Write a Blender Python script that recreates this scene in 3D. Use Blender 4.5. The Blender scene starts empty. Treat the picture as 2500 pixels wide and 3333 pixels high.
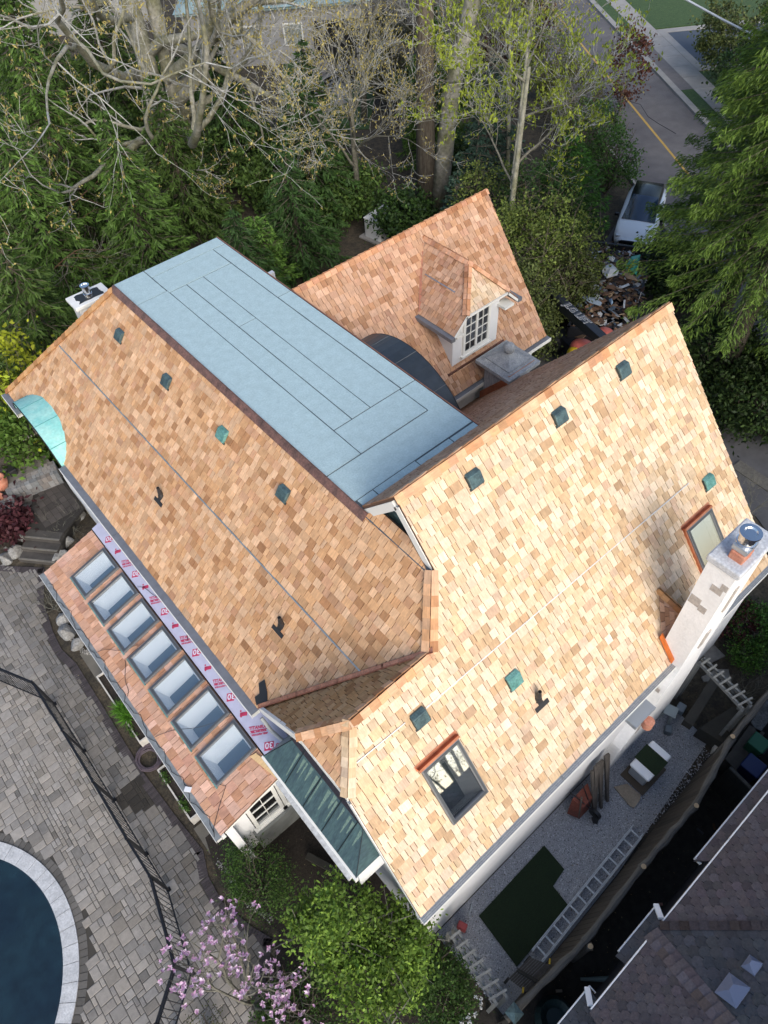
import bpy, math, random
import numpy as np
from mathutils import Vector, Matrix
from mathutils.geometry import tessellate_polygon
R = math.radians
scn = bpy.context.scene
C = scn.collection
rnd = random.Random(7)
nrg = np.random.default_rng(11)

# ---------------------------------------------------------------- camera (x = along the short ridges, y = along the flat roof)
PITCH, ROLL, YAW, FPX, CAMZ = 0.9012631, -0.0781743, 0.6489894, 2312.0, 17.4
_fw = np.array([0, math.cos(PITCH), -math.sin(PITCH)])
_rt0 = np.array([1.0, 0, 0]); _up0 = np.cross(_rt0, _fw)
_rt = math.cos(ROLL)*_rt0 + math.sin(ROLL)*_up0
_up = math.cos(ROLL)*_up0 - math.sin(ROLL)*_rt0
def _tow(e):   # east/north frame -> house axes
    U = np.array([math.cos(YAW), math.sin(YAW), 0]); V = np.array([-math.sin(YAW), math.cos(YAW), 0])
    return np.array([e@U, e@V, e[2]])
FW, RT, UP = _tow(_fw), _tow(_rt), _tow(_up)
cd = bpy.data.cameras.new('camera'); cam = bpy.data.objects.new('camera', cd); C.objects.link(cam)
cd.sensor_fit = 'VERTICAL'; cd.sensor_height = 36.0; cd.lens = 36.0*FPX/3333.0
cd.clip_start = 0.1; cd.clip_end = 1500
m = Matrix(((RT[0], UP[0], -FW[0], 0), (RT[1], UP[1], -FW[1], 0), (RT[2], UP[2], -FW[2], CAMZ), (0, 0, 0, 1)))
cam.matrix_world = m
scn.camera = cam
def at(px, py, z=0.0):
    d = FW + RT*(px-1250)/FPX + UP*(1666.5-py)/FPX
    k = (z-CAMZ)/d[2]
    return (float(d[0]*k), float(d[1]*k), z)
def proj(p):
    w = np.asarray(p, float)-np.array([0, 0, CAMZ]); d = w@FW
    return np.array([1250+FPX*(w@RT)/d, 1666.5-FPX*(w@UP)/d])

# ---------------------------------------------------------------- world, sun, exposure
SUN_DIR = Vector((-0.30, -0.80, 0.55)).normalized()     # towards the sun
wd = bpy.data.worlds.new("World"); scn.world = wd; wd.use_nodes = True
nt = wd.node_tree; nt.nodes.clear()
bg = nt.nodes.new('ShaderNodeBackground'); wo = nt.nodes.new('ShaderNodeOutputWorld'); sk = nt.nodes.new('ShaderNodeTexSky')
sk.sky_type = 'NISHITA'; sk.sun_disc = False
sk.sun_elevation = math.asin(SUN_DIR.z); sk.sun_rotation = math.atan2(SUN_DIR.x, SUN_DIR.y)
sk.air_density = 1.0; sk.dust_density = 2.5; sk.ozone_density = 1.2
bg.inputs[1].default_value = 0.15
nt.links.new(sk.outputs[0], bg.inputs[0]); nt.links.new(bg.outputs[0], wo.inputs[0])
sd = bpy.data.lights.new('sun', 'SUN'); sd.energy = 1.4; sd.angle = R(38); sd.color = (1.0, 0.96, 0.89)
so = bpy.data.objects.new('sun', sd); C.objects.link(so)
so.rotation_euler = SUN_DIR.to_track_quat('Z', 'Y').to_euler()
scn.view_settings.view_transform = 'Standard'; scn.view_settings.look = 'None'
scn.view_settings.gamma = 1.0; scn.view_settings.use_curve_mapping = False
scn.view_settings.exposure = 0.74
scn.render.engine = 'CYCLES'
scn.cycles.max_bounces = 6; scn.cycles.diffuse_bounces = 3; scn.cycles.glossy_bounces = 3
scn.cycles.transparent_max_bounces = 6; scn.cycles.transmission_bounces = 4
scn.cycles.use_denoising = True

# ---------------------------------------------------------------- materials
MATS = {}
def mat(name, col=(0.5, 0.5, 0.5), rough=0.8, metal=0.0, var=0.0, scale=4.0, bump=0.0, bscale=None, attr=False, grain=None, col2=None, spec=0.5, detail=4, alpha=None, stretch=None, uv=False):
    """principled material; noise-driven mottling (var), second colour (col2), bump, colour attribute, wood grain"""
    if name in MATS: return MATS[name]
    M = bpy.data.materials.new(name); M.use_nodes = True; MATS[name] = M
    n = M.node_tree.nodes; L = M.node_tree.links; b = n['Principled BSDF']
    b.inputs['Roughness'].default_value = rough; b.inputs['Metallic'].default_value = metal
    b.inputs['Specular IOR Level'].default_value = spec
    b.inputs['Base Color'].default_value = (*col, 1)
    src = None
    if attr:
        a = n.new('ShaderNodeAttribute'); a.attribute_name = 'col'; src = a.outputs['Color']
    if uv:
        tc = n.new('ShaderNodeUVMap'); vec = tc.outputs[0]
    else:
        tc = n.new('ShaderNodeNewGeometry'); vec = tc.outputs['Position']
    if stretch:
        mp = n.new('ShaderNodeMapping'); mp.inputs['Scale'].default_value = stretch; L.new(vec, mp.inputs[0]); vec = mp.outputs[0]
    if var > 0 or col2 is not None:
        nz = n.new('ShaderNodeTexNoise'); nz.inputs['Scale'].default_value = scale; nz.inputs['Detail'].default_value = detail; nz.inputs['Roughness'].default_value = 0.62
        L.new(vec, nz.inputs['Vector'])
        if col2 is not None:
            rp = n.new('ShaderNodeValToRGB'); rp.color_ramp.elements[0].position = 0.36; rp.color_ramp.elements[1].position = 0.66
            rp.color_ramp.elements[0].color = (*col, 1); rp.color_ramp.elements[1].color = (*col2, 1)
            L.new(nz.outputs[0], rp.inputs[0])
            src = rp.outputs[0]
        if var > 0:
            mr = n.new('ShaderNodeMapRange'); mr.inputs[1].default_value = 0.25; mr.inputs[2].default_value = 0.75
            mr.inputs[3].default_value = 1-var; mr.inputs[4].default_value = 1+var
            if col2 is not None:
                n2 = n.new('ShaderNodeTexNoise'); n2.inputs['Scale'].default_value = scale*5.3; n2.inputs['Detail'].default_value = 3; L.new(vec, n2.inputs['Vector']); L.new(n2.outputs[0], mr.inputs[0])
            else: L.new(nz.outputs[0], mr.inputs[0])
            mx = n.new('ShaderNodeMix'); mx.data_type = 'RGBA'; mx.blend_type = 'MULTIPLY'; mx.inputs[0].default_value = 1.0
            if src is not None: L.new(src, mx.inputs[6])
            else: mx.inputs[6].default_value = (*col, 1)
            L.new(mr.outputs[0], mx.inputs[7]); src = mx.outputs[2]
    if grain:
        mp = n.new('ShaderNodeMapping'); mp.inputs['Scale'].default_value = grain[:3]; L.new(tc.outputs[0] if uv else tc.outputs['Position'], mp.inputs[0])
        g = n.new('ShaderNodeTexNoise'); g.inputs['Scale'].default_value = 1.0; g.inputs['Detail'].default_value = 5; g.inputs['Roughness'].default_value = 0.7; L.new(mp.outputs[0], g.inputs['Vector'])
        mr = n.new('ShaderNodeMapRange'); mr.inputs[1].default_value = 0.3; mr.inputs[2].default_value = 0.7; mr.inputs[3].default_value = 1-grain[3]; mr.inputs[4].default_value = 1+grain[3]*0.7
        L.new(g.outputs[0], mr.inputs[0])
        mx = n.new('ShaderNodeMix'); mx.data_type = 'RGBA'; mx.blend_type = 'MULTIPLY'; mx.inputs[0].default_value = 1.0
        if src is not None: L.new(src, mx.inputs[6])
        else: mx.inputs[6].default_value = (*col, 1)
        L.new(mr.outputs[0], mx.inputs[7]); src = mx.outputs[2]
    if src is not None: L.new(src, b.inputs['Base Color'])
    if bump > 0:
        bn = n.new('ShaderNodeTexNoise'); bn.inputs['Scale'].default_value = bscale or scale*4; bn.inputs['Detail'].default_value = 4
        L.new(vec, bn.inputs['Vector'])
        bp = n.new('ShaderNodeBump'); bp.inputs['Strength'].default_value = bump; bp.inputs['Distance'].default_value = 0.02
        L.new(bn.outputs[0], bp.inputs['Height']); L.new(bp.outputs[0], b.inputs['Normal'])
    return M

cedar = mat('cedar_shingle', attr=True, rough=0.62, spec=0.35, grain=(34, 4, 1, 0.22), var=0.17, scale=6.5, uv=True)
zinc = mat('zinc_strip', (0.36, 0.38, 0.40), rough=0.35, metal=0.8, var=0.15, scale=20)
copper_new = mat('new_copper', (0.60, 0.24, 0.14), rough=0.3, metal=0.9, var=0.25, scale=6)
copper_brown = mat('dull_copper', (0.30, 0.15, 0.11), rough=0.42, metal=0.6, var=0.3, scale=5, col2=(0.16, 0.09, 0.07))
patina = mat('teal_patina', (0.20, 0.52, 0.50), rough=0.7, var=0.12, scale=3, col2=(0.32, 0.60, 0.56))
patina_dark = mat('dark_patina', (0.045, 0.075, 0.085), rough=0.5, metal=0.3, var=0.3, scale=7, col2=(0.09, 0.15, 0.155))
patina_green = mat('green_patina', (0.07, 0.20, 0.18), rough=0.6, metal=0.2, var=0.3, scale=7, col2=(0.14, 0.32, 0.29))
stucco = mat('white_stucco', (0.70, 0.71, 0.72), rough=0.9, var=0.06, scale=1.3, bump=0.25, bscale=60)
trimw = mat('white_trim', (0.74, 0.74, 0.70), rough=0.5, var=0.04, scale=3)
gutterg = mat('gutter_guard', (0.20, 0.21, 0.23), rough=0.55, metal=0.4, var=0.15, scale=6)
darkdeck = mat('roof_deck', (0.10, 0.055, 0.035), rough=0.9)
felt = mat('blue_grey_felt', (0.32, 0.425, 0.45), rough=0.95, var=0.10, scale=5, bump=0.5, bscale=45, detail=10, col2=(0.36, 0.48, 0.51), spec=0.2)
tar = mat('black_tar', (0.012, 0.014, 0.018), rough=0.6)
rubber = mat('black_rubber', (0.02, 0.02, 0.022), rough=0.5)
frameg = mat('grey_frame', (0.17, 0.18, 0.19), rough=0.4, metal=0.3, var=0.1, scale=8)
darkroom = mat('dim_interior', (0.10, 0.11, 0.12), rough=0.9)
wellw = mat('light_shaft', (0.88, 0.90, 0.90), rough=0.8)
steel = mat('bright_steel', (0.62, 0.64, 0.66), rough=0.18, metal=1.0)
terra = mat('terracotta', (0.42, 0.15, 0.09), rough=0.8, var=0.2, scale=6, col2=(0.5, 0.24, 0.16))
stone = mat('grey_stone', (0.26, 0.27, 0.28), rough=0.9, var=0.25, scale=5, bump=0.4, bscale=30, col2=(0.36, 0.37, 0.37))
def glassmat(base=0.20, nm='window_glass'):
    M = bpy.data.materials.new(nm); M.use_nodes = True
    n = M.node_tree.nodes; L = M.node_tree.links; n.clear()
    o = n.new('ShaderNodeOutputMaterial'); t = n.new('ShaderNodeBsdfTransparent'); t.inputs[0].default_value = (0.97, 0.99, 1.0, 1)
    g = n.new('ShaderNodeBsdfGlossy'); g.inputs['Roughness'].default_value = 0.02
    lw = n.new('ShaderNodeLayerWeight'); pw_ = n.new('ShaderNodeMath'); pw_.operation = 'POWER'; pw_.inputs[1].default_value = 3.0; fr = n.new('ShaderNodeMath'); fr.operation = 'MULTIPLY_ADD'; fr.inputs[1].default_value = 1-base; fr.inputs[2].default_value = base; L.new(lw.outputs['Facing'], pw_.inputs[0]); L.new(pw_.outputs[0], fr.inputs[0])
    mx = n.new('ShaderNodeMixShader'); L.new(fr.outputs[0], mx.inputs[0]); L.new(t.outputs[0], mx.inputs[1]); L.new(g.outputs[0], mx.inputs[2]); L.new(mx.outputs[0], o.inputs[0])
    return M
glass = glassmat(); glass2 = glassmat(0.55, 'coated_glass')

# ---------------------------------------------------------------- mesh builder
WLOC = {}
class MB:
    def __init__(s): s.v = []; s.f = []; s.c = []; s.uv = []; s.hasuv = False
    def face(s, pts, col=None, uv=None):
        i = len(s.v); s.v += [tuple(p) for p in pts]; s.f.append(tuple(range(i, i+len(pts)))); s.c.append(col)
        s.uv.append(uv)
        if uv: s.hasuv = True
    def mesh(s, vs, fs, col=None):
        i = len(s.v); s.v += [tuple(p) for p in vs]
        for f in fs: s.f.append(tuple(i+k for k in f)); s.c.append(col); s.uv.append(None)
    def obox(s, o, a, b, c, col=None):     # corner + three edge vectors
        o, a, b, c = map(Vector, (o, a, b, c))
        if a.cross(b).dot(c) < 0: a, b = b, a
        vs = [o, o+a, o+a+b, o+b, o+c, o+a+c, o+a+b+c, o+b+c]
        s.mesh(vs, [(3, 2, 1, 0), (4, 5, 6, 7), (0, 1, 5, 4), (1, 2, 6, 5), (2, 3, 7, 6), (3, 0, 4, 7)], col)
    def box(s, x0, x1, y0, y1, z0, z1, col=None): s.obox((x0, y0, z0), (x1-x0, 0, 0), (0, y1-y0, 0), (0, 0, z1-z0), col)
    def cbox(s, c, d, ang=0.0, col=None):   # centre x,y + base z, size, heading
        ca, sa = math.cos(ang), math.sin(ang)
        a = Vector((ca, sa, 0))*d[0]; b = Vector((-sa, ca, 0))*d[1]
        s.obox(Vector(c)-a/2-b/2, a, b, (0, 0, d[2]), col)
    def bar(s, p, q, w, h=None, col=None, up=(0, 0, 1)):   # beam from p to q
        h = h or w; p = Vector(p); q = Vector(q); d = q-p; u = Vector(up)
        x = d.cross(u)
        if x.length < 1e-6: x = d.cross(Vector((1, 0, 0)))
        x.normalize(); y = x.cross(d).normalized()
        s.obox(p-x*w/2-y*h/2, d, x*w, y*h, col)
    def tube(s, pts, rads, n=6, col=None, cap=True):
        pts = [Vector(p) for p in pts]
        if not hasattr(rads, '__len__'): rads = [rads]*len(pts)
        i0 = len(s.v); prev = None
        for k, p in enumerate(pts):
            d = (pts[min(k+1, len(pts)-1)]-pts[max(k-1, 0)])
            if d.length < 1e-9: d = Vector((0, 0, 1))
            d.normalize()
            if prev is None:
                x = d.cross(Vector((0, 0, 1)) if abs(d.z) < 0.9 else Vector((1, 0, 0))).normalized()
            else:
                x = (prev-d*prev.dot(d))
                if x.length < 1e-6: x = d.orthogonal()
                x.normalize()
            prev = x; y = d.cross(x)
            for j in range(n):
                a = 2*math.pi*j/n; s.v.append(tuple(p+(x*math.cos(a)+y*math.sin(a))*rads[k]))
        for k in range(len(pts)-1):
            for j in range(n):
                a = i0+k*n+j; b = i0+k*n+(j+1) % n
                s.f.append((a, b, b+n, a+n)); s.c.append(col); s.uv.append(None)
        if cap:
            s.f.append(tuple(i0+j for j in reversed(range(n)))); s.c.append(col); s.uv.append(None)
            e = i0+(len(pts)-1)*n; s.f.append(tuple(e+j for j in range(n))); s.c.append(col); s.uv.append(None)
    def prism(s, poly, z0, z1, col=None):
        n = len(poly); a = sum(poly[i][0]*poly[(i+1) % n][1]-poly[(i+1) % n][0]*poly[i][1] for i in range(n))
        if a < 0: poly = poly[::-1]
        z0f = z0 if callable(z0) else (lambda x, y: z0); z1f = z1 if callable(z1) else (lambda x, y: z1)
        vs = [(x, y, z0f(x, y)) for x, y in poly]+[(x, y, z1f(x, y)) for x, y in poly]
        s.mesh(vs, [tuple(reversed(range(n))), tuple(range(n, 2*n))]+[(i, (i+1) % n, n+(i+1) % n, n+i) for i in range(n)], col)
    def lathe(s, c, prof, n=16, col=None):   # prof: (r, z)
        i0 = len(s.v)
        for r, z in prof:
            for j in range(n):
                a = 2*math.pi*j/n; s.v.append((c[0]+r*math.cos(a), c[1]+r*math.sin(a), c[2]+z))
        for k in range(len(prof)-1):
            for j in range(n):
                a = i0+k*n+j; b = i0+k*n+(j+1) % n
                s.f.append((a, b, b+n, a+n)); s.c.append(col); s.uv.append(None)
        s.f.append(tuple(i0+j for j in reversed(range(n)))); s.c.append(col); s.uv.append(None)
        e = i0+(len(prof)-1)*n; s.f.append(tuple(e+j for j in range(n))); s.c.append(col); s.uv.append(None)
    def build(s, name, m, parent=None, label=None, smooth=False, kind=None, bevel=0.0, loc=None):
        if parent is not None: off = WLOC[parent.name]
        else: off = Vector(loc) if loc is not None else Vector((0, 0, 0))
        me = bpy.data.meshes.new(name)
        V = np.array(s.v, float).reshape(-1, 3)-np.array(off)
        me.from_pydata([tuple(p) for p in V.tolist()], [], s.f)
        if any(c is not None for c in s.c):
            ca = me.color_attributes.new('col', 'FLOAT_COLOR', 'CORNER')
            arr = []
            for f, c in zip(s.f, s.c):
                c = c or (0.5, 0.5, 0.5)
                arr += [c[0], c[1], c[2], 1.0]*len(f)
            ca.data.foreach_set('color', arr)
        if s.hasuv:
            ul = me.uv_layers.new(name='UVMap'); arr = []
            for f, u in zip(s.f, s.uv):
                if u is None: u = [(0, 0)]*len(f)
                for q in u: arr += [q[0], q[1]]
            ul.data.foreach_set('uv', arr)
        if smooth: me.shade_smooth()
        me.materials.append(m)
        o = bpy.data.objects.new(name, me); C.objects.link(o)
        if parent is not None: o.parent = parent
        else: o.location = off
        WLOC[o.name] = off
        if label: o['label'] = label
        if kind: o['kind'] = kind
        if bevel > 0:
            bv = o.modifiers.new('bevel', 'BEVEL'); bv.width = bevel; bv.segments = 2; bv.limit_method = 'ANGLE'
        return o
def thing(name, label, cat, loc=(0, 0, 0), group=None):
    o = bpy.data.objects.new(name, None); C.objects.link(o); o.location = loc; o.empty_display_size = 0.2
    o['label'] = label; o['category'] = cat
    if group: o['group'] = group
    WLOC[o.name] = Vector(loc); return o
def tag(o, label, cat, group=None):
    o['label'] = label; o['category'] = cat
    if group: o['group'] = group
    return o
def struct(o): o['kind'] = 'structure'; return o
def dup(root, loc, rotz=None, label=None, group=None):
    r = root.copy(); C.objects.link(r); r.location = loc
    if rotz is not None: r.rotation_euler = (0, 0, rotz)
    if label: r['label'] = label
    if group: r['group'] = group
    WLOC[r.name] = Vector(loc)
    for ch in list(root.children):
        c = ch.copy(); C.objects.link(c); c.parent = r
        for g in ch.children:
            d = g.copy(); C.objects.link(d); d.parent = c
    return r
def ball(mb, c, r, n=12, col=None, sq=1.0):
    prof = [(r*math.sin(math.pi*k/n), -r*sq*math.cos(math.pi*k/n)) for k in range(n+1)]
    prof[0] = (r*0.02, prof[0][1]); prof[-1] = (r*0.02, prof[-1][1])
    mb.lathe(c, prof, n+4, col)
def text_into(mb, s, size, o, ax, ay, nrm, font_extra=0.0, outline=False):
    """lettering s laid as flat faces: origin o, baseline direction ax, up direction ay"""
    cu = bpy.data.curves.new('t', 'FONT'); cu.body = s; cu.size = size; cu.offset = font_extra; cu.resolution_u = 2
    ob = bpy.data.objects.new('t', cu); C.objects.link(ob)
    dg = bpy.context.evaluated_depsgraph_get(); me = bpy.data.meshes.new_from_object(ob.evaluated_get(dg))
    o, ax, ay, nrm = map(Vector, (o, ax, ay, nrm))
    vs = [o+ax*v.co.x+ay*v.co.y+nrm*0.003 for v in me.vertices]
    mb.mesh(vs, [tuple(p.vertices) for p in me.polygons])
    bpy.data.objects.remove(ob); bpy.data.curves.remove(cu); bpy.data.meshes.remove(me)

# ---------------------------------------------------------------- shingled slopes
def sh_clip(subj, clip):
    """Sutherland-Hodgman: subj polygon clipped by convex ccw clip"""
    out = list(subj)
    n = len(clip)
    for i in range(n):
        ax, ay = clip[i]; bx, by = clip[(i+1) % n]; inp = out; out = []
        if not inp: break
        def side(p): return (bx-ax)*(p[1]-ay)-(by-ay)*(p[0]-ax)
        for k in range(len(inp)):
            P = inp[k-1]; Q = inp[k]; sp = side(P); sq = side(Q)
            if sq >= 0:
                if sp < 0: t = sp/(sp-sq); out.append((P[0]+(Q[0]-P[0])*t, P[1]+(Q[1]-P[1])*t))
                out.append(Q)
            elif sp >= 0: t = sp/(sp-sq); out.append((P[0]+(Q[0]-P[0])*t, P[1]+(Q[1]-P[1])*t))
    return out
def area2(p): return 0.5*sum(p[i][0]*p[(i+1) % len(p)][1]-p[(i+1) % len(p)][0]*p[i][1] for i in range(len(p)))
def inside(p, poly):
    c = False; n = len(poly)
    for i in range(n):
        x1, y1 = poly[i]; x2, y2 = poly[i-1]
        if (y1 > p[1]) != (y2 > p[1]) and p[0] < (x2-x1)*(p[1]-y1)/(y2-y1)+x1: c = not c
    return c
ALLSH = []      # (projected area, slope object, piece) collected over all roofs
def palette(base, spread, dark):
    """continuous cedar mix: pale sapwood to golden to reddish-brown heartwood"""
    pale = (min(.9, base[0]*1.16), min(.85, base[1]*1.22), min(.8, base[2]*1.30)); gold = (base[0]*1.0, base[1]*0.93, base[2]*0.80); brown = (base[0]*0.66, base[1]*0.53, base[2]*0.42); rose = (base[0]*0.92, base[1]*0.82, base[2]*0.84)
    def f():
        t = rnd.random()**1.25; k = max(0.72, min(1.22, rnd.gauss(1.0, spread*0.75)))
        a, b, u = (pale, gold, t/0.72) if t < 0.72 else (gold, brown, (t-0.72)/0.28*(0.35+dark*7))
        u = min(1, u); c = [a[i]*(1-u)+b[i]*u for i in range(3)]
        if rnd.random() < 0.16: w = rnd.uniform(0.3, 0.8); c = [c[i]*(1-w)+rose[i]*w for i in range(3)]
        return tuple(min(0.92, x*k) for x in c)
    return f
class Slope:
    """plane with origin O, unit across-axis S, unit up-slope axis T; polygon given in world xy"""
    def __init__(s, O, S, T):
        s.O = Vector(O); s.S = Vector(S).normalized(); s.T = Vector(T).normalized(); s.N = s.S.cross(s.T).normalized()
        if s.N.z < 0: s.N = -s.N
    def st(s, x, y):        # world xy on the plane -> (s, t)
        a, b = s.S.xy, s.T.xy; det = a.x*b.y-a.y*b.x; dx, dy = x-s.O.x, y-s.O.y
        return ((dx*b.y-dy*b.x)/det, (a.x*dy-a.y*dx)/det)
    def w(s, q, h=0.0): return s.O+s.S*q[0]+s.T*q[1]+s.N*h
def roof(house, sl, polyxy, pal, expo=0.173, holes=(), name='roof_slope', label=None, wmin=0.09, wmax=0.29, collect=True, t0=0.0, th=0.023, zlab=None):
    poly = [sl.st(x, y) for x, y in polyxy]
    if area2(poly) < 0: poly = poly[::-1]
    mb = MB()
    loops = [[Vector((p[0], p[1], 0)) for p in poly]]+[[Vector((a, b, 0)) for a, b in ((h[0], h[2]), (h[0], h[3]), (h[1], h[3]), (h[1], h[2]))] for h in holes]
    flat = [p for lp in loops for p in lp]
    if holes:
        from mathutils.geometry import delaunay_2d_cdt
        vv = [Vector((p.x, p.y)) for p in flat]; ed = []; k0 = 0
        for lp in loops: ed += [(k0+i, k0+(i+1) % len(lp)) for i in range(len(lp))]; k0 += len(lp)
        ov, oe, of = delaunay_2d_cdt(vv, ed, [], 1, 1e-6)[:3]
        flat = ov; tris = []
        for f in of:
            cx = sum(ov[i].x for i in f)/len(f); cy = sum(ov[i].y for i in f)/len(f)
            if any(h[0] < cx < h[1] and h[2] < cy < h[3] for h in holes) or not inside((cx, cy), poly): continue
            tris.append(f)
    else: tris = tessellate_polygon(loops)
    for tr in tris: mb.face([sl.w((flat[i].x, flat[i].y), 0) for i in tr])
    for tr in tris: mb.face([sl.w((flat[i].x, flat[i].y), -0.05) for i in reversed(tr)])
    for lp in loops:
        for i in range(len(lp)):
            a, b = lp[i-1], lp[i]; mb.face([sl.w((a.x, a.y), 0), sl.w((b.x, b.y), 0), sl.w((b.x, b.y), -0.05), sl.w((a.x, a.y), -0.05)])
    deck = mb.build(name, darkdeck, house, label)
    smin = min(p[0] for p in poly); smax = max(p[0] for p in poly); tmax = max(p[1] for p in poly); tmin = min(p[1] for p in poly)+t0
    t = tmin; row = 0
    while t < tmax:
        x = smin-rnd.uniform(0, 0.2)
        while x < smax:
            w = min(wmax, max(wmin, rnd.gauss((wmin+wmax)*0.44, (wmax-wmin)*0.26)))
            off = rnd.uniform(-0.006, 0.006)
            g = 0.0055
            rects = [(x+g, x+w-g, t+off, t+expo+0.012)]
            for h in holes:
                nr = []
                for a, b, c, d in rects:
                    if b <= h[0] or a >= h[1] or d <= h[2] or c >= h[3]: nr.append((a, b, c, d)); continue
                    if a < h[0]: nr.append((a, h[0], c, d))
                    if b > h[1]: nr.append((h[1], b, c, d))
                    if c < h[2]: nr.append((max(a, h[0]), min(b, h[1]), c, h[2]))
                    if d > h[3]: nr.append((max(a, h[0]), min(b, h[1]), h[3], d))
                rects = nr
            col = pal(); hh = th+rnd.uniform(-0.004, 0.005); tilt = rnd.uniform(-0.002, 0.002); uo = (rnd.uniform(0, 50), rnd.uniform(0, 50))
            for a, b, c, d in rects:
                cl = [(a, c), (b, c), (b, d), (a, d)]
                if all(inside(q, poly) for q in cl): pc = cl
                else: pc = sh_clip(poly, cl)
                if len(pc) < 3 or abs(area2(pc)) < 4e-4: continue
                fh = lambda q: max(0.004, hh-(q[1]-t)/(expo)*(hh-0.004)+tilt*(q[0]-x)/w)
                top = [sl.w(q, fh(q)) for q in pc]; bot = [sl.w(q, 0.0) for q in pc]; n = len(pc)
                fcs = [(top, col, [(q[0]+uo[0], q[1]+uo[1]) for q in pc])]
                side = (col[0]*0.8, col[1]*0.72, col[2]*0.66)
                for i in range(n):
                    j = (i+1) % n; fcs.append(([bot[i], bot[j], top[j], top[i]], side, [(uo[0], uo[1])]*4))
                if collect:
                    P = [proj(v) for v in top]
                    ar = abs(area2([tuple(v) for v in P])); cx = sum(v[0] for v in P)/n; cy = sum(v[1] for v in P)/n
                    if not (-10 < cx < 2510 and -10 < cy < 3343): ar *= 0.01
                else: ar = 0
                ALLSH.append((ar, deck, fcs))
            x += w
        t += expo; row += 1
    return deck
def caps(house_part, p0, p1, n1, n2, pal, w=0.13, expo=0.18, th=0.02):
    """overlapping ridge/hip cap boards from p0 (low end) to p1, wings on the planes with normals n1, n2"""
    p0, p1, n1, n2 = map(Vector, (p0, p1, n1, n2)); d = (p1-p0); Ln = d.length; d.normalize(); n1.normalize(); n2.normalize()
    a = d.cross(n1); b = d.cross(n2)
    up = (n1+n2).normalized()
    if a.dot(up) > 0: a = -a
    if b.dot(up) > 0: b = -b
    a.normalize(); b.normalize()
    k = 0; s = 0.0
    while s < Ln-0.02:
        e = min(s+expo+0.04, Ln+0.03); ww = w*rnd.uniform(0.9, 1.1)
        for wing, nn, sg in ((a, n1, 0), (b, n2, 1)):
            col = pal(); mb = MB(); L0 = 0.030+0.004*(k % 2)
            q0 = p0+d*s+up*0.012; q1 = p0+d*e+up*0.012
            A = q0+nn*(L0+th)-wing*0.022; B = q0+wing*ww+nn*(L0+th); Cc = q1+wing*ww+nn*(L0); D = q1+nn*(L0)-wing*0.016
            A2 = q0+nn*0.012; B2 = q0+wing*ww+nn*0.012; C2 = q1+wing*ww+nn*0.012; D2 = q1+nn*0.012
            uo = rnd.uniform(0, 50)
            mb.face([A, B, Cc, D], col, [(uo, uo), (uo+ww, uo), (uo+ww, uo+expo), (uo, uo+expo)])
            sd_ = tuple(c*0.75 for c in col)
            for f in ((A, B, B2, A2), (B, Cc, C2, B2), (Cc, D, D2, C2), (D, A, A2, D2)): mb.face(f, sd_, [(uo, uo)]*4)
            mb.build('ridge_cap', cedar, house_part)
        s += expo; k += 1
# ================================================================ THE HOUSE
house = thing('house', 'cream stuccoed house under a new cedar shingle roof with a flat blue-grey felt centre', 'house', (6.0, 8.0, 0.0))
palR = palette((0.585, 0.445, 0.305), 0.11, 0.05)  # sunny slope: part of the sun's glare is put into this paler cedar
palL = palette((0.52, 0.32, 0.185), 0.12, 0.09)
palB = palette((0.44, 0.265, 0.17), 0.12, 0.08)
palK = palette((0.36, 0.20, 0.12), 0.10, 0.05)  # slope turned from the sun: cedar darkened to carry its shade
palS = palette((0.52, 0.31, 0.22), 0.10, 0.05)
palV = palette((0.40, 0.235, 0.11), 0.10, 0.08)  # same cedar, with the small slope's shade put into the colour

slR = Slope((0, 1.59, 3.80), (1, 0, 0), (0, 1, 1.153))
slRb = Slope((0, 11.2, 8.54-1.18*5.5), (-1, 0, 0), (0, -1, 1.18))
slL = Slope((1.33, 0, 7.4-1.104*(4.52-1.33)), (0, -1, 0), (1, 0, 1.104))
slB = Slope((0, 10.35, 7.25-1.243*2.77), (1, 0, 0), (0, 1, 1.243))
slV = Slope((0, 6.5, 6.6-1.15*2.47), (-1, 0, 0), (0, -1, 1.15))
slH = Slope((1.37, 0, 5.83), (0, -1, 0), (1, 0, 1.12))
slS = Slope((-0.59, 0, 2.77), (0, -1, 0), (1, 0, 0.29))
def rect_hole(sl, x0, x1, y0, y1):
    a = sl.st(x0, y0); b = sl.st(x1, y1)
    return (min(a[0], b[0]), max(a[0], b[0]), min(a[1], b[1]), max(a[1], b[1]))
skR = [(2.58, 3.43, 2.20, 3.00), (9.93, 10.80, 2.20, 3.00)]
skS = [(-0.13, 0.90, 6.06+0.994*k, 6.90+0.994*k-0.02) for k in range(7)]
ins = 0.055
holesR = [rect_hole(slR, a+ins, b-ins, c+ins*0.7, d-ins*0.7) for a, b, c, d in skR]
holesS = [rect_hole(slS, a+ins, b-ins, c+ins, d-ins) for a, b, c, d in skS]
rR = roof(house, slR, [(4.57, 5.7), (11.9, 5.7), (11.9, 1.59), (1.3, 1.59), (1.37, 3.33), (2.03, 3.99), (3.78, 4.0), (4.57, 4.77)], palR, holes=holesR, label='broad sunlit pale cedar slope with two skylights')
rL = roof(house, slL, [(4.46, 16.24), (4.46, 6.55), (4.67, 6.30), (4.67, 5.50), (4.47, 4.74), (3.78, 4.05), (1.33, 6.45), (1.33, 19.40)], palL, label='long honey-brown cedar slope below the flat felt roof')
rB = roof(house, slB, [(7.6, 13.12), (14.42, 13.12), (14.42, 10.35), (9.6, 10.35), (7.6, 11.4)], palB, label='reddish cedar slope carrying the dormer')
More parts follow.
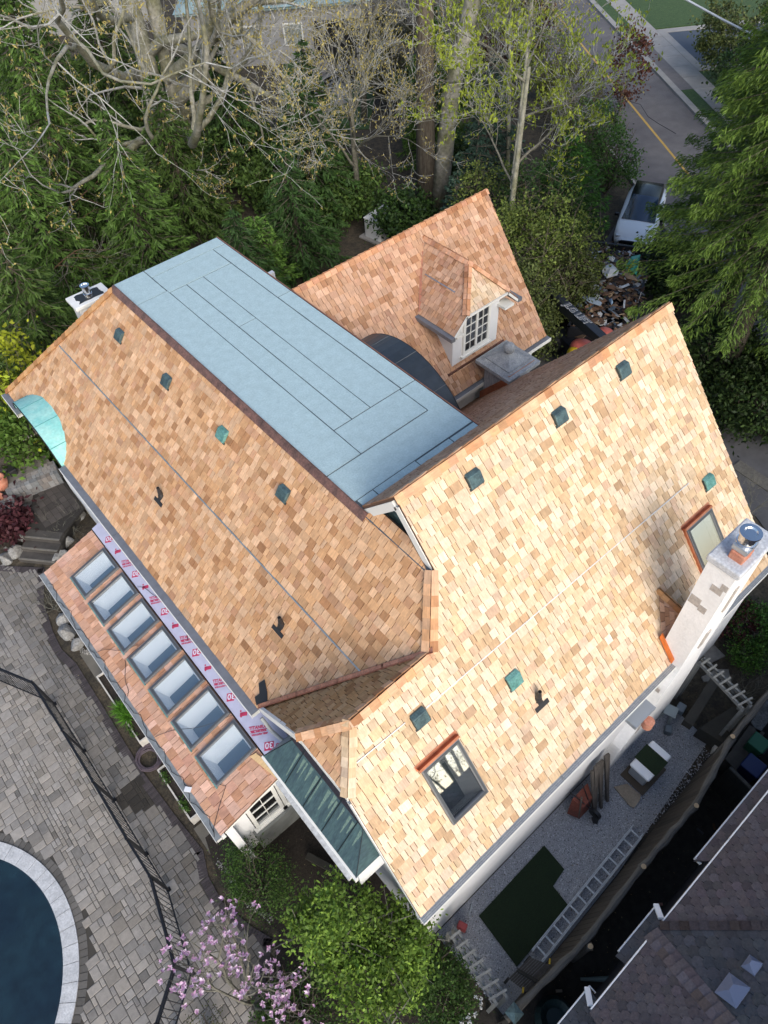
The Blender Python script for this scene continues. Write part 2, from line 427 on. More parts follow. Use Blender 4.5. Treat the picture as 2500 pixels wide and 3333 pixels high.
rV = roof(house, slV, [(3.78, 4.05), (2.03, 4.05), (1.37, 4.70), (1.37, 6.40)], palV, label='small shaded cedar slope beside the copper valley', wmin=0.07, wmax=0.26)
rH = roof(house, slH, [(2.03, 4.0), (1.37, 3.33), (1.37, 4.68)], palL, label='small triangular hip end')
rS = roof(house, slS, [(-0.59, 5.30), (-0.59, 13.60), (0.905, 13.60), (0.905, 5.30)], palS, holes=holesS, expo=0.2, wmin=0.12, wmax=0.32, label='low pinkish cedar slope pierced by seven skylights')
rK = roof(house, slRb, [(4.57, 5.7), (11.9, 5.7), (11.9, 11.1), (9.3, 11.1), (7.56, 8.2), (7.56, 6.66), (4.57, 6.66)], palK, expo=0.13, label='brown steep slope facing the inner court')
# far hip slope (mostly out of view) and its opposite side
mbh = MB(); mbh.face([(4.52, 16.3, 7.38), (7.55, 16.3, 7.38), (7.55, 17.4, 6.0), (7.0, 19.3, 3.9), (1.4, 19.3, 3.9)]); mbh.build('roof_slope', darkdeck, house, label='far hipped slope, only its edge caps in sight')

# ridge and hip caps
nR, nRb, nL, nB, nV, nH = slR.N, slRb.N, slL.N, slB.N, slV.N, slH.N
palC = palette((0.56, 0.33, 0.19), 0.16, 0.12); palCL = palette((0.46, 0.25, 0.11), 0.14, 0.12); palCb = palette((0.50, 0.27, 0.16), 0.14, 0.1)
nFar = Vector((0, 1.1, 1)).normalized()
caps(rR, (11.9, 5.7, 8.54), (4.57, 5.7, 8.54), nR, nRb, palC, w=0.14, expo=0.20)
caps(rL, (1.33, 19.42, 3.89), (4.46, 16.27, 7.34), nL, nFar, palCL, w=0.13, expo=0.19)
caps(rL, (3.78, 4.03, 6.60), (4.52, 4.78, 7.44), nR, nL, palC, w=0.13, expo=0.19)
caps(rB, (7.7, 13.12, 7.25), (14.42, 13.12, 7.25), nB, Vector((0, 1.1, 1)), palCb, w=0.12, expo=0.19)
caps(rV, (2.03, 4.0, 6.58), (3.78, 4.02, 6.60), nV, nR, palC, w=0.13, expo=0.19)
caps(rH, (1.37, 4.68, 5.83), (2.03, 4.0, 6.57), nV, nH, palC, w=0.12, expo=0.15)
caps(rH, (1.37, 3.33, 5.83), (2.03, 4.0, 6.57), nH, nR, palR, w=0.12, expo=0.16)

# horizontal metal strips let into the shingles
def strip(sl, x0, y0, x1, y1, w, part, m=zinc):
    a = sl.w(sl.st(x0, y0), 0.022); b = sl.w(sl.st(x1, y1), 0.022)
    mb = MB(); d = b-a; up = sl.T*w; n = max(1, int(d.length/2.0))
    for k in range(n): mb.obox(a+d*(k/n), d*(0.997/n), up, sl.N*0.006)
    return mb.build('zinc_strip', m, part)
zincw = mat('zinc_bright', (0.62, 0.62, 0.61), rough=0.5, metal=0.3, var=0.3, scale=30)
strip(slL, 2.93, 17.62, 2.93, 4.92, 0.035, rL)
strip(slR, 3.22, 3.53, 10.55, 3.49, 0.022, rR, zincw); strip(slR, 1.68, 3.58, 2.79, 3.56, 0.020, rR, zincw)

# flat felt roof with lapped sheets
mb = MB(); mb.box(4.50, 7.58, 6.50, 16.34, 7.25, 7.385); flat = mb.build('flat_roof', mat('felt_lap', (0.055, 0.075, 0.09), rough=0.9), house)
mb = MB(); mb.box(4.47, 4.88, 4.80, 6.49, 7.22, 7.39); mb.build('felt_sheet', mat('shaded_felt', (0.06, 0.085, 0.11), rough=0.6), flat)  # felt carried on below the gable, its shade put into the colour
sheets = [(4.52, 5.37, 15.14, 16.32), (5.39, 7.56, 15.92, 16.32), (5.39, 7.17, 15.04, 15.90), (7.19, 7.56, 13.0, 15.90), (7.19, 7.56, 8.55, 12.98),
          (4.52, 5.385, 7.70, 15.12), (5.40, 5.86, 8.56, 15.02), (5.875, 6.34, 12.70, 15.02), (5.875, 6.34, 8.56, 12.68), (6.355, 7.17, 8.56, 15.02),
          (5.40, 7.13, 7.70, 8.54), (7.145, 7.56, 7.66, 8.53), (4.52, 7.56, 6.86, 7.68), (4.60, 4.97, 6.60, 6.845), (4.985, 6.02, 6.60, 6.845), (6.035, 6.9, 6.60, 6.83), (6.915, 7.56, 6.60, 6.82)]
for i, (a, b, c, d) in enumerate(sheets):
    mb = MB(); g = 0.0045; z = 7.392+0.002*(i % 3)
    n = 10; xs = [a+g, b-g]
    def edge(x, y0, y1, k0):   # wavering laps
        return [(x+rnd.uniform(-0.003, 0.003), y0+(y1-y0)*k/n) for k in range(n+1)]
    pl = edge(xs[1], c+g, d-g, 0)+edge(xs[0], d-g, c+g, 0)
    mb.prism(pl, 7.385, z+0.004)
    mb.build('felt_sheet', felt, flat)
# fascia wall on the inner side of the flat roof
mb = MB(); mb.box(7.46, 7.56, 6.7, 16.3, 3.0, 7.25); mb.build('wall', stucco, house)
mb = MB()
for k in range(5): mb.box(7.575, 7.60, 6.70+1.93*k, 6.70+1.93*(k+1)-0.004, 7.30, 7.402)
mb.build('drip_edge', copper_new, flat)
# brown copper apron at the head of the long slope
mb = MB(); n = 6
for k in range(n):
    y0 = 6.45+(16.28-6.45)*k/n; y1 = 6.45+(16.28-6.45)*(k+1)/n
    mb.obox((4.40, y0, 7.31), (0.12, 0, 0.105), (0, y1-y0-0.006, 0), (-0.012, 0, 0.016))
    mb.obox((4.505, y0, 7.385), (0.03, 0, 0), (0, y1-y0-0.006, 0), (0, 0, 0.045))
mb.build('copper_apron', copper_brown, flat)

# copper valley between the long slope and the shaded one, and its black patch
mb = MB()
P0 = Vector((1.36, 6.45, 3.90)); P1 = Vector((3.80, 4.03, 6.60)); d = (P1-P0)
side = Vector((0.70, 0.70, 0)); 
for k in range(4):
    a = P0+d*(k/4.0); e = d*0.262
    mb.obox(a+Vector((-0.035, -0.035, 0.02)), e, Vector((0.05, 0.055, 0.05)), Vector((-0.012, -0.012, 0.022)))
    mb.obox(a+Vector((-0.03, -0.03, 0.045)), e, Vector((-0.03, -0.035, 0.035)), Vector((0, 0, 0.012)))
mb.build('copper_valley', mat('valley_copper', (0.62, 0.27, 0.17), rough=0.4, metal=0.6, var=0.3, scale=5, col2=(0.40, 0.17, 0.11)), house)
mb = MB(); mb.prism([(1.34, 6.5), (1.5, 6.28), (1.62, 6.42), (1.72, 6.62), (1.60, 6.70), (1.50, 6.56), (1.40, 6.62)], lambda x, y: 3.92+1.1*(x-1.34), lambda x, y: 3.95+1.1*(x-1.34)); mb.build('tar_patch', tar, house)

# ---- walls
def wall(vs, label=None, m=stucco): mb = MB(); [mb.prism(*v) if len(v) == 3 else mb.box(*v) for v in vs]; return mb.build('wall', m, house, label)
wall([(1.50, 1.64, 5.4, 19.2, 0.0, 3.70)])                       # garden side
wall([(1.34, 1.50, 5.4, 18.3, 0.0, 1.05)], 'projecting plinth of the garden wall')
wall([(1.34, 11.8, 1.60, 1.76, 0.0, 3.74)], 'long white side wall above the gravel')
mb = MB()                                                        # end wall with clipped gable
gp = [(1.66, 0.0), (6.2, 0.0), (6.2, 3.9), (4.62, 5.72), (3.40, 5.72), (1.66, 3.78)]
i0 = [(1.50, y, z) for y, z in gp]; i1 = [(1.62, y, z) for y, z in gp]; n = len(gp)
mb.mesh(i0+i1, [tuple(range(n)), tuple(reversed(range(n, 2*n)))]+[(i, (i+1) % n, n+(i+1) % n, n+i) for i in range(n)])
mb.build('wall', stucco, house, 'white gable end wall above the copper bay')
wall([(9.3, 14.2, 10.62, 10.76, 0.0, 3.86)], 'white wall under the dormer slope')
wall([(14.06, 14.2, 10.76, 15.6, 0.0, 3.8)]); wall([(11.66, 11.8, 1.76, 9.2, 0.0, 3.9)]); wall([(1.64, 10.6, 19.06, 19.2, 0.0, 3.7)])
mb = MB(); mb.mesh([(11.7, 1.8, 3.8), (11.7, 9.6, 3.8), (11.7, 5.7, 8.4), (11.8, 1.8, 3.8), (11.8, 9.6, 3.8), (11.8, 5.7, 8.4)], [(0, 1, 2), (5, 4, 3), (0, 3, 4, 1), (1, 4, 5, 2), (2, 5, 3, 0)]); mb.build('wall', stucco, house)
# white boards under the rakes
def board(p, q, w, h, name='barge_board', m=trimw, up=(0, 0, 1), label=None): mb = MB(); mb.bar(p, q, w, h, up=up); return mb.build(name, m, house, label)
board((1.33, 1.62, 3.60), (1.37, 3.33, 5.58), 0.05, 0.16); board((1.37, 3.33, 5.72), (1.37, 4.68, 5.72), 0.05, 0.16)
board((1.37, 4.68, 5.70), (1.37, 6.42, 3.80), 0.06, 0.20)
board((4.585, 4.82, 7.28), (4.585, 5.68, 8.30), 0.05, 0.17); board((4.585, 5.72, 8.30), (4.585, 6.62, 7.24), 0.05, 0.17)
board((11.86, 1.62, 3.70), (11.86, 5.66, 8.38), 0.05, 0.16); board((11.86, 5.74, 8.38), (11.86, 11.1, 2.05), 0.05, 0.16)
board((14.38, 10.38, 3.62), (14.38, 13.1, 7.02), 0.05, 0.15)
# upper gable recess between the flat roof and the high ridge
mb = MB(); mb.mesh([(4.86, 4.85, 7.2), (4.86, 6.60, 7.2), (4.86, 5.7, 8.40), (4.92, 4.85, 7.2), (4.92, 6.60, 7.2), (4.92, 5.7, 8.40)], [(0, 1, 2), (5, 4, 3), (0, 3, 4, 1), (1, 4, 5, 2), (2, 5, 3, 0)]); gw = mb.build('wall', stucco, house, 'small gable over the flat roof')
mb = MB(); mb.box(4.80, 4.86, 5.02, 6.35, 7.40, 7.55); mb.build('gable_flashing', patina_dark, gw)
mb = MB(); mb.box(4.82, 4.86, 5.34, 5.98, 7.62, 7.95); wq = mb.build('window', trimw, house, 'tiny attic window in the upper gable')
mb = MB(); mb.box(4.812, 4.82, 5.39, 5.64, 7.66, 7.91); mb.box(4.812, 4.82, 5.68, 5.93, 7.66, 7.91); mb.build('pane', glass, wq)
mb = MB(); mb.box(1.60, 4.52, 3.9, 16.3, 3.6, 3.7); mb.build('attic_floor', darkroom, house)

# ---- gutters
def gutter(x0, y0, x1, y1, z, w, label=None, m=gutterg):
    """trough running from (x0,y0) to (x1,y1); w = signed offset vector outward"""
    mb = MB(); d = Vector((x1-x0, y1-y0, 0)); o = Vector((w[0], w[1], 0)); ln = d.length; n = max(1, int(ln/2.9))
    a = Vector((x0, y0, z))
    g_ = mb
    g_.obox(a-Vector((0, 0, 0.11)), d, o*0.85, (0, 0, 0.012)); g_.obox(a+o*0.94-Vector((0, 0, 0.11)), d, o*0.06, (0, 0, 0.12)); g_.obox(a-Vector((0, 0, 0.11)), d, o*0.05, (0, 0, 0.11))
    g = mb.build('gutter', trimw, house, label)
    mb = MB()
    for k in range(n): mb.obox(a+d*(k/n)+Vector((0, 0, 0.0)), d*(1/n)*0.996, o*0.93, Vector((0, 0, 0.012)))
    mb.build('leaf_guard', m, g)
    return g
guardR = mat('pale_guard', (0.34, 0.36, 0.37), rough=0.5, metal=0.4, var=0.2, scale=9, col2=(0.44, 0.45, 0.44))
gutter(1.33, 19.38, 1.33, 18.25, 3.86, (-0.20, 0)); gutter(1.33, 15.46, 1.33, 6.40, 3.86, (-0.20, 0))
gutter(1.28, 1.60, 11.95, 1.60, 3.79, (0, -0.14), m=guardR)
mb = MB(); [mb.box(1.28, 11.95, 1.475+0.035*k, 1.480+0.035*k, 3.802, 3.808) for k in range(4)]; mb.build('gutter_rib', mat('rib', (0.16, 0.17, 0.18), rough=0.5), house)
gutter(9.9, 10.35, 14.48, 10.35, 3.78, (0, -0.15))
gutter(-0.59, 5.26, -0.59, 13.62, 2.77, (-0.14, 0), m=mat('mossy_guard', (0.19, 0.21, 0.22), rough=0.7, var=0.3, scale=8))
mb = MB(); mb.box(-0.60, -0.52, 5.26, 13.6, 2.60, 2.76); mb.build('fascia_board', trimw, house)

# ---- skylights
def skylight(sl, x0, x1, y0, y1, label, depth=0.55, copper=None, hgt=0.10, steep=False, room=(0.02, 0.03, 0.05), bot=(0.0, 1.0, 0.0, 1.0), gl=None):
    a = rect_hole(sl, x0, x1, y0, y1); s0, s1, t0, t1 = a; fw = 0.075
    mb = MB(); W = lambda s, t, h: sl.w((s, t), h)
    def ring(i0, i1, h0, h1, col=None):
        S = sl.S; T = sl.T; N = sl.N
        mb.obox(W(s0+i0, t0+i0, h0), S*(s1-s0-2*i0), T*(i1-i0), N*(h1-h0)); mb.obox(W(s0+i0, t1-i1, h0), S*(s1-s0-2*i0), T*(i1-i0), N*(h1-h0))
        mb.obox(W(s0+i0, t0+i1, h0), S*(i1-i0), T*(t1-t0-2*i1), N*(h1-h0)); mb.obox(W(s1-i1, t0+i1, h0), S*(i1-i0), T*(t1-t0-2*i1), N*(h1-h0))
    ring(0, fw, 0.0, hgt); fr = mb.build('skylight', frameg, house, label, bevel=0.006)
    mb = MB(); ring(0.022, fw-0.012, hgt, hgt+0.014); mb.build('cladding', mat('dark_cladding', (0.10, 0.105, 0.11), rough=0.35, metal=0.4), fr, bevel=0.003)
    mb = MB(); mb.obox(W(s0+fw, t0+fw, hgt-0.03), sl.S*(s1-s0-2*fw), sl.T*(t1-t0-2*fw), sl.N*0.006); mb.build('pane', gl or glass, fr)
    # pale shaft walls tapered inward so they look brighter; painted dim room below
    q = [sl.w((s, t), 0.02) for s, t in ((s0+fw, t0+fw), (s1-fw, t0+fw), (s1-fw, t1-fw), (s0+fw, t1-fw))]
    mb = MB(); w_, h_ = s1-s0-2*fw, t1-t0-2*fw
    q2 = [sl.w((s0+fw+w_*a_, t0+fw+h_*b_), 0.02)+Vector((0, 0, -depth)) for a_, b_ in ((bot[0], bot[2]), (bot[1], bot[2]), (bot[1], bot[3]), (bot[0], bot[3]))]
    for i in range(4): mb.face([q[i], q[(i+1) % 4], q2[(i+1) % 4], q2[i]])
    mb.build('shaft', wellw, fr)
    mb = MB(); mb.face(q2); mb.build('painted_opening', mat('painted_room_dark', room, rough=0.6), fr)  # sheet colour holds the unlit room and the sky's mirrored blue
    if copper is not None:
        mb = MB(); S, T, N = sl.S, sl.T, sl.N
        mb.obox(W(s0-0.03, t1, 0.01), S*(s1-s0+0.06), T*0.05, N*(hgt*0.9)); mb.obox(W(s0-0.05, t1+0.02, 0.015), S*(s1-s0+0.10), T*0.10, N*0.012)
        if copper == 2: mb.obox(W(s0-0.035, t0-0.02, 0.0), S*0.033, T*(t1-t0+0.04), N*hgt*0.8)
        mb.build('copper_flashing', copper_new, fr)
    return fr
skylight(slR, *skR[0], 'skylight with a bare tree mirrored in its glass, near the gutter', copper=1, depth=0.4, room=(0.10, 0.15, 0.17), bot=(0.02, 0.66, 0.22, 0.98), gl=glass2)
skylight(slR, *skR[1], 'skylight standing by the tall white chimney', copper=2, depth=0.25, room=(0.5, 0.55, 0.55), gl=glass2)
for k, q in enumerate(skS): skylight(slS, *q, None, hgt=0.075, depth=0.30, room=(0.02, 0.07, 0.15), bot=(0.36, 0.97, 0.20, 0.98))
for k, q in enumerate(skS):   # verdigris apron under each low skylight
    mb = MB(); mb.obox(slS.w(slS.st(q[0], q[2]), 0.02)+Vector((-0.03, -0.02, 0)), (0, q[3]-q[2]+0.04, 0), slS.T*0.03, slS.N*0.02); mb.build('verdigris_apron', patina_green, rS)

# ---- self-adhesive membrane strip with red print
z_m = lambda x: 2.77+0.29*(x+0.59)+0.02
mb = MB()
ys = [5.62, 7.2, 8.9, 10.6, 12.2, 13.62]
for i in range(5):
    mb.obox((0.93, ys[i], z_m(0.93)), (0.62, 0, 0.62*0.29), (0, ys[i+1]-ys[i], 0), (0, 0, 0.004+0.003*(i % 2)))
mem = mb.build('membrane', mat('lilac_membrane', (0.42, 0.43, 0.56), rough=0.45, var=0.08, scale=6, bump=0.3, bscale=9), house, 'lilac underlay strip printed in red')
redink = mat('red_ink', (0.42, 0.03, 0.09), rough=0.5)
ax = Vector((0.797, -0.604, 0)); ay = Vector((0.604, 0.797, 0))
def onm(v): return Vector((v.x, v.y, z_m(v.x)))
def ink(s, size, x, y, flip=1, white=False):
    mb = MB(); o = onm(Vector((x, y, 0)))+Vector((0, 0, 0.010 if white else 0.008)); A = Vector((ax.x*flip, ax.y*flip, ax.x*flip*0.29)); B = Vector((ay.x*flip, ay.y*flip, ay.x*flip*0.29))
    text_into(mb, s, size, o, A, B, (0, 0, 1), font_extra=0.004); return mb
y = 5.9; k = 0
while y < 13.4:
    if k % 3 == 0:
        mb = MB(); c0 = Vector((0.97, y, 0))
        pl = [c0+ax*a+ay*b for a, b in ((0, 0), (0.17, 0), (0.17, 0.04), (0.20, 0.04), (0.20, 0.17), (0, 0.17))]
        mb.prism([(p.x, p.y) for p in pl], lambda x, y: z_m(x)+0.006, lambda x, y: z_m(x)+0.0085); mb.build('print', redink, mem)
        ink('30', 0.17, 0.97+0.185*ax.x+0.15*ay.x, y+0.185*ax.y+0.15*ay.y, -1, True).build('print', mat('print_white', (0.6, 0.6, 0.72)), mem)
        ink('PSU', 0.10, 0.97+0.41*ax.x+0.11*ay.x, y+0.41*ax.y+0.11*ay.y, -1).build('print', redink, mem)
    elif k % 3 == 1:
        ink('TITANIUM', 0.088, 0.98, y+0.10).build('print', redink, mem)
        mb = MB(); c0 = Vector((0.98, y+0.06, 0)); pl = [c0+ax*a+ay*b for a, b in ((0, 0), (0.4, 0), (0.4, 0.014), (0, 0.014))]; mb.prism([(p.x, p.y) for p in pl], lambda x, y: z_m(x)+0.006, lambda x, y: z_m(x)+0.0085); mb.build('print', redink, mem)
        ink('PEEL AND STICK', 0.045, 0.97, y+0.02).build('print', redink, mem); ink('ICE & LOW TEMP', 0.045, 0.95, y-0.04).build('print', redink, mem)
    else:
        mb = MB(); c0 = Vector((1.00, y, 0)); pl = [c0+ax*a+ay*b for a, b in ((0, 0), (0.16, 0), (0.16, 0.08), (0, 0.08))]; mb.prism([(p.x, p.y) for p in pl], lambda x, y: z_m(x)+0.006, lambda x, y: z_m(x)+0.0085)
        pl = [c0+ax*a+ay*b for a, b in ((0.03, 0.055), (0.08, 0.055), (0.08, 0.075), (0.03, 0.075))]; mb.prism([(p.x, p.y) for p in pl], lambda x, y: z_m(x)+0.006, lambda x, y: z_m(x)+0.0085)
        for q in range(3):
            pl = [Vector((1.02+0.03*q, y-0.02+0.05*q, 0))+ax*(0.02*math.cos(t*0.785))+ay*(0.02*math.sin(t*0.785)) for t in range(8)]; mb.prism([(p.x, p.y) for p in pl], lambda x, y: z_m(x)+0.006, lambda x, y: z_m(x)+0.0085)
        mb.build('print', redink, mem)
    y += 0.47; k += 1

# ---- louvre-less copper roof vents
def vent(sl, x, y, m, part, s=0.30, sgn=1):
    c = sl.st(x, y); W = lambda a, b, h: sl.w((c[0]+a, c[1]+b), h); w = s/2; hgt = 0.11
    mb = MB()
    v = [W(-w*0.92, w, 0.03), W(w*0.92, w, 0.03), W(w, w*0.5, hgt), W(-w, w*0.5, hgt), W(w, -w, hgt*0.75), W(-w, -w, hgt*0.75),
         W(w, -w*1.05, 0.02), W(-w, -w*1.05, 0.02), W(-w, w*0.5, 0.02), W(w, w*0.5, 0.02)]
    mb.mesh(v, [(0, 1, 2, 3), (3, 2, 4, 5), (5, 4, 6, 7), (0, 3, 8), (3, 5, 7, 8), (1, 9, 2), (2, 9, 6, 4), (0, 8, 7, 6, 9, 1)])
    o = mb.build('roof_vent', m, house, bevel=0.012)
    mb = MB(); mb.obox(W(-w*1.12, -w*1.18, 0.018), sl.S*(s*1.12), sl.T*0.05, sl.N*0.008); mb.obox(W(-w*1.02, -w*0.7, 0.015), sl.S*0.02, sl.T*(s*0.7), sl.N*0.05); mb.build('vent_flange', mat('vent_dark', (0.03, 0.04, 0.04)), o)
    mb = MB(); mb.obox(W(-w*0.86, w*0.3, hgt*0.96), sl.S*(s*0.86), -sl.T*0.012, sl.N*0.008); mb.build('fold', m, o)
    return o
for i, (x, y) in enumerate(((4.07, 15.25), (4.07, 12.95), (4.08, 10.60), (4.08, 8.38))): vent(slL, x-0.12, y, patina_dark if i != 2 else patina_green, rL)
for i, (x, y, m_) in enumerate(((6.02, 5.36, patina_dark), (8.22, 5.36, patina_dark), (10.06, 5.36, patina_dark), (11.05, 3.32, patina_green), (4.9, 3.06, patina_green), (3.04, 3.50, patina_dark))): vent(slR, x, y, m_, rR, 0.30)
# ---- vent pipes with rubber boots
def pipe(sl, x, y, part, lean=(0, 0, 1)):
    c = sl.w(sl.st(x, y), 0.0); mb = MB(); mb.tube([c, c+Vector((0, 0, 0.16)), c+Vector((0, 0, 0.24))], [0.055, 0.05, 0.038], 14); 
    mb.lathe(c, [(0.085, -0.03), (0.07, 0.05), (0.05, 0.10)], 14)
    mb.tube([c+Vector((0, 0, 0.24)), c+Vector((0, 0, 0.30))], 0.036, 14)
    o = mb.build('vent_pipe', rubber, house, smooth=False)
    mb = MB(); mb.lathe(c+Vector((0, 0, 0.301)), [(0.026, 0), (0.026, 0.002)], 12); mb.build('bore', mat('bore', (0.002, 0.002, 0.002), rough=1), o)
    q = sl.st(x, y); mb = MB(); mb.obox(sl.w((q[0]-0.17, q[1]-0.20), 0.02), sl.S*0.34, sl.T*0.09, sl.N*0.01); mb.obox(sl.w((q[0]-0.06, q[1]-0.2), 0.02), sl.S*0.12, sl.T*0.25, sl.N*0.008); mb.build('pipe_flange', rubber, o)
pipe(slL, 2.44, 11.58, rL); pipe(slL, 2.52, 6.92, rL); pipe(slR, 5.17, 2.62, rR)

# ---- eyebrow roofs (arched, seamed metal)
def arch_roof(x0f, x1f, yc, hw, zb, h, m, seamm, label, n=22, seams=(0.2, 0.4, 0.6, 0.8), pw=0.5, sgn=1):
    """x0f = front rim x, x1f(z) = back line; arch over y"""
    mb = MB(); ys_ = []
    for k in range(n+1):
        t = math.pi*k/n; yy = yc-hw*math.cos(t); zz = zb+h*max(0.0, math.sin(t))**(2*pw); ys_.append((yy, zz))
    for k in range(n):
        (ya, za), (yb, zb_) = ys_[k], ys_[k+1]
        for (h0, fl) in ((0.0, 1), (-0.03, -1)):
            f = [(x0f, ya, za+h0), (x0f, yb, zb_+h0), (x1f(zb_, yb), yb, zb_+h0), (x1f(za, ya), ya, za+h0)]
            mb.face(f if fl*sgn > 0 else f[::-1])
        mb.face([(x0f, ya, za), (x0f, yb, zb_), (x0f, yb, zb_-0.03), (x0f, ya, za-0.03)])
    o = mb.build('eyebrow_roof', m, house, label)
    for sfr in seams:
        mb = MB(); k = sfr*n; i = int(k); f = k-i; ya = ys_[i][0]*(1-f)+ys_[i+1][0]*f; za = ys_[i][1]*(1-f)+ys_[i+1][1]*f
        mb.bar((x0f, ya, za+0.004), (x1f(za, ya), ya, za+0.004), 0.014, 0.014)
        mb.build('seam', seamm, o)
    mb = MB(); pts = [(x1f(z, y)+0.02*sgn, y, z+0.02) for y, z in ys_]; mb.tube(pts, 0.022, 5); mb.build('edge_flashing', tar, o)
    mb = MB(); mb.tube([(x0f, y, z-0.01) for y, z in ys_], 0.016, 5); mb.build('rim', tar, o)
    mb = MB(); v = [(x0f+0.12*sgn, y, z-0.06) for y, z in ys_]; mb.face(v+[(x0f+0.12*sgn, yc+hw, zb-0.5), (x0f+0.12*sgn, yc-hw, zb-0.5)]); mb.build('tympanum', stucco, o)
    return o
arch_roof(1.22, lambda z, y: 1.33+(z-3.878)/1.104+0.03, 17.03, 1.52, 3.86, 0.70, patina, mat('teal_seam', (0.10, 0.30, 0.30)), 'pale teal arched copper eyebrow over the garden door')
blackzinc = mat('black_zinc', (0.045, 0.055, 0.065), rough=0.45, metal=0.5, var=0.2, scale=4)
arch_roof(8.45, lambda z, y: 7.50, 9.75, 1.75, 6.18, 0.95, blackzinc, mat('zinc_seam', (0.09, 0.10, 0.11)), 'black arched metal roof curving up beside the felt', seams=(0.25, 0.45, 0.62, 0.8), pw=0.75, sgn=-1)
mb = MB(); mb.box(7.56, 8.32, 8.1, 11.4, 4.5, 6.2); mb.build('wall', stucco, house)

# ---- copper-roofed bay on the end wall
mb = MB(); mb.box(0.92, 1.50, 2.78, 5.34, 2.95, 4.12); bay = mb.build('bay', stucco, house, 'white bay boxed out under a dark verdigris roof')
A = (0.84, 5.44, 4.2); B = (0.84, 2.68, 4.2); Cc = (1.49, 2.68, 4.2); D = (1.49, 5.44, 4.2); E1 = (1.49, 3.15, 4.95); E2 = (1.49, 5.0, 4.95)
bayroof = mat('bay_copper', (0.060, 0.100, 0.120), rough=0.32, metal=0.35, var=0.25, scale=3.0, col2=(0.095, 0.165, 0.17), stretch=(0.7, 3.2, 0.7))
mb = MB(); mb.mesh([A, B, Cc, D, E1, E2], [(0, 1, 4, 5), (1, 2, 4), (3, 0, 5), (0, 3, 2, 1)]); br = mb.build('bay_roof', bayroof, bay)
for q0_, q1_ in [(B, E1), (A, E2)]+[((0.85, yy, 4.22), (1.48, yy, 4.945)) for yy in (4.75, 4.2, 3.65, 3.2)]: mb = MB(); mb.bar(q0_, q1_, 0.016, 0.014); mb.build('seam', mat('bay_seam', (0.02, 0.03, 0.034), rough=0.4, metal=0.4), br)
mb = MB(); zf_ = lambda x: 4.2+(x-0.84)*(0.75/0.65)+0.003; mb.face([(1.355, 2.98, zf_(1.355)), (1.355, 5.14, zf_(1.355)), (1.49, 5.0, zf_(1.49)), (1.49, 3.15, zf_(1.49))]); mb.build('plum_upstand', mat('plum_metal', (0.035, 0.030, 0.040), rough=0.35, metal=0.3, var=0.3, scale=12), br)
vs_ = MB()
for k in range(13):    # verdigris run-off streaks below the shingle joints
    yy = 3.1+1.75*k/12+rnd.uniform(-0.05, 0.05); x1 = 1.35-rnd.uniform(0, 0.04); x0 = x1-rnd.uniform(0.15, 0.4); w = rnd.uniform(0.012, 0.03)
    zf = lambda x: 4.2+(x-0.84)*(0.75/0.65)+0.005
    vs_.face([(x1, yy-w*1.5, zf(x1)), (x1, yy+w*1.5, zf(x1)), (x0, yy+w*0.4, zf(x0)), (x0, yy-w*0.4, zf(x0))])
vs_.build('stain', mat('runoff', (0.17, 0.24, 0.19), rough=0.6, var=0.4, scale=30, col2=(0.09, 0.16, 0.15)), br)
mb = MB(); mb.box(0.80, 0.86, 2.66, 5.46, 4.02, 4.19); mb.build('fascia', trimw, bay)
mb = MB(); mb.box(0.72, 0.80, 2.75, 4.9, 4.05, 4.16); mb.build('fascia_gutter', mat('weathered_white', (0.45, 0.46, 0.46), rough=0.7, var=0.3, scale=12), bay)
mb = MB(); mb.tube([(1.28, 6.3, 3.72), (1.30, 6.05, 3.5), (1.36, 5.75, 3.42), (1.36, 5.6, 3.3)], 0.04, 8); mb.build('downspout', mat('ds', (0.42, 0.43, 0.41), rough=0.5), house)
# low edge of bay: dark window band seen under
mb = MB(); mb.box(0.905, 0.92, 3.0, 5.1, 3.3, 3.9); mb.build('bay_window', glass, bay)

# ---- dormer
dz = lambda x: 7.0-1.08*abs(x-11.87)
mb = MB()
gp = [(10.94, 4.35), (12.68, 4.35), (12.68, 5.75), (12.40, 6.12), (11.34, 6.12), (10.94, 5.72)]
i0 = [(x, 10.80, z) for x, z in gp]; i1 = [(x, 10.90, z) for x, z in gp]; n = len(gp)
mb.mesh(i0+i1, [tuple(range(n)), tuple(reversed(range(n, 2*n)))]+[(i, (i+1) % n, n+(i+1) % n, n+i) for i in range(n)])
dorm = mb.build('dormer', stucco, house, 'dormer with a paned casement under its own hipped shingle roof')
mb = MB()
for xx in (10.94, 12.58): mb.mesh([(xx, 10.9, 4.3), (xx, 12.1, 5.9), (xx, 10.9, 5.75), (xx+0.1, 10.9, 4.3), (xx+0.1, 12.1, 5.9), (xx+0.1, 10.9, 5.75)], [(0, 1, 2), (5, 4, 3), (0, 3, 4, 1), (1, 4, 5, 2), (2, 5, 3, 0)])
mb.build('cheek', stucco, dorm)
slDl = Slope((10.68, 0, 7.0-1.08*1.19), (0, -1, 0), (1, 0, 1.08)); slDr = Slope((13.06, 0, 7.0-1.08*1.19), (0, 1, 0), (-1, 0, 1.08)); slDf = Slope((0, 10.52, 6.16), (1, 0, 0), (0, 0.75, 0.84))
yv = lambda z: 13.12-(7.25-z)/1.243
rDl = roof(house, slDl, [(11.87, 11.25), (11.87, yv(7.0)), (10.68, yv(5.715)), (10.68, 10.5), (11.10, 10.5)], palB, expo=0.15, label='darker side of the dormer roof with a metal strip')
rDr = roof(house, slDr, [(11.87, 11.25), (11.87, yv(7.0)), (13.06, yv(5.715)), (13.06, 10.5), (12.64, 10.5)], palB, expo=0.15)
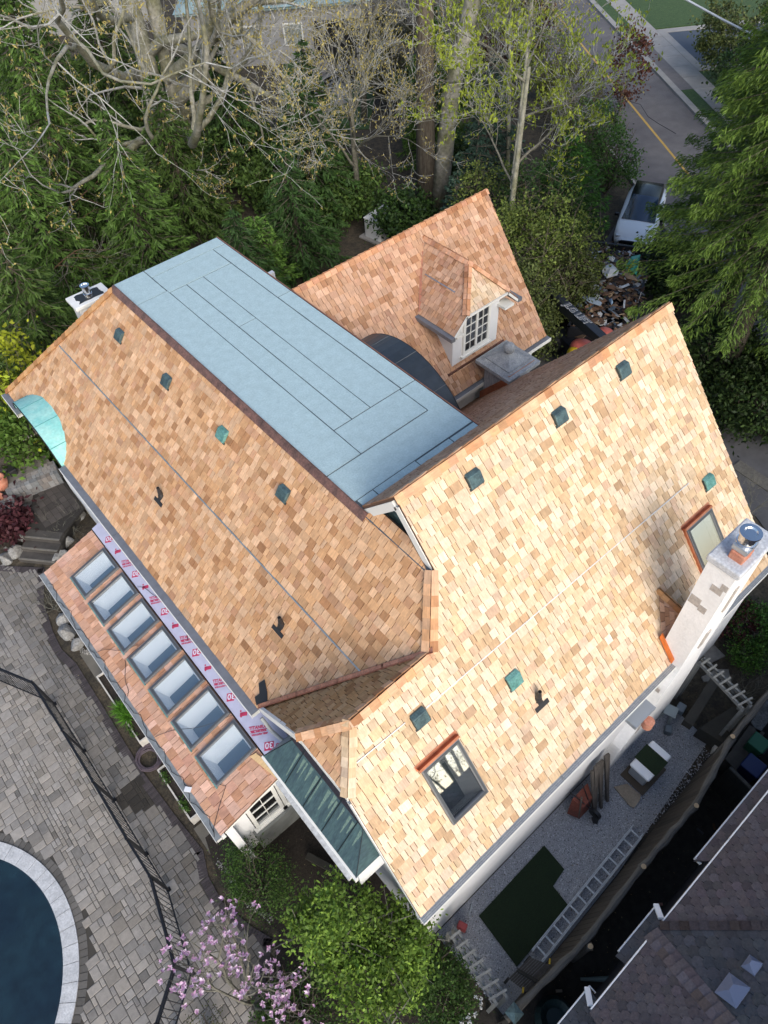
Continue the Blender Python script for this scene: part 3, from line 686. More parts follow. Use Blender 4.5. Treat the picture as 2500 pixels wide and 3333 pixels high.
rDf = roof(house, slDf, [(11.87, 11.27), (11.10, 10.5), (12.64, 10.5)], palR, expo=0.15, label='clipped front hip of the dormer')
caps(rDl, (11.87, 11.25, 7.0), (11.87, 13.0, 7.0), slDl.N, slDr.N, palCb, w=0.10, expo=0.15)
caps(rDf, (11.08, 10.5, 6.16), (11.87, 11.25, 7.0), slDl.N, slDf.N, palCb, w=0.09, expo=0.14)
caps(rDf, (12.66, 10.5, 6.16), (11.87, 11.25, 7.0), slDr.N, slDf.N, palCb, w=0.09, expo=0.14)
strip(slDl, 11.32, 11.15, 11.32, 12.3, 0.03, rDl)
mb = MB(); mb.bar((10.72, yv(5.715)-0.03, 5.77), (11.87, 13.0, 7.05), 0.07, 0.03); mb.build('copper_valley', copper_new, rDl)
mb = MB(); mb.box(10.54, 10.68, 10.45, yv(5.715), 5.60, 5.71); mb.build('dormer_gutter', gutterg, dorm)
mb = MB(); mb.box(13.06, 13.2, 10.45, yv(5.715), 5.60, 5.71); mb.build('dormer_gutter', gutterg, dorm)
mb = MB(); mb.bar((10.62, 10.54, 5.60), (11.12, 10.54, 6.10), 0.06, 0.14, up=(0, 1, 0)); mb.bar((11.08, 10.54, 6.09), (12.66, 10.54, 6.09), 0.06, 0.14, up=(0, 1, 0)); mb.bar((12.62, 10.54, 6.10), (13.12, 10.54, 5.60), 0.06, 0.14, up=(0, 1, 0))
mb.build('eaves_board', trimw, dorm)
mb = MB(); mb.box(10.80, 11.05, 10.5, 10.85, 5.55, 5.62); mb.box(12.6, 12.95, 10.5, 10.85, 5.55, 5.62); mb.build('soffit', trimw, dorm)
mb = MB(); mb.box(10.7, 12.9, 10.68, 10.82, 4.24, 4.30); mb.build('sill_flashing', copper_brown, dorm)
def casement(parent_loc, x0, x1, z0, z1, y, leaves, rows, cols, label, axis='x', depth=0.05):
    """paned casement window facing -y (axis x) at wall plane y; or facing -x (axis y)"""
    M_ = (lambda a, b, c: (a, b, c)) if axis == 'x' else (lambda a, b, c: (b, a, c))
    def bx(mb, a0, a1, b0, b1, c0, c1):
        p = M_(a0, b0, c0); q = M_(a1, b1, c1); mb.box(min(p[0], q[0]), max(p[0], q[0]), min(p[1], q[1]), max(p[1], q[1]), c0, c1)
    f = 0.05; mb = MB()
    bx(mb, x0, x1, y-depth, y, z0, z0+f); bx(mb, x0, x1, y-depth, y, z1-f, z1); bx(mb, x0, x0+f, y-depth, y, z0+f, z1-f); bx(mb, x1-f, x1, y-depth, y, z0+f, z1-f)
    w = mb.build('window', trimw, parent_loc, label)
    mb = MB(); bx(mb, x0-0.06, x1+0.06, y-depth-0.05, y, z0-0.05, z0); mb.build('sill', trimw, w)
    mb = MB(); bx(mb, x0+f, x1-f, y-0.012, y-0.004, z0+f, z1-f); mb.build('dark_room', mat('room_black', (0.012, 0.014, 0.018)), w)
    lw = (x1-x0-2*f)/leaves
    for k in range(leaves):
        a = x0+f+lw*k; b = a+lw; s_ = 0.035; mb = MB(); yy0, yy1 = y-depth+0.004, y-0.014
        bx(mb, a, a+s_, yy0, yy1, z0+f, z1-f); bx(mb, b-s_, b, yy0, yy1, z0+f, z1-f); bx(mb, a+s_, b-s_, yy0, yy1, z0+f, z0+f+s_); bx(mb, a+s_, b-s_, yy0, yy1, z1-f-s_, z1-f)
        mb.build('sash', trimw, w)
        ia, ib, ja, jb = a+s_, b-s_, z0+f+s_, z1-f-s_
        for r in range(rows):
            for c in range(cols):
                mb = MB(); pa = ia+(ib-ia)*c/cols+0.006; pb = ia+(ib-ia)*(c+1)/cols-0.006; qa = ja+(jb-ja)*r/rows+0.006; qb = ja+(jb-ja)*(r+1)/rows-0.006
                bx(mb, pa, pb, y-0.024, y-0.018, qa, qb); mb.build('pane', glass, w)
        mb = MB()
        for r in range(1, rows): bx(mb, ia, ib, y-depth+0.012, y-0.016, ja+(jb-ja)*r/rows-0.007, ja+(jb-ja)*r/rows+0.007)
        for c in range(1, cols): bx(mb, ia+(ib-ia)*c/cols-0.007, ia+(ib-ia)*c/cols+0.007, y-depth+0.010, y-0.016, ja, jb)
        mb.build('muntin', trimw, w)
    return w
casement(house, 11.30, 12.32, 4.58, 5.85, 10.80, 2, 4, 2, 'white double casement of the dormer')
casement(house, 13.2, 13.9, 2.2, 3.3, 10.62, 1, 2, 2, None)
# sunroom end wall with its windows, corner post
wall([(-0.45, 1.5, 5.56, 5.66, 0.0, 0.95), (-0.45, 0.0, 5.56, 5.66, 0.95, 2.62), (0.0, 1.5, 5.56, 5.66, 2.42, 2.85)], 'white sunroom end wall')
casement(house, 0.02, 0.75, 0.98, 2.42, 5.56, 1, 3, 2, None); casement(house, 0.77, 1.48, 0.98, 2.42, 5.56, 1, 3, 2, None)
mb = MB(); mb.box(-0.5, -0.33, 5.36, 5.54, 0.0, 2.62); mb.build('corner_post', stucco, house)
wall([(-0.45, -0.35, 5.66, 13.4, 0.0, 2.6)], 'sunroom side wall'); wall([(-0.45, 1.5, 13.3, 13.4, 0.0, 2.65)])
mb = MB(); mb.obox((-0.5, 5.30, 2.66), (1.4, 0, 0.41), (0, 0.03, 0), (0, 0, 0.1)); mb.build('barge_board', trimw, house)
mb = MB()
for k in range(5): mb.box(0.1, 1.5, 5.0+0.1*k, 5.56, 0.9-0.12*(5-k), 0.9-0.12*(4-k)) if k < 0 else None
mb.box(-0.1, 1.5, 5.40, 5.56, 0.0, 0.92); mb.build('plinth', mat('grey_boards', (0.20, 0.21, 0.20), rough=0.8, var=0.25, scale=3), house)

# ---- chimneys
def chimney_big():
    mb = MB()
    # shaft, widening in shoulders below the eaves
    prof = [(8.25, 9.30, 7.20), (8.25, 9.30, 3.6), (7.9, 9.35, 2.4), (7.2, 9.4, 1.2), (6.95, 9.4, 0.0)]
    y0, y1 = 1.38, 1.90
    vs, fs = [], []
    for a, b, z in prof: vs += [(a, y0-(0.0 if z > 3 else 0.02), z), (b, y0-(0.0 if z > 3 else 0.02), z), (b, y1, z), (a, y1, z)]
    for k in range(len(prof)-1):
        for j in range(4): fs.append((4*k+j, 4*k+(j+1) % 4, 4*(k+1)+(j+1) % 4, 4*(k+1)+j))
    fs += [(0, 1, 2, 3)]
    mb.mesh(vs, fs); ch = mb.build('chimney', mat('render_patched', (0.80, 0.80, 0.79), rough=0.9, var=0.05, scale=2.5, bump=0.4, bscale=25, col2=(0.74, 0.74, 0.73)), house, 'tall white rendered chimney at the side wall')
    mb = MB(); mb.box(8.20, 9.36, 1.33, 1.95, 7.20, 7.36); mb.build('cap', mat('cap_cement', (0.42, 0.44, 0.47), rough=0.85, var=0.25, scale=4, col2=(0.55, 0.56, 0.57), bump=0.4, bscale=14), ch, bevel=0.03)
    mb = MB(); mb.cbox((8.55, 1.58, 7.34), (0.30, 0.26, 0.20)); mb.build('flue_tile', terra, ch, bevel=0.02)
    mb = MB(); mb.cbox((8.60, 1.60, 7.54), (0.34, 0.28, 0.12)); mb.build('flue_collar', mat('galv', (0.5, 0.53, 0.55), rough=0.35, metal=0.8), ch, bevel=0.02)
    mb = MB(); mb.lathe((8.62, 1.62, 7.66), [(0.16, 0), (0.16, 0.03), (0.14, 0.04), (0.14, 0.22), (0.18, 0.23), (0.18, 0.26), (0.11, 0.265), (0.09, 0.235), (0.02, 0.235)], 24); mb.build('steel_cowl', steel, ch, smooth=False)
    bm_ = mat('exposed_patch', (0.42, 0.38, 0.34), rough=0.95, var=0.25, scale=14, bump=0.5, bscale=40)
    for (a, b, c, d) in ((1.45, 1.66, 6.55, 6.72), (1.40, 1.52, 6.725, 6.88), (1.67, 1.88, 5.9, 6.15), (1.52, 1.665, 5.84, 6.02), (1.45, 1.60, 2.9, 3.05)):   # patches of bare masonry on the inner face
        mb = MB(); xx = 8.25 if c > 3.6 else 8.02
        mb.box(xx-0.006, xx+0.01, a, b, c, d); mb.build('bare_patch', bm_, ch)
    for (a, b, c, d) in ((8.6, 8.75, 4.3, 4.9), (8.7, 8.8, 5.6, 6.4), (7.6, 7.75, 1.5, 1.9)):
        mb = MB(); mb.box(a, b, 1.352, 1.40, c, d); mb.build('bare_patch', bm_, ch)
    mb = MB(); mb.obox((8.20, 1.56, 3.86), (0, 0.44, 0.507), (0.05, 0, 0), (0, 0, 0.14)); mb.build('copper_flashing', mat('bright_copper', (0.80, 0.26, 0.08), rough=0.28, metal=0.9, var=0.2, scale=8), ch)
    # cricket (small saddle) uphill of the shaft
    return ch
chim = chimney_big()
zR = lambda y: 8.54-1.153*(5.7-y)
slC1 = Slope((8.18, 1.9, 4.16), (0.02, 1, 1.11), (0.55, 0, 0.42))
mb = MB(); a = (8.24, 1.92, zR(1.92)+0.02); b = (8.72, 2.56, zR(2.56)+0.02); c = (8.72, 1.92, zR(1.92)+0.62); d = (9.25, 1.92, zR(1.92)+0.02)
mb.mesh([a, b, c, d], [(0, 1, 2), (1, 3, 2), (0, 2, 3), (0, 3, 1)]); ck = mb.build('cricket', cedar, house, 'small shingled saddle behind the tall chimney')
def tri_shingles(a, b, c, part, pal, rows=5):
    a, b, c = map(Vector, (a, b, c)); n = (b-a).cross(c-a).normalized()
    if n.z < 0: n = -n
    for r in range(rows):
        f0, f1 = r/rows, (r+1)/rows; L0, R0 = a.lerp(c, f0), b.lerp(c, f0); L1, R1 = a.lerp(c, f1), b.lerp(c, f1); m_ = max(1, rows-r)
        for k in range(m_):
            col = pal(); mb = MB(); p = [L0.lerp(R0, k/m_), L0.lerp(R0, (k+1)/m_-0.01), L1.lerp(R1, (k+1)/m_-0.01), L1.lerp(R1, k/m_)]
            top = [p[0]+n*0.025, p[1]+n*0.025, p[2]+n*0.008, p[3]+n*0.008]; mb.face(top, col, [(0, 0), (0.2, 0), (0.2, 0.2), (0, 0.2)])
            for i in range(4): j = (i+1) % 4; mb.face([p[i], p[j], top[j], top[i]], col)
            mb.build('shingle', cedar, part)
tri_shingles(a, b, c, ck, palB); tri_shingles(d, b, c, ck, palL)
caps(ck, (8.72, 2.56, zR(2.56)+0.03), (8.72, 1.95, zR(1.95)+0.62), Vector((-0.8, 0.3, 0.7)), Vector((0.8, 0.3, 0.7)), palCL, w=0.09, expo=0.15)

mb = MB(); mb.box(11.62, 12.5, 9.32, 10.2, 1.5, 4.45); sc = mb.build('chimney', mat('weathered_stone', (0.24, 0.25, 0.26), rough=0.9, var=0.35, scale=9, col2=(0.38, 0.385, 0.39), stretch=(3, 3, 0.5)), house, 'squat grey stone pier capped by a ball')
mb = MB(); mb.box(11.45, 12.68, 9.15, 10.42, 4.46, 4.58); cap = mb.build('cap', stone, sc, bevel=0.01)
mb = MB(); v = [(11.49, 9.19, 4.575), (12.64, 9.19, 4.575), (12.64, 10.38, 4.575), (11.49, 10.38, 4.575), (11.66, 9.36, 4.64), (12.47, 9.36, 4.64), (12.47, 10.21, 4.64), (11.66, 10.21, 4.64)]
mb.mesh(v, [(0, 1, 5, 4), (1, 2, 6, 5), (2, 3, 7, 6), (3, 0, 4, 7), (4, 5, 6, 7)])
v = [(11.66, 9.36, 4.66), (12.47, 9.36, 4.66), (12.47, 10.21, 4.66), (11.66, 10.21, 4.66), (12.03, 9.75, 4.90), (12.10, 9.75, 4.90), (12.10, 9.82, 4.90), (12.03, 9.82, 4.90)]
mb.box(11.64, 12.49, 9.34, 10.23, 4.635, 4.665); mb.mesh(v, [(0, 1, 5, 4), (1, 2, 6, 5), (2, 3, 7, 6), (3, 0, 4, 7), (4, 5, 6, 7)])
mb.build('cap_slope', stone, sc)
mb = MB(); ball(mb, (12.065, 9.785, 5.0), 0.165, 14); mb.build('stone_ball', stone, sc, smooth=True)
mb = MB(); zk = lambda y: 8.54-1.18*(y-5.7)
mb.obox((11.56, 10.26, zk(10.26)+0.02), (0, -1.0, 1.18), (0.05, 0, 0), (0, 0, 0.28)); mb.obox((11.56, 9.26, zk(9.26)+0.02), (1.0, 0, 0), (0, 0.05, 0), (0, 0, 0.25)); mb.build('copper_flashing', copper_new, sc)

# left rear chimney, white box with black tar and steel cowl
whitem = mat('white_painted_cap', (0.66, 0.66, 0.64), rough=0.6, var=0.12, scale=3)
mb = MB(); mb.box(3.78, 4.68, 17.56, 18.1, 3.0, 6.38); lc = mb.build('chimney', whitem, house, 'white boxed chimney behind the far hip')
mb = MB(); mb.box(3.70, 4.76, 17.50, 18.16, 6.39, 6.50); mb.build('cap', whitem, lc, bevel=0.02)
mb = MB(); pl = []
for k in range(26):
    t = 2*math.pi*k/26; r_ = 1+rnd.uniform(-0.16, 0.12); cx, cy = math.cos(t), math.sin(t); q = max(abs(cx), abs(cy)); pl.append((4.23+0.34*r_*cx/q, 17.83+0.22*r_*cy/q))
mb.prism(pl, 6.50, 6.508); mb.build('tar_patch', tar, lc)
mb = MB(); mb.lathe((4.23, 17.83, 6.505), [(0.14, 0), (0.12, 0.08), (0.105, 0.09), (0.105, 0.28), (0.125, 0.285), (0.125, 0.31), (0.08, 0.315), (0.07, 0.29), (0.01, 0.29)], 22); mb.build('steel_cowl', steel, lc)

# ---- emit the shingles: the 300 that show largest as pieces of their own, the rest joined per slope
ALLSH.sort(key=lambda r: -r[0])
def addpiece(mb, fcs):
    for pts, col, uv in fcs: mb.face(pts, col, uv)
for ar, deck, fcs in ALLSH[:300]:
    mb = MB(); addpiece(mb, fcs); mb.build('shingle', cedar, deck)
rest = {}
for ar, deck, fcs in ALLSH[300:]: rest.setdefault(deck.name, (deck, MB()))[1]; addpiece(rest[deck.name][1], fcs)
for nme, (deck, mb) in rest.items(): mb.build('shingle_courses', cedar, deck, kind='stuff')

# ---- small things lying on or tied to the house
mb = MB(); a = at(838, 2425, 3.28); 
p0 = Vector((0.68, 6.02, 3.18)); p1 = Vector((0.90, 5.02, 3.22)); d = p1-p0; w = Vector((0.14, 0.03, 0.04))
mb.mesh([p0+w*0.1, p0+w*0.9+d*0.06, p1+w, p1-d*0.05, p0+w*0.1+Vector((0, 0, 0.025)), p0+w*0.9+d*0.06+Vector((0, 0, 0.025)), p1+w+Vector((0, 0, 0.025)), p1-d*0.05+Vector((0, 0, 0.025))], [(0, 1, 2, 3), (7, 6, 5, 4), (0, 4, 5, 1), (1, 5, 6, 2), (2, 6, 7, 3), (3, 7, 4, 0)])
tag(mb.build('timber_offcut', mat('fresh_pine', (0.62, 0.43, 0.22), rough=0.7, var=0.15, scale=6, stretch=(1, 8, 1))), 'fresh pine offcut lying across the corner of the low sunroom roof', 'board')
mb = MB(); pts = []
for k in range(60):
    yv_ = 13.2-7.6*k/59; pts.append((-0.64+0.05*math.sin(k*0.9)+0.03*math.sin(k*2.3), yv_, 2.80))
mb.tube(pts, 0.006, 4, cap=False)
pts = [(-0.64, 5.6, 2.80), (-0.66, 5.42, 2.80), (-0.70, 5.35, 2.79), (-0.62, 5.5, 2.80), (-0.3, 5.75, 2.88), (0.0, 5.95, 2.97), (-0.16, 6.2, 2.95)]; mb.tube(pts, 0.006, 4, cap=False)
for (x0_, y0_, x1_, y1_) in ((-0.62, 10.6, 0.2, 9.93), (-0.2, 9.9, -0.6, 9.1), (-0.6, 7.9, 0.9, 6.95), (0.95, 11.2, 1.35, 10.2), (1.1, 9.1, 1.3, 9.6)):
    pts = [(x0_+(x1_-x0_)*t+0.03*math.sin(9*t), y0_+(y1_-y0_)*t+0.04*math.sin(7*t), z_m(x0_+(x1_-x0_)*t)+0.03) for t in [k/10 for k in range(11)]]; mb.tube(pts, 0.006, 4, cap=False)
tag(mb.build('heating_cable', rubber), 'thin black heating cable trailing along the sunroom gutter and roof', 'cable')
mb = MB(); c = at(612, 2570, 2.82); mb.cbox(c, (0.10, 0.14, 0.02), 0.7); tag(mb.build('crumpled_packet', mat('foil_white', (0.7, 0.72, 0.74), rough=0.4)), 'crumpled silver-white packet lying on the sunroom gutter', 'packet')
# ================================================================ GROUND, PATIO, POOL
soil = mat('leaf_litter_soil', (0.035, 0.030, 0.022), rough=1.0, var=0.5, scale=3, col2=(0.075, 0.06, 0.04), bump=0.8, bscale=30)
lawn = mat('dark_lawn', (0.030, 0.065, 0.018), rough=1.0, var=0.35, scale=5, col2=(0.045, 0.085, 0.025), bump=0.6, bscale=60)
mb = MB(); mb.box(-150, 250, -150, 300, -0.4, -0.03); struct(mb.build('ground', soil))
paver_m = mat('paver', attr=True, rough=0.85, var=0.16, scale=9, bump=0.35, bscale=70)
brick_m = mat('dark_brick_paver', attr=True, rough=0.85, var=0.15, scale=20, bump=0.2, bscale=60)
PCX, PCY = -7.41, 7.60
border = [(-9.5, 17.6), (-1.62, 17.37), (-0.62, 16.35), (-1.15, 15.2), (-1.36, 14.1), (-1.42, 13.4), (-1.30, 12.7), (-1.32, 10.9), (-1.36, 8.93), (-1.27, 7.3), (-1.18, 6.3), (-1.38, 5.75), (-1.42, 5.1), (-1.20, 4.3), (-0.98, 3.79), (-1.5, 3.3), (-2.3, 2.6), (-4.0, 1.6), (-9.5, 1.6)]
mb = MB(); mb.prism(border, -0.03, -0.006); patio = struct(mb.build('patio', mat('joint_sand', (0.05, 0.045, 0.038), rough=1)))
def dist_border(x, y):
    best = 9
    for i in range(len(border)):
        ax_, ay_ = border[i-1]; bx_, by_ = border[i]; dx, dy = bx_-ax_, by_-ay_; t = max(0, min(1, ((x-ax_)*dx+(y-ay_)*dy)/(dx*dx+dy*dy)))
        best = min(best, math.hypot(x-ax_-t*dx, y-ay_-t*dy))
    return best
G = 0.095; x0g, y0g = -9.4, 1.7; nx, ny = 90, 168
occ = np.zeros((nx, ny), bool); pav = []
r2 = random.Random(5)
def wet(x, y):   # the spill of water beside the hose
    return ((x+1.62)/0.62)**2+((y-8.35+0.35*(x+1.6))/0.42)**2+0.5*math.sin(9*x)*math.sin(8*y) < 0.95 or ((x+1.22)/0.3)**2+((y-8.9)/0.5)**2 < 1
for j in range(ny):
    for i in range(nx):
        if occ[i, j]: continue
        opts = [(3, 3), (3, 2), (2, 3), (2, 2), (2, 2), (3, 2), (2, 1), (1, 2)]; r2.shuffle(opts); opts.append((1, 1)); opts.append((1, 1))
        for a, b in opts:
            if i+a <= nx and j+b <= ny and not occ[i:i+a, j:j+b].any(): break
        occ[i:i+a, j:j+b] = True
        x = x0g+i*G; y = y0g+j*G; cx, cy = x+a*G/2, y+b*G/2
        rp = math.hypot(cx-PCX, cy-PCY)
        if rp < 3.60 or not inside((cx, cy), border): continue
        if dist_border(cx, cy) < 0.13 and cy < 17.0: continue
        pav.append((x, y, a*G, b*G))
pieces = []
for x, y, w, h in pav:
    g = 0.006; k = max(0.6, min(1.35, r2.gauss(1, 0.11))); warm = r2.uniform(-0.006, 0.012)
    base = 0.235 if x < -2.2 else 0.175
    if r2.random() < 0.10: k *= 0.72
    c = (base*k*1.08+warm, base*k+warm*0.4, base*k*0.90-warm*0.4)
    if wet(x+w/2, y+h/2): c = (0.038*k, 0.032*k, 0.025*k)
    mb = MB(); t = 0.003*r2.random(); e = 0.012
    o = [(x+g, y+g), (x+w-g, y+g), (x+w-g, y+h-g), (x+g, y+h-g)]; o = [(p[0]+r2.uniform(-.003, .003), p[1]+r2.uniform(-.003, .003)) for p in o]
    ii = [(x+g+e, y+g+e), (x+w-g-e, y+g+e), (x+w-g-e, y+h-g-e), (x+g+e, y+h-g-e)]
    vs = [(p[0], p[1], -0.006) for p in o]+[(p[0], p[1], 0.000+t) for p in o]+[(p[0], p[1], 0.006+t) for p in ii]
    fs = [(8, 9, 10, 11)]+[(4+q, 4+(q+1) % 4, 8+(q+1) % 4, 8+q) for q in range(4)]+[(q, (q+1) % 4, 4+(q+1) % 4, 4+q) for q in range(4)]
    P = [proj(v) for v in vs[8:]]; ar = abs(area2([tuple(p) for p in P])); cxp = sum(p[0] for p in P)/4; cyp = sum(p[1] for p in P)/4
    if not (0 < cxp < 2500 and 0 < cyp < 3333): ar = 0
    pieces.append((ar, vs, fs, c))
pieces.sort(key=lambda p: -p[0])
for ar, vs, fs, c in pieces[:300]: mb = MB(); mb.mesh(vs, fs, c); mb.build('paver', paver_m, patio)
mb = MB(); [mb.mesh(vs, fs, c) for ar, vs, fs, c in pieces[300:]]; mb.build('paving_field', paver_m, patio, kind='stuff')
# soldier course of narrow dark bricks along the border
mb = MB()
for i in range(1, len(border)-2):
    a = Vector((*border[i], 0)); b = Vector((*border[i+1], 0)); d = b-a; L_ = d.length; d.normalize(); nrm = Vector((-d.y, d.x, 0))
    if not inside(tuple((a+nrm*0.1+d*L_/2).xy), border): nrm = -nrm
    n = max(1, int(L_/0.062))
    for k in range(n):
        c = 0.045*r2.uniform(0.75, 1.3); mb.obox(a+d*(L_*k/n)+Vector((0, 0, -0.005)), d*(L_/n-0.007), nrm*0.20, (0, 0, 0.012), (c*1.15, c*0.95, c))
mb.build('brick_edging', brick_m, patio, kind='stuff')
# pool
pool = thing('swimming_pool', 'dark round-ended swimming pool rimmed with pale stone coping', 'swimming pool', (PCX, PCY, 0))
def ring(mb, r0, r1, a0, a1, z0, z1, n=3, col=None):
    pl = [(PCX+r0*math.cos(a0+(a1-a0)*k/n), PCY+r0*math.sin(a0+(a1-a0)*k/n)) for k in range(n+1)]+[(PCX+r1*math.cos(a1+(a0-a1)*k/n), PCY+r1*math.sin(a1+(a0-a1)*k/n)) for k in range(n+1)]
    mb.prism(pl, z0, z1, col)
copm = mat('coping_stone', (0.50, 0.51, 0.52), rough=0.85, var=0.2, scale=5, col2=(0.38, 0.39, 0.40), bump=0.4, bscale=30)
N_ = 58
for k in range(N_):
    a0 = 2*math.pi*k/N_; a1 = 2*math.pi*(k+1)/N_
    if math.cos((a0+a1)/2) < -0.2: continue
    mb = MB(); ring(mb, 3.06, 3.39, a0+0.0016, a1-0.0016, -0.02, 0.03+r2.uniform(0, 0.004)); mb.build('coping_stone', copm, pool)
mb = MB(); ring(mb, 3.06, 3.38, math.pi*0.56, math.pi*1.44, -0.02, 0.028, 30); mb.build('coping_stone', copm, pool)
mb = MB(); n = 150
for k in range(n):
    a0 = 2*math.pi*k/n; c = 0.10*r2.uniform(0.7, 1.25); ring(mb, 3.395, 3.575, a0+0.002, a0+2*math.pi/n-0.002, -0.01, 0.006, 1, (c*1.05, c*0.98, c*0.88))
mb.build('brick_edging', brick_m, patio, kind='stuff')
mb = MB(); mb.lathe((PCX, PCY, 0), [(3.08, -1.5), (3.08, -0.02)], 60); mb.build('basin', mat('basin_liner', (0.016, 0.030, 0.042), rough=0.6), pool)
wm = mat('pool_water', (0.004, 0.013, 0.021), rough=0.05, bump=0.12, bscale=9, scale=0.7, spec=0.8, var=0.3, col2=(0.008, 0.024, 0.032))
mb = MB(); mb.prism([(PCX+3.07*math.cos(2*math.pi*k/60), PCY+3.07*math.sin(2*math.pi*k/60)) for k in range(60)], -0.02, 0.004); mb.build('water_surface', wm, pool)
mb = MB(); stm = mat('pool_step', (0.022, 0.034, 0.038), rough=0.25)
for k in range(3):
    a0, a1 = R(28+6*k*0), R(75); ring(mb, 2.35, 3.055, R(33), R(100), 0.0045, 0.006, 12)
    break
mb.build('pool_step', stm, pool)

# black metal pool fence: four straight bays, a swung end bay and the far bays
ironm = mat('black_iron', (0.012, 0.013, 0.016), rough=0.4, metal=0.3)
fence = thing('pool_fence', 'black metal railing fence running between pool and house', 'fence', (-2.22, 8.7, 0))
fp = [(-3.25, 13.9), (-2.26, 11.99), (-2.23, 10.30), (-2.22, 8.70), (-2.22, 7.10), (-2.20, 6.11), (-2.62, 4.39), (-3.36, 3.80), (-4.6, 3.0)]
FH = 1.37
for k, (x, y) in enumerate(fp[:-1]):
    mb = MB(); mb.box(x-0.025, x+0.025, y-0.025, y+0.025, 0, FH+0.05); mb.box(x-0.05, x+0.05, y-0.05, y+0.05, 0, 0.015); mb.build('post', ironm, fence)
for k in range(len(fp)-1):
    a = Vector((*fp[k], 0)); b = Vector((*fp[k+1], 0)); d = (b-a); L_ = d.length; u = d.normalized()
    a2, b2 = a+u*0.03, b-u*0.03
    for z, w in ((FH, 0.042), (FH-0.14, 0.028), (0.10, 0.030)):
        mb = MB(); mb.bar(a2+Vector((0, 0, z)), b2+Vector((0, 0, z)), w, 0.028); mb.build('rail', ironm, fence)
    mb = MB(); n = int(L_/0.12)
    for q in range(1, n): p = a+u*(L_*q/n); mb.bar(p+Vector((0, 0, 0.11)), p+Vector((0, 0, FH-0.01)), 0.012)
    mb.build('pickets', ironm, fence, kind='stuff')

# planter boxes against the sunroom
plm = mat('planter_concrete', (0.50, 0.48, 0.44), rough=0.9, var=0.15, scale=6)
darksoil = mat('dark_earth', (0.028, 0.022, 0.017), rough=1, var=0.5, scale=25, bump=0.8, bscale=50)
def planter(y0, y1, label):
    t = thing('planter_box', label, 'planter', (-0.86, (y0+y1)/2, 0), 'planter boxes under the sunroom eaves')
    mb = MB(); x0_, x1_ = -1.05, -0.62; e = 0.035
    mb.box(x0_, x0_+e, y0, y1, 0, 0.38); mb.box(x1_-e, x1_, y0, y1, 0, 0.38); mb.box(x0_+e, x1_-e, y0, y0+e, 0, 0.38); mb.box(x0_+e, x1_-e, y1-e, y1, 0, 0.38); mb.build('box', plm, t)
    mb = MB(); mb.box(x0_+e, x1_-e, y0+e, y1-e, 0, 0.32); mb.build('soil', darksoil, t)
planter(9.35, 11.72, 'long narrow planter box holding a bright green feathery plant'); planter(6.92, 8.46, 'narrow planter box with small leaves nearest the sunroom corner')
mb = MB(); mb.box(-1.1, -0.45, 11.8, 12.9, -0.03, 0.01); mb.box(-1.1, -0.45, 5.4, 6.85, -0.03, 0.01); struct(mb.build('path', mat('plain_slab', (0.13, 0.12, 0.10), rough=0.9, var=0.15, scale=4)))
# coiled hose
mb = MB(); pts = []; r3 = random.Random(3)
for k in range(420):
    a = k*0.26; rr = 0.27+0.05*math.sin(k*0.037)+r3.uniform(-0.008, 0.008); pts.append((-1.07+rr*math.cos(a)+0.03*math.sin(a*0.13), 9.02+rr*1.1*math.sin(a)+0.03*math.cos(a*0.11), 0.02+0.05*(k/420)+0.015*math.sin(a*1.7)))
mb.tube(pts, 0.011, 5, cap=False)
h = mb.build('garden_hose', mat('hose_violet', (0.11, 0.085, 0.10), rough=0.5)); tag(h, 'coiled violet-grey garden hose beside the wet paving', 'hose')

# ---------------------------------------------------------------- rocks, steps, retaining walls by the far left
rockm = mat('boulder_rock', (0.17, 0.165, 0.155), rough=0.95, var=0.4, scale=4, col2=(0.28, 0.28, 0.27), bump=1.0, bscale=12)
def rock_mesh(seed, n=3):
    import bmesh
    bm = bmesh.new(); bmesh.ops.create_icosphere(bm, subdivisions=n, radius=1); q = random.Random(seed)
    cuts = [(Vector((q.uniform(-1, 1), q.uniform(-1, 1), q.uniform(-0.3, 1))).normalized(), q.uniform(0.45, 0.8)) for _ in range(9)]
    for v in bm.verts:
        for nn, d in cuts:
            e = v.co.dot(nn)-d
            if e > 0: v.co -= nn*e*0.92
        v.co *= 1+0.04*math.sin(7*v.co.x+seed)*math.cos(6*v.co.y)
    me = bpy.data.meshes.new('boulder'); bm.to_mesh(me); bm.free(); me.materials.append(rockm); return me
rocks = [rock_mesh(s) for s in range(5)]
def boulder(x, y, z, s, k, label, name='boulder', group=None):
    o = bpy.data.objects.new(name, rocks[k % 5]); C.objects.link(o); o.location = (x, y, z); o.scale = s; o.rotation_euler = (0, 0, k*1.3)
    tag(o, label, 'rock', group); return o
cl = lambda x, y: (x*.2712, 1300+y*.2712)
for k, (px_, py_, s, lab) in enumerate((((360), 1230, 0.36, 'largest grey boulder beside the dark garden path, nearest the block wall'), (300, 1430, 0.38, 'grey boulder in the middle of the row along the path'), (225, 1620, 0.27, 'small rounded boulder at the red shrub'),
        (165, 1800, 0.30, 'grey boulder at the foot of the garden steps'), (50, 1900, 0.25, 'flat boulder at the very edge below the red shrub'), (690, 1860, 0.30, 'dark boulder between the steps and the sunroom roof'), (790, 1690, 0.27, 'dark boulder under the bare twigs'), (890, 1370, 0.33, 'boulder tangled with pale string by the house wall'))):
    p = at(*cl(px_, py_), 0.15); boulder(p[0], p[1], 0.08, (s, s*0.85, s*0.8), k, lab)
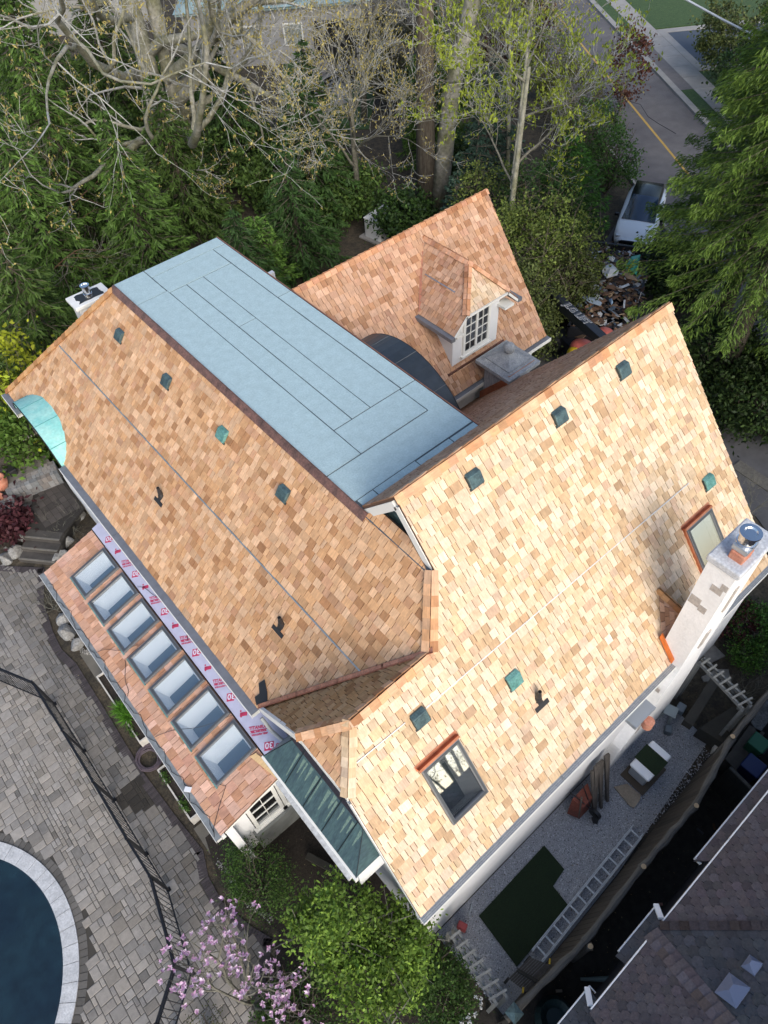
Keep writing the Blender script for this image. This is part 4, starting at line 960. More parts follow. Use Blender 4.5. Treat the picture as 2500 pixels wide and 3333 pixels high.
for k, (px_, py_, s, lab) in enumerate(((200, 2010, 0.25, 'upper boulder of the pile under the sunroom gutter'), (212, 2055, 0.28, 'middle boulder of the pile under the sunroom gutter'), (245, 2090, 0.24, 'lowest boulder of the pile under the sunroom gutter'))):
    p = at(px_, py_, 0.15); boulder(p[0], p[1], 0.08, (s, s*0.9, s*0.75), k+8, lab)
# pebbles along the edges
mb = MB()
for k in range(420):
    sgm = r3.choice(((-1.18, 13.9, -1.05, 12.95), (-1.06, 12.95, -0.9, 12.7), (-1.12, 5.9, -1.05, 4.6), (-1.05, 4.7, -0.85, 4.1), (-0.55, 17.2, -1.3, 17.9))); t = r3.random(); x = sgm[0]+(sgm[2]-sgm[0])*t+r3.uniform(0, .12); y = sgm[1]+(sgm[3]-sgm[1])*t+r3.uniform(-.05, .05)
    s = r3.uniform(0.012, 0.03); c = r3.uniform(0.10, 0.38); mb.mesh([(x-s, y, 0.01), (x, y-s, 0.01), (x+s, y, 0.01), (x, y+s, 0.01), (x, y, 0.01+s)], [(0, 1, 4), (1, 2, 4), (2, 3, 4), (3, 0, 4)], (c, c*0.97, c*0.9))
pb = mb.build('pebbles', mat('pebble', attr=True, rough=0.7), kind='stuff'); pb['label'] = 'pale pebbles along the planting bed edge'; pb['category'] = 'pebbles'
# dark path and steps
steps = thing('garden_steps', 'dark stone garden steps rising between boulders', 'steps', (-0.6, 17.0, 0))
stepm = mat('dark_step_stone', (0.055, 0.05, 0.045), rough=0.85, var=0.35, scale=3, bump=0.3, bscale=20); edgem = mat('step_nosing', (0.15, 0.14, 0.12), rough=0.85, var=0.2, scale=8)
A0 = Vector((-1.08, 17.05, 0)); A1 = Vector((-0.30, 16.15, 0)); dirv = (A1-A0); nv = Vector((0.76, 0.65, 0))
for k in range(3):
    mb = MB(); o = A0+nv*(0.30*k); mb.obox(o, dirv, nv*1.2, (0, 0, 0.16*(k+1))); mb.build('step', stepm, steps)
    mb = MB(); mb.obox(o+Vector((0, 0, 0.16*(k+1)))-nv*0.01, dirv, nv*0.06, (0, 0, 0.012)); mb.build('nosing', edgem, steps)
mb = MB(); pl = [tuple((A0+nv*0.9).xy), tuple((A1+nv*0.9).xy), (1.3, 17.2), (1.34, 19.0), (0.4, 19.0), (0.0, 18.3)]; mb.prism(pl, 0.4, 0.485); pth = struct(mb.build('path', mat('path_base', (0.03, 0.027, 0.024), rough=1)))
for i in range(9):
    for j in range(6):
        x, y = 0.05+0.2*i, 17.3+0.27*j
        cx, cy = x+0.1, y+0.13
        if all(inside(q, pl) for q in ((x, y), (x+0.19, y), (x+0.19, y+0.26), (x, y+0.26))):
            c = 0.055*r3.uniform(0.7, 1.2); mb = MB(); mb.box(x, x+0.188, y, y+0.255, 0.485, 0.50+r3.uniform(0, .004), (c*1.15, c, c*0.9)); mb.build('paver', paver_m, pth)
# block retaining walls
blkm = mat('block', attr=True, rough=0.95, var=0.2, scale=12, bump=0.5, bscale=40)
def blockwall(x0, y0, x1, y1, h0, h1, rows, th, label, rows_deep=2):
    t = thing('retaining_wall', label, 'wall', (x0, y0, 0)); a = Vector((x0, y0, 0)); b = Vector((x1, y1, 0)); d = b-a; L_ = d.length; u = d.normalized(); n_ = Vector((-u.y, u.x, 0)); hh = (h1-h0)/rows
    for r in range(rows):
        for q in range(rows_deep):
            s = -0.1*((r+q) % 2)
            while s < L_:
                w = r3.choice((0.12, 0.17, 0.22)); s0, s1 = max(0, s), min(L_, s+w-0.008)
                if s1-s0 > 0.03:
                    c = r3.uniform(0.13, 0.24); wv = r3.uniform(-0.01, 0.02); mb = MB(); mb.obox(a+u*s0+n_*(th*q/rows_deep)+Vector((0, 0, h0+hh*r)), u*(s1-s0), n_*(th/rows_deep-0.008), (0, 0, hh-0.006+r3.uniform(-.004, .004)), (c+wv, c, c-wv*0.7)); mb.build('block', blkm, t)
                s += w
    return t
blockwall(-0.30, 18.95, 1.28, 18.62, 0.3, 1.0, 3, 0.62, 'pale block retaining wall below the wooden fence', 4)
blockwall(-1.1, 18.6, -0.30, 18.35, 0.3, 0.9, 3, 0.5, 'rough stone wall holding the terracotta pots', 3)
mb = MB(); mb.box(-1.2, 1.3, 19.25, 19.75, 0.9, 1.0); tag(mb.build('stone_ledge', mat('ledge', (0.14, 0.13, 0.115), rough=0.9, var=0.2, scale=5)), 'dark capping ledge between the block wall and the fence', 'ledge')
# wooden board fence
boardm = mat('old_boards', attr=True, rough=0.9, grain=(40, 40, 2.5, 0.35), var=0.2, scale=2)
wf = thing('wooden_fence', 'weathered vertical board fence behind the garden wall', 'fence', (0.0, 19.95, 0.9))
for k in range(13):
    x = -1.6+0.235*k; c = r3.uniform(0.055, 0.10); mb = MB(); mb.box(x, x+0.225, 19.93, 19.97, 0.95, 2.1, (c*1.15, c, c*0.85)); mb.build('board', boardm, wf)
for z in (1.0, 2.1): mb = MB(); mb.box(-1.65, 1.45, 19.86, 20.02, z, z+0.06, (0.17, 0.16, 0.14)); mb.build('rail', boardm, wf)
for k in range(9):
    mb = MB(); mb.obox((0.95+0.09*k, 19.3+0.0*k, 2.14), (0.0, 0.75, 0), (0.035, 0, 0), (0, 0, 0.05)); mb.build('slat', mat('pale_slat', (0.20, 0.19, 0.16), rough=0.9, var=0.2, scale=8), wf)
# terracotta pots and the black speaker box
def pot(p, r, h, label):
    mb = MB(); mb.lathe(p, [(r*0.55, 0), (r*0.85, h*0.4), (r, h*0.75), (r*0.8, h*0.92), (r*0.9, h), (r*0.7, h), (r*0.6, h*0.9)], 22); tag(mb.build('plant_pot', terra, smooth=True, loc=p), label, 'pot')
pot(at(12, 1590, 0.9)[:2]+(0.9,), 0.27, 0.5, 'large glazed terracotta pot on the stone wall'); pot(at(3, 1622, 0.9)[:2]+(0.85,), 0.12, 0.2, 'small terracotta pot in front of the large one')
p = at(*cl(160, 880), 1.0); mb = MB(); v = [(p[0]-.12, p[1]-.16), (p[0]+.12, p[1]-.16), (p[0]+.1, p[1]+.16), (p[0]-.1, p[1]+.16)]; mb.prism(v, 1.0, 1.22); o = mb.build('outdoor_speaker', rubber, bevel=0.02); tag(o, 'black garden box standing on the ledge below the board fence', 'box')
mb = MB(); p = at(256, 1565, 2.6); mb.tube([(p[0]+0.15, p[1], 2.75), (p[0]+0.05, p[1], 2.72)], 0.02, 8); mb.lathe((p[0], p[1], 2.58), [(0.075, 0), (0.075, 0.02), (0.05, 0.08), (0.03, 0.14)], 14); mb.build('wall_lamp', mat('lamp_white', (0.8, 0.8, 0.78), rough=0.4), house)
mb = MB()
for k in range(26):
    a = r3.uniform(0, 6.28); c = at(240, 1662, 0.4); pts = [(c[0]+0.16*math.cos(a+0.9*t)*(1-0.1*t), c[1]+0.16*math.sin(a+1.1*t)*(1-0.08*t), 0.38+0.03*math.sin(3*t+a)) for t in range(5)]; mb.tube(pts, 0.004, 3, cap=False)
tag(mb.build('string_tangle', mat('pale_string', (0.5, 0.5, 0.47))), 'tangle of pale string on the boulder near the house wall', 'string')

# ================================================================ GRAVEL SIDE YARD
gravelm = mat('gravel_bed', (0.20, 0.21, 0.225), rough=1, var=0.5, scale=45, col2=(0.42, 0.43, 0.45), bump=1.0, bscale=90)
mb = MB(); mb.prism([(1.7, 1.58), (9.6, 1.58), (9.5, 0.2), (5.5, -0.2), (1.75, -0.34)], -0.03, 0.0); yard = struct(mb.build('gravel_path', gravelm))
V = []; F = []
for k in range(9000):
    x = r3.uniform(1.7, 9.3); y = r3.uniform(-0.1, 1.55)
    s = r3.uniform(0.008, 0.019); a = r3.random()*3; ca, sa = math.cos(a)*s, math.sin(a)*s; i = len(V); c = r3.uniform(0.10, 0.55); V += [((x-ca, y-sa, 0), c), ((x+sa, y-ca, 0), c), ((x+ca, y+sa, 0), c), ((x-sa, y+ca, 0), c), ((x, y, s*0.8), c)]; F += [(i, i+1, i+4), (i+1, i+2, i+4), (i+2, i+3, i+4), (i+3, i, i+4)]
mb = MB(); mb.v = [v for v, c in V]; mb.f = F; mb.c = [(V[f[0]][1]*0.95, V[f[0]][1]*0.98, V[f[0]][1]*1.06) for f in F]; mb.uv = [None]*len(F)
gv = mb.build('gravel', mat('gravel_stone', attr=True, rough=0.9), kind='stuff'); gv['label'] = 'grey-blue gravel chips covering the side yard'; gv['category'] = 'gravel'
turfm = mat('artificial_turf', (0.010, 0.024, 0.007), rough=1, var=0.4, scale=40, bump=1.0, bscale=150)
mb = MB(); mb.prism([(4.72, 1.24), (4.68, 0.62), (4.24, 0.56), (4.20, 0.10), (2.55, 0.06), (2.62, 1.22)], 0.0, 0.03); tag(mb.build('turf_mat', turfm), 'dark notched piece of artificial turf lying on the gravel', 'turf')
# ladder lying on the gravel
lad = thing('ladder', 'grey aluminium extension ladder lying along the wooden fence', 'ladder', (4.75, 0.0, 0.05)); alum = mat('old_aluminium', (0.46, 0.50, 0.53), rough=0.5, metal=0.2, var=0.2, scale=8)
LA = Vector((2.97, 0.06, 0.12)); LB = Vector((6.52, 0.20, 0.12)); d = (LB-LA); u = d.normalized(); nn = Vector((u.y, -u.x, 0))
for off in (0.0, 0.26):
    for e in (0, 0.026): mb = MB(); mb.bar(LA+nn*(off+e), LB+nn*(off+e)-u*(0.10 if e else 0), 0.018, 0.085); mb.build('rail', alum, lad)
for k in range(13): p = LA+d*((k+0.5)/13); mb = MB(); mb.bar(p+nn*0.02+Vector((0, 0, .03)), p+nn*0.27+Vector((0, 0, .03)), 0.035, 0.03); mb.build('rung', alum, lad)
# white storage box with turf laid over it
box = thing('storage_box', 'white plastic storage box with dark turf draped over its lid', 'storage box', (7.7, 0.78, 0)); wp = mat('white_plastic', (0.72, 0.74, 0.76), rough=0.35)
mb = MB(); mb.box(7.40, 8.12, 0.58, 1.02, 0.04, 0.62); mb.build('body', mat('grey_plastic', (0.36, 0.38, 0.40), rough=0.5), box, bevel=0.04); mb = MB(); mb.box(7.31, 8.18, 0.53, 1.06, 0.62, 0.72); mb.build('lid', wp, box, bevel=0.04)
mb = MB(); mb.box(7.52, 7.98, 0.50, 1.09, 0.722, 0.742); mb.build('turf_cover', turfm, box)
mb = MB(); mb.box(7.25, 8.15, 0.45, 1.1, 0.0, 0.03); tag(mb.build('plywood_base', mat('ply', (0.09, 0.07, 0.05), rough=0.9, var=0.2, scale=6)), 'dark board under the white storage box', 'board')
mb = MB(); mb.prism([at(1997, 2563)[:2], at(2040, 2553)[:2], at(2085, 2590)[:2], at(2080, 2608)[:2], at(2063, 2631)[:2], at(2050, 2625)[:2]], 0.01, 0.05); tag(mb.build('stone_slab', mat('tan_slab', (0.26, 0.215, 0.16), rough=0.9, var=0.2, scale=5, col2=(0.33, 0.27, 0.20))), 'tan irregular flagstone lying on the gravel beside the storage box', 'slab')
# leaning posts, wheelbarrow, shovels
lp = thing('timber_stack', 'weathered posts leaning together against the white wall', 'timber', (6.5, 1.2, 0)); pm = mat('weathered_post', (0.085, 0.075, 0.065), rough=0.95, var=0.35, scale=3, stretch=(4, 4, 0.6), bump=0.5, bscale=30)
for k in range(9):
    x = 6.15+0.07*k; mb = MB(); mb.bar((x-0.05+r3.uniform(-.03, .03), 0.92+0.05*(k % 3), 0.0), (x+0.10, 1.46, 1.55+r3.uniform(-.15, .1)), 0.06, 0.06); mb.build('post', pm, lp)
wb = thing('wheelbarrow', 'rusty red wheelbarrow tipped against the white wall', 'wheelbarrow', (5.95, 1.25, 0)); rust = mat('rusty_red', (0.16, 0.04, 0.025), rough=0.8, var=0.35, scale=6, col2=(0.10, 0.035, 0.025))
mb = MB(); a = [(5.62, 1.35, 0.05), (6.15, 1.35, 0.05), (6.25, 1.42, 0.75), (5.72, 1.42, 0.75)]; b_ = [(5.72, 1.08, 0.12), (6.05, 1.08, 0.12), (6.12, 1.15, 0.62), (5.80, 1.15, 0.62)]; mb.mesh(a+b_, [(4, 5, 6, 7), (0, 1, 5, 4), (1, 2, 6, 5), (2, 3, 7, 6), (3, 0, 4, 7)]); mb.build('tray', rust, wb)
for q in (0, 1): mb = MB(); mb.bar((5.72+0.4*q, 1.10, 0.1), (5.80+0.4*q, 1.28, 1.05), 0.025); mb.build('handle', pm, wb)
mb = MB(); mb.tube([(6.02, 0.92, 0.16), (6.10, 0.92, 0.16)], 0.15, 16); mb.build('wheel', rubber, wb)
def shovel(p, q, label, m_=rubber, blade=True):
    t = thing('shovel', label, 'shovel', p); p, q = Vector(p), Vector(q); mb = MB(); mb.tube([p, q], 0.014, 6); mb.build('handle', m_, t)
    u = (p-q).normalized(); s = u.cross(Vector((0, 0, 1))).normalized(); mb = MB(); c = p
    mb.mesh([c-s*0.09, c+s*0.09, c+s*0.10+u*0.16, c+u*0.27, c-s*0.10+u*0.16, c+Vector((0, 0, 0.03))+u*0.1], [(0, 1, 5), (1, 2, 5), (2, 3, 5), (3, 4, 5), (4, 0, 5)]); mb.build('blade', m_, t)
shovel((6.02, 0.98, 0.3), (5.66, 1.50, 1.15), 'black shovel leaning across the rusty wheelbarrow'); shovel((5.98, 0.9, 0.25), (6.05, 1.45, 1.0), 'second black shovel standing by the leaning posts')
mb = MB(); mb.box(6.9, 7.55, 1.26, 1.57, 3.1, 3.22); mb.build('ac_shelf', mat('galv_shelf', (0.36, 0.39, 0.42), rough=0.4, metal=0.6), house); mb = MB(); mb.tube([(7.25, 1.18, 2.9), (7.25, 1.18, 3.15)], 0.11, 18); mb.build('terracotta_vent', terra, house)
# stools, boxes and blocks near the far end
def table_(p, s, h, label):
    t = thing('plastic_stool', label, 'stool', p); pm_ = mat('pale_green_plastic', (0.25, 0.29, 0.29), rough=0.5); mb = MB(); mb.cbox((p[0], p[1], h), (s, s, 0.04), 0.3); mb.build('top', pm_, t, bevel=0.015)
    for a in (-1, 1):
        for b in (-1, 1): mb = MB(); mb.bar((p[0]+a*s*0.42, p[1]+b*s*0.42, 0), (p[0]+a*s*0.32, p[1]+b*s*0.32, h), 0.05); mb.build('leg', pm_, t)
table_((9.25, 1.22, 0), 0.30, 0.38, 'pale plastic stool standing by the white wall')
mb = MB(); mb.cbox((9.62, 1.12, 0), (0.24, 0.2, 0.22), 0.2); tag(mb.build('plastic_tub', mat('tub', (0.22, 0.26, 0.29), rough=0.5), bevel=0.02), 'small grey tub beside the plastic stool', 'tub')
mb = MB(); mb.cbox((8.95, 1.0, 0), (0.2, 0.16, 0.2), 0.5); tag(mb.build('plastic_tub', mat('tub2', (0.12, 0.15, 0.17), rough=0.5), bevel=0.02), 'darker tub in front of the plastic stool', 'tub')
mb = MB(); mb.bar((8.0, 1.45, 0.0), (8.25, 1.50, 1.3), 0.07); tag(mb.build('log_post', pm), 'brown round post leaning on the chimney foot', 'post')
for k, (px_, py_) in enumerate(((2318, 2408), (2335, 2425), (2350, 2440), (2328, 2442))):
    p = at(px_, py_, 0.1); mb = MB(); mb.cbox((p[0], p[1], 0), (0.2, 0.13, 0.14+0.02*k), 0.3); tag(mb.build('concrete_block', plm if k % 2 else stone), ('pale', 'grey', 'small pale', 'low grey')[k]+' concrete block piled at the corner of the dark bench', 'block')
bt = thing('potting_bench', 'long dark timber bench along the wooden fence', 'bench', (9.6, 0.15, 0)); dk = mat('dark_timber', (0.035, 0.033, 0.027), rough=0.9, var=0.3, scale=4)
mb = MB(); mb.prism([at(2275, 2370, 0.5)[:2], at(2390, 2440, 0.5)[:2], at(2475, 2335, 0.5)[:2], at(2385, 2300, 0.5)[:2]], 0.0, 0.5); mb.build('top', dk, bt)
mb = MB(); mb.bar(at(2400, 2300, 0.55), at(2480, 2350, 0.55), 0.14, 0.05); mb.build('end_board', mat('end_board', (0.16, 0.16, 0.14), rough=0.9), bt)
mb = MB(); mb.prism([at(2310, 2445)[:2], at(2322, 2440)[:2], at(2330, 2472)[:2], at(2318, 2474)[:2]], 0.0, 0.05); tag(mb.build('plank', mat('pale_plank', (0.16, 0.15, 0.12), rough=0.9)), 'short pale plank lying on the gravel by the fence', 'plank')
# big dark beam from house to pergola
mb = MB(); mb.bar(at(2330, 2210, 0.6), at(2235, 2360, 0.6), 0.22, 0.25); tag(mb.build('sleeper', dk), 'long dark timber sleeper edging the gravel', 'timber')
# flagstones beyond
fsm = mat('flagstone', (0.20, 0.19, 0.17), rough=0.95, var=0.3, scale=6, bump=0.4, bscale=20)
for k, (poly, lab) in enumerate((([(2285, 2130), (2318, 2100), (2325, 2103), (2360, 2137), (2312, 2160)], 'mottled flagstone between chimney and trellis'), ([(2282, 2205), (2330, 2180), (2370, 2180), (2380, 2225), (2345, 2220), (2290, 2220)], 'flagstone under the grey trellis'), ([(2290, 2112), (2308, 2080), (2325, 2100), (2292, 2124)], 'small flagstone touching the chimney'), ([(2370, 2240), (2400, 2232), (2412, 2250), (2385, 2262)], 'half-hidden flagstone at the trellis end'))):
    mb = MB(); mb.prism([at(*q, 0.0)[:2] for q in poly], -0.02, 0.03); tag(mb.build('flagstone', fsm), lab, 'flagstone')
# trellis pergolas (two bearers with cross slats)
trm = mat('grey_trellis', (0.15, 0.155, 0.15), rough=0.9, var=0.25, scale=10)
def pergola(a0, a1, b0, b1, n, label, z=2.05):
    t = thing('pergola', label, 'pergola', (a0[0], a0[1], 0))
    for p, q in ((a0, a1), (b0, b1)): mb = MB(); mb.bar((*p, z-0.05), (*q, z-0.05), 0.045, 0.10); mb.build('bearer', trm, t)
    A_, B_ = Vector((*a0, z)), Vector((*b0, z)); A2, B2 = Vector((*a1, z)), Vector((*b1, z))
    for k in range(n):
        f = (k+0.5)/n; p = A_.lerp(A2, f); q = B_.lerp(B2, f); e = (q-p)*0.35; mb = MB(); mb.bar(p-e+Vector((0, 0, .035)), q+e+Vector((0, 0, .035)), 0.04, 0.06); mb.build('slat', trm, t)
    for p in (a0, a1, b0, b1): mb = MB(); mb.bar((*p, 0), (*p, z-0.1), 0.07); mb.build('post', trm, t)
q = lambda x, y, z=2.05: at(x, y, z)[:2]
pergola(q(2276, 2152), q(2420, 2305), q(2292, 2140), q(2448, 2290), 7, 'grey slatted trellis arch behind the chimney')
pergola(q(1462, 3035), q(1615, 3265), q(1480, 3020), q(1650, 3245), 7, 'grey slatted trellis arch at the front end of the gravel yard')
# party fence: leaning boards with a round top rail
pf = thing('board_fence', 'tall dark board fence with a log rail between the two houses', 'fence', (5.5, -0.2, 0)); fm = mat('dark_fence_boards', attr=True, rough=0.95, var=0.25, scale=3); railm = mat('log_rail', (0.085, 0.08, 0.07), rough=0.95, var=0.35, scale=5, stretch=(0.6, 4, 4), bump=0.5, bscale=20)
topl = [(1.55, -0.36), (3.50, -0.50), (5.30, -0.42), (7.10, -0.42), (8.92, -0.12), (11.6, -0.05)]; botl = [(1.55, -0.33), (3.4, -0.27), (5.4, -0.22), (7.1, -0.14), (8.9, -0.04), (11.6, 0.0)]
for k in range(5):
    a = Vector((*topl[k], 1.88)); b = Vector((*topl[k+1], 1.88)); mb = MB(); n = 7
    mb.tube([a+(b-a)*(i/n)+Vector((0, 0.012*math.sin(3*i+k), 0)) for i in range(n+1)], [0.065+0.012*math.sin(i*1.7+k) for i in range(n+1)], 8); mb.build('log_rail', railm, pf)
    a0_, b0_ = Vector((*botl[k], 0)), Vector((*botl[k+1], 0)); n = int((b-a).length/0.13)
    for i in range(n):
        f0, f1 = i/n, (i+1)/n-0.006; c = r3.uniform(0.022, 0.042); t0_, t1_, u0, u1 = a.lerp(b, f0), a.lerp(b, f1), a0_.lerp(b0_, f0), a0_.lerp(b0_, f1); w = Vector((0, -0.018, 0)); h_ = Vector((0, 0, -0.06))
        mb = MB(); mb.mesh([u0, u1, t1_+h_, t0_+h_, u0+w, u1+w, t1_+h_+w, t0_+h_+w], [(0, 1, 2, 3), (7, 6, 5, 4), (0, 4, 5, 1), (1, 5, 6, 2), (2, 6, 7, 3), (3, 7, 4, 0)], (c*1.2, c, c*0.75)); mb.build('board', fm, pf)
for (px_, py_) in ((2385, 2397), (2267, 2622), (2095, 2820), (1922, 3080)):
    p = at(px_, py_, 2.0); mb = MB(); mb.tube([(p[0], p[1], 0), (p[0], p[1], 2.0)], 0.055, 10); mb.build('post', railm, pf); mb = MB(); mb.lathe((p[0], p[1], 2.0), [(0.05, 0), (0.05, 0.01), (0.02, 0.012)], 10); mb.build('post_top', mat('cut_wood', (0.36, 0.26, 0.15) if px_ > 2300 else (0.42, 0.42, 0.40)), pf)
mb = MB(); p = at(1675, 3297, 2.15); mb.cbox((p[0], p[1], 0), (0.14, 0.14, 2.1)); mb.build('corner_post', dk, pf); mb = MB(); c = Vector((p[0], p[1], 2.1)); mb.mesh([c+Vector((a, b, 0)) for a, b in ((-.12, -.12), (.12, -.12), (.12, .12), (-.12, .12))]+[c+Vector((0, 0, .1))], [(0, 1, 4), (1, 2, 4), (2, 3, 4), (3, 0, 4), (3, 2, 1, 0)]); mb.build('post_cap', patina_dark, pf)
# shed roof of boards by the front trellis, yellow bits
sh = thing('board_lean_to', 'small dark slatted shelter at the end of the ladder', 'shelter', (2.6, 0.0, 0))
S0 = [at(1690, 3150, 1.0), at(1800, 3143, 1.0), at(1712, 3230, 1.0), at(1650, 3185, 1.0)]
a, b, c_, d_ = Vector(at(1725, 3115, 0.9)), Vector(at(1800, 3145, 0.9)), Vector(at(1715, 3230, 0.75)), Vector(at(1655, 3185, 0.75))
for k in range(9):
    f0, f1 = k/9, (k+1)/9-0.012; p0, p1, q0, q1 = a.lerp(b, f0), a.lerp(b, f1), d_.lerp(c_, f0), d_.lerp(c_, f1); mb = MB(); h_ = Vector((0, 0, -0.03)); mb.mesh([p0, p1, q1, q0, p0+h_, p1+h_, q1+h_, q0+h_], [(0, 1, 2, 3), (7, 6, 5, 4), (0, 4, 5, 1), (1, 5, 6, 2), (2, 6, 7, 3), (3, 7, 4, 0)]); mb.build('slat', pm, sh)
mb = MB(); mb.bar(a.lerp(d_, 0.6)+Vector((0, 0, .03)), b.lerp(c_, 0.6)+Vector((0, 0, .03)), 0.06, 0.04); mb.build('batten', dk, sh)
for q_ in (a, b, c_, d_): mb = MB(); mb.bar((q_.x, q_.y, 0), (q_.x, q_.y, q_.z-0.04), 0.05); mb.build('post', dk, sh)
ym = mat('yellow_plastic', (0.55, 0.36, 0.02), rough=0.5)
for (px_, py_, lab) in ((1790, 3128, 'yellow plastic strap end above the slatted shelter'), (1703, 3222, 'yellow plastic strap end below the slatted shelter')): p = at(px_, py_, 0.98); mb = MB(); mb.cbox((p[0], p[1], 0.94), (0.10, 0.035, 0.02), 0.6); tag(mb.build('yellow_strap', ym), lab, 'strap')
p = at(1505, 3012, 0.3); mb = MB(); mb.cbox((p[0], p[1], 0), (0.14, 0.2, 0.3), 0.4); tag(mb.build('red_bucket', mat('faded_red', (0.30, 0.05, 0.05), rough=0.6), bevel=0.02), 'faded red plastic box between the wall and the trellis', 'box')
mb = MB(); mb.tube([at(1530+5*math.cos(t*0.5), 2960+22*math.sin(t*0.35-0.8), 0.03) for t in range(9)], 0.018, 6); tag(mb.build('white_hose', mat('white_hose', (0.35, 0.38, 0.40))), 'short curved white hose end at the foot of the wall', 'hose')

# ================================================================ NEIGHBOURING HOUSE
nb = thing('neighbour_house', 'neighbouring house with purple-grey scalloped shingles and white gutters', 'house', (6, -3, 0))
NSH = []
def hexroof(O, S, T, polyxy, base, label=None, ex=0.125, w=0.185):
    sl = Slope(O, S, T); poly = [sl.st(x, y) for x, y in polyxy]
    if area2(poly) < 0: poly = poly[::-1]
    mb = MB(); mb.face([sl.w(p, 0) for p in poly]); dk_ = mb.build('roof_slope', mat('under_felt', (0.02, 0.02, 0.025), rough=1), nb, label)
    smin, smax = min(p[0] for p in poly), max(p[0] for p in poly); tmin, tmax = min(p[1] for p in poly), max(p[1] for p in poly); t = tmin-ex; row = 0
    while t < tmax:
        s = smin-w-(w/2 if row % 2 else 0)
        while s < smax:
            e = 0.004; pc = [(s+e, t+ex*0.55), (s+w*0.24, t), (s+w*0.76, t), (s+w-e, t+ex*0.55), (s+w-e, t+ex*1.6), (s+e, t+ex*1.6)]
            if not all(inside(q, poly) for q in pc): pc = sh_clip(poly, pc) if area2(pc) > 0 else []
            if len(pc) >= 3 and abs(area2(pc)) > 1e-3:
                k = r3.gauss(1, 0.13); c = (base[0]*k*r3.uniform(0.94, 1.08), base[1]*k, base[2]*k*r3.uniform(0.94, 1.06)); f = lambda q: 0.004+0.010*max(0.0, 1-(q[1]-t)/(ex*1.6))
                top = [sl.w(q, f(q)) for q in pc]; bot = [sl.w(q, 0.0) for q in pc]; n = len(pc); fc = [(top, c, None)]+[([bot[i], bot[(i+1) % n], top[(i+1) % n], top[i]], tuple(x*0.45 for x in c), None) for i in range(n)]
                P = [tuple(proj(v)) for v in top]; ar = abs(area2(P)); cx = sum(p[0] for p in P)/n; cy = sum(p[1] for p in P)/n
                if not (0 < cx < 2500 and 0 < cy < 3333): ar = 0
                NSH.append((ar, dk_, fc))
            s += w
        t += ex; row += 1
    return sl, dk_
cA, cD = (0.080, 0.070, 0.076), (0.052, 0.057, 0.066)
pz = 0.7
hexroof((0, -1.15, 3.2), (1, 0, 0), (0, -1, pz), [(4.45, -1.15), (14, -1.15), (14, -4.4), (7.7, -4.4)], cA, 'purple-grey slope above the longer gutter')
H2 = Vector((-0.30, -1, 0.7)); H1 = Vector((1, -1, 0.7)); P0 = Vector((4.42, -1.12, 3.17))
Nd = H1.cross(H2).normalized(); Nd = Nd if Nd.z > 0 else -Nd; Sd = Vector((Nd.y, -Nd.x, 0)).normalized(); Td = Nd.cross(Sd); Td = Td if Td.z > 0 else -Td
hexroof(tuple(P0), tuple(Sd), tuple(Td), [(4.42, -1.05), (4.18, -1.05), (4.15, -1.15), (3.2, -4.4), (7.7, -4.4), (4.45, -1.17)], cD, 'darker green-grey slope with two roof vents', ex=0.14, w=0.21)
hexroof((0, -1.15, 3.2), (1, 0, 0), (0, -1, pz), [(2.5, -1.15), (4.15, -1.15), (3.2, -4.4), (-0.4, -4.4), (2.3, -1.7)], cA, 'purple-grey slope above the nearer gutter')
hexroof((0, -0.95, 2.95), (1, 0, 0), (0, -1, pz), [(3.5, -0.95), (4.65, -0.95), (4.5, -1.3), (3.5, -1.3)], cD); hexroof((0, -0.95, 2.95), (1, 0, 0), (0, -1, pz), [(1.0, -0.95), (2.8, -0.95), (2.7, -1.3), (1.0, -1.5)], cD)
hexroof((0, -0.95, 2.95), (1, 0, 0), (0, -1, pz), [(5.75, -0.95), (11, -0.95), (11, -1.3), (6.1, -1.3)], cA)
NSH.sort(key=lambda r: -r[0]); hexm = mat('hex_shingle', attr=True, rough=0.9, var=0.25, scale=25, bump=0.3, bscale=120)
for ar, dk_, fc in NSH[:300]: mb = MB(); addpiece(mb, fc); mb.build('shingle', hexm, dk_)
rest = {}
for ar, dk_, fc in NSH[300:]: rest.setdefault(dk_.name, (dk_, MB())); addpiece(rest[dk_.name][1], fc)
for nme, (dk_, mb) in rest.items(): mb.build('shingle_courses', hexm, dk_, kind='stuff')
palN = palette((0.09, 0.078, 0.085), 0.10, 0.0)
def ncap(a, b, n1, n2):
    global cedar_save
    p0, p1 = Vector(a), Vector(b); d = p1-p0; L_ = d.length; d.normalize(); n = int(L_/0.16); wv = [Vector(n1).normalized(), Vector(n2).normalized()]
    for k in range(n):
        for nn in wv:
            wing = d.cross(nn); up = (wv[0]+wv[1]).normalized(); wing = -wing if wing.dot(up) > 0 else wing; wing.normalize(); c = palN(); q0 = p0+d*(0.16*k); q1 = q0+d*0.19; mb.face([q0+nn*0.045+Vector((0, 0, .01)), q0+wing*0.15+nn*0.03, q1+wing*0.15+nn*0.018, q1+nn*0.025+Vector((0, 0, .01))], c)
mb = MB(); NA = Vector((0, 0.7, 1)); ncap(P0, P0+H1*3.2, NA, Nd); ncap(P0+Vector((-0.25, 0, 0)), P0+Vector((-0.25, 0, 0))+H2*3.2, NA, Nd); mb.build('hip_caps', hexm, nb, kind='stuff')
mb = MB(); mb.face([(-0.4, -4.4, 5.45), (14, -4.4, 5.45), (14, -8.0, 3.0), (-3, -8.0, 3.0)]); mb.build('roof_slope', hexm, nb, 'far slope beyond the neighbouring ridge')
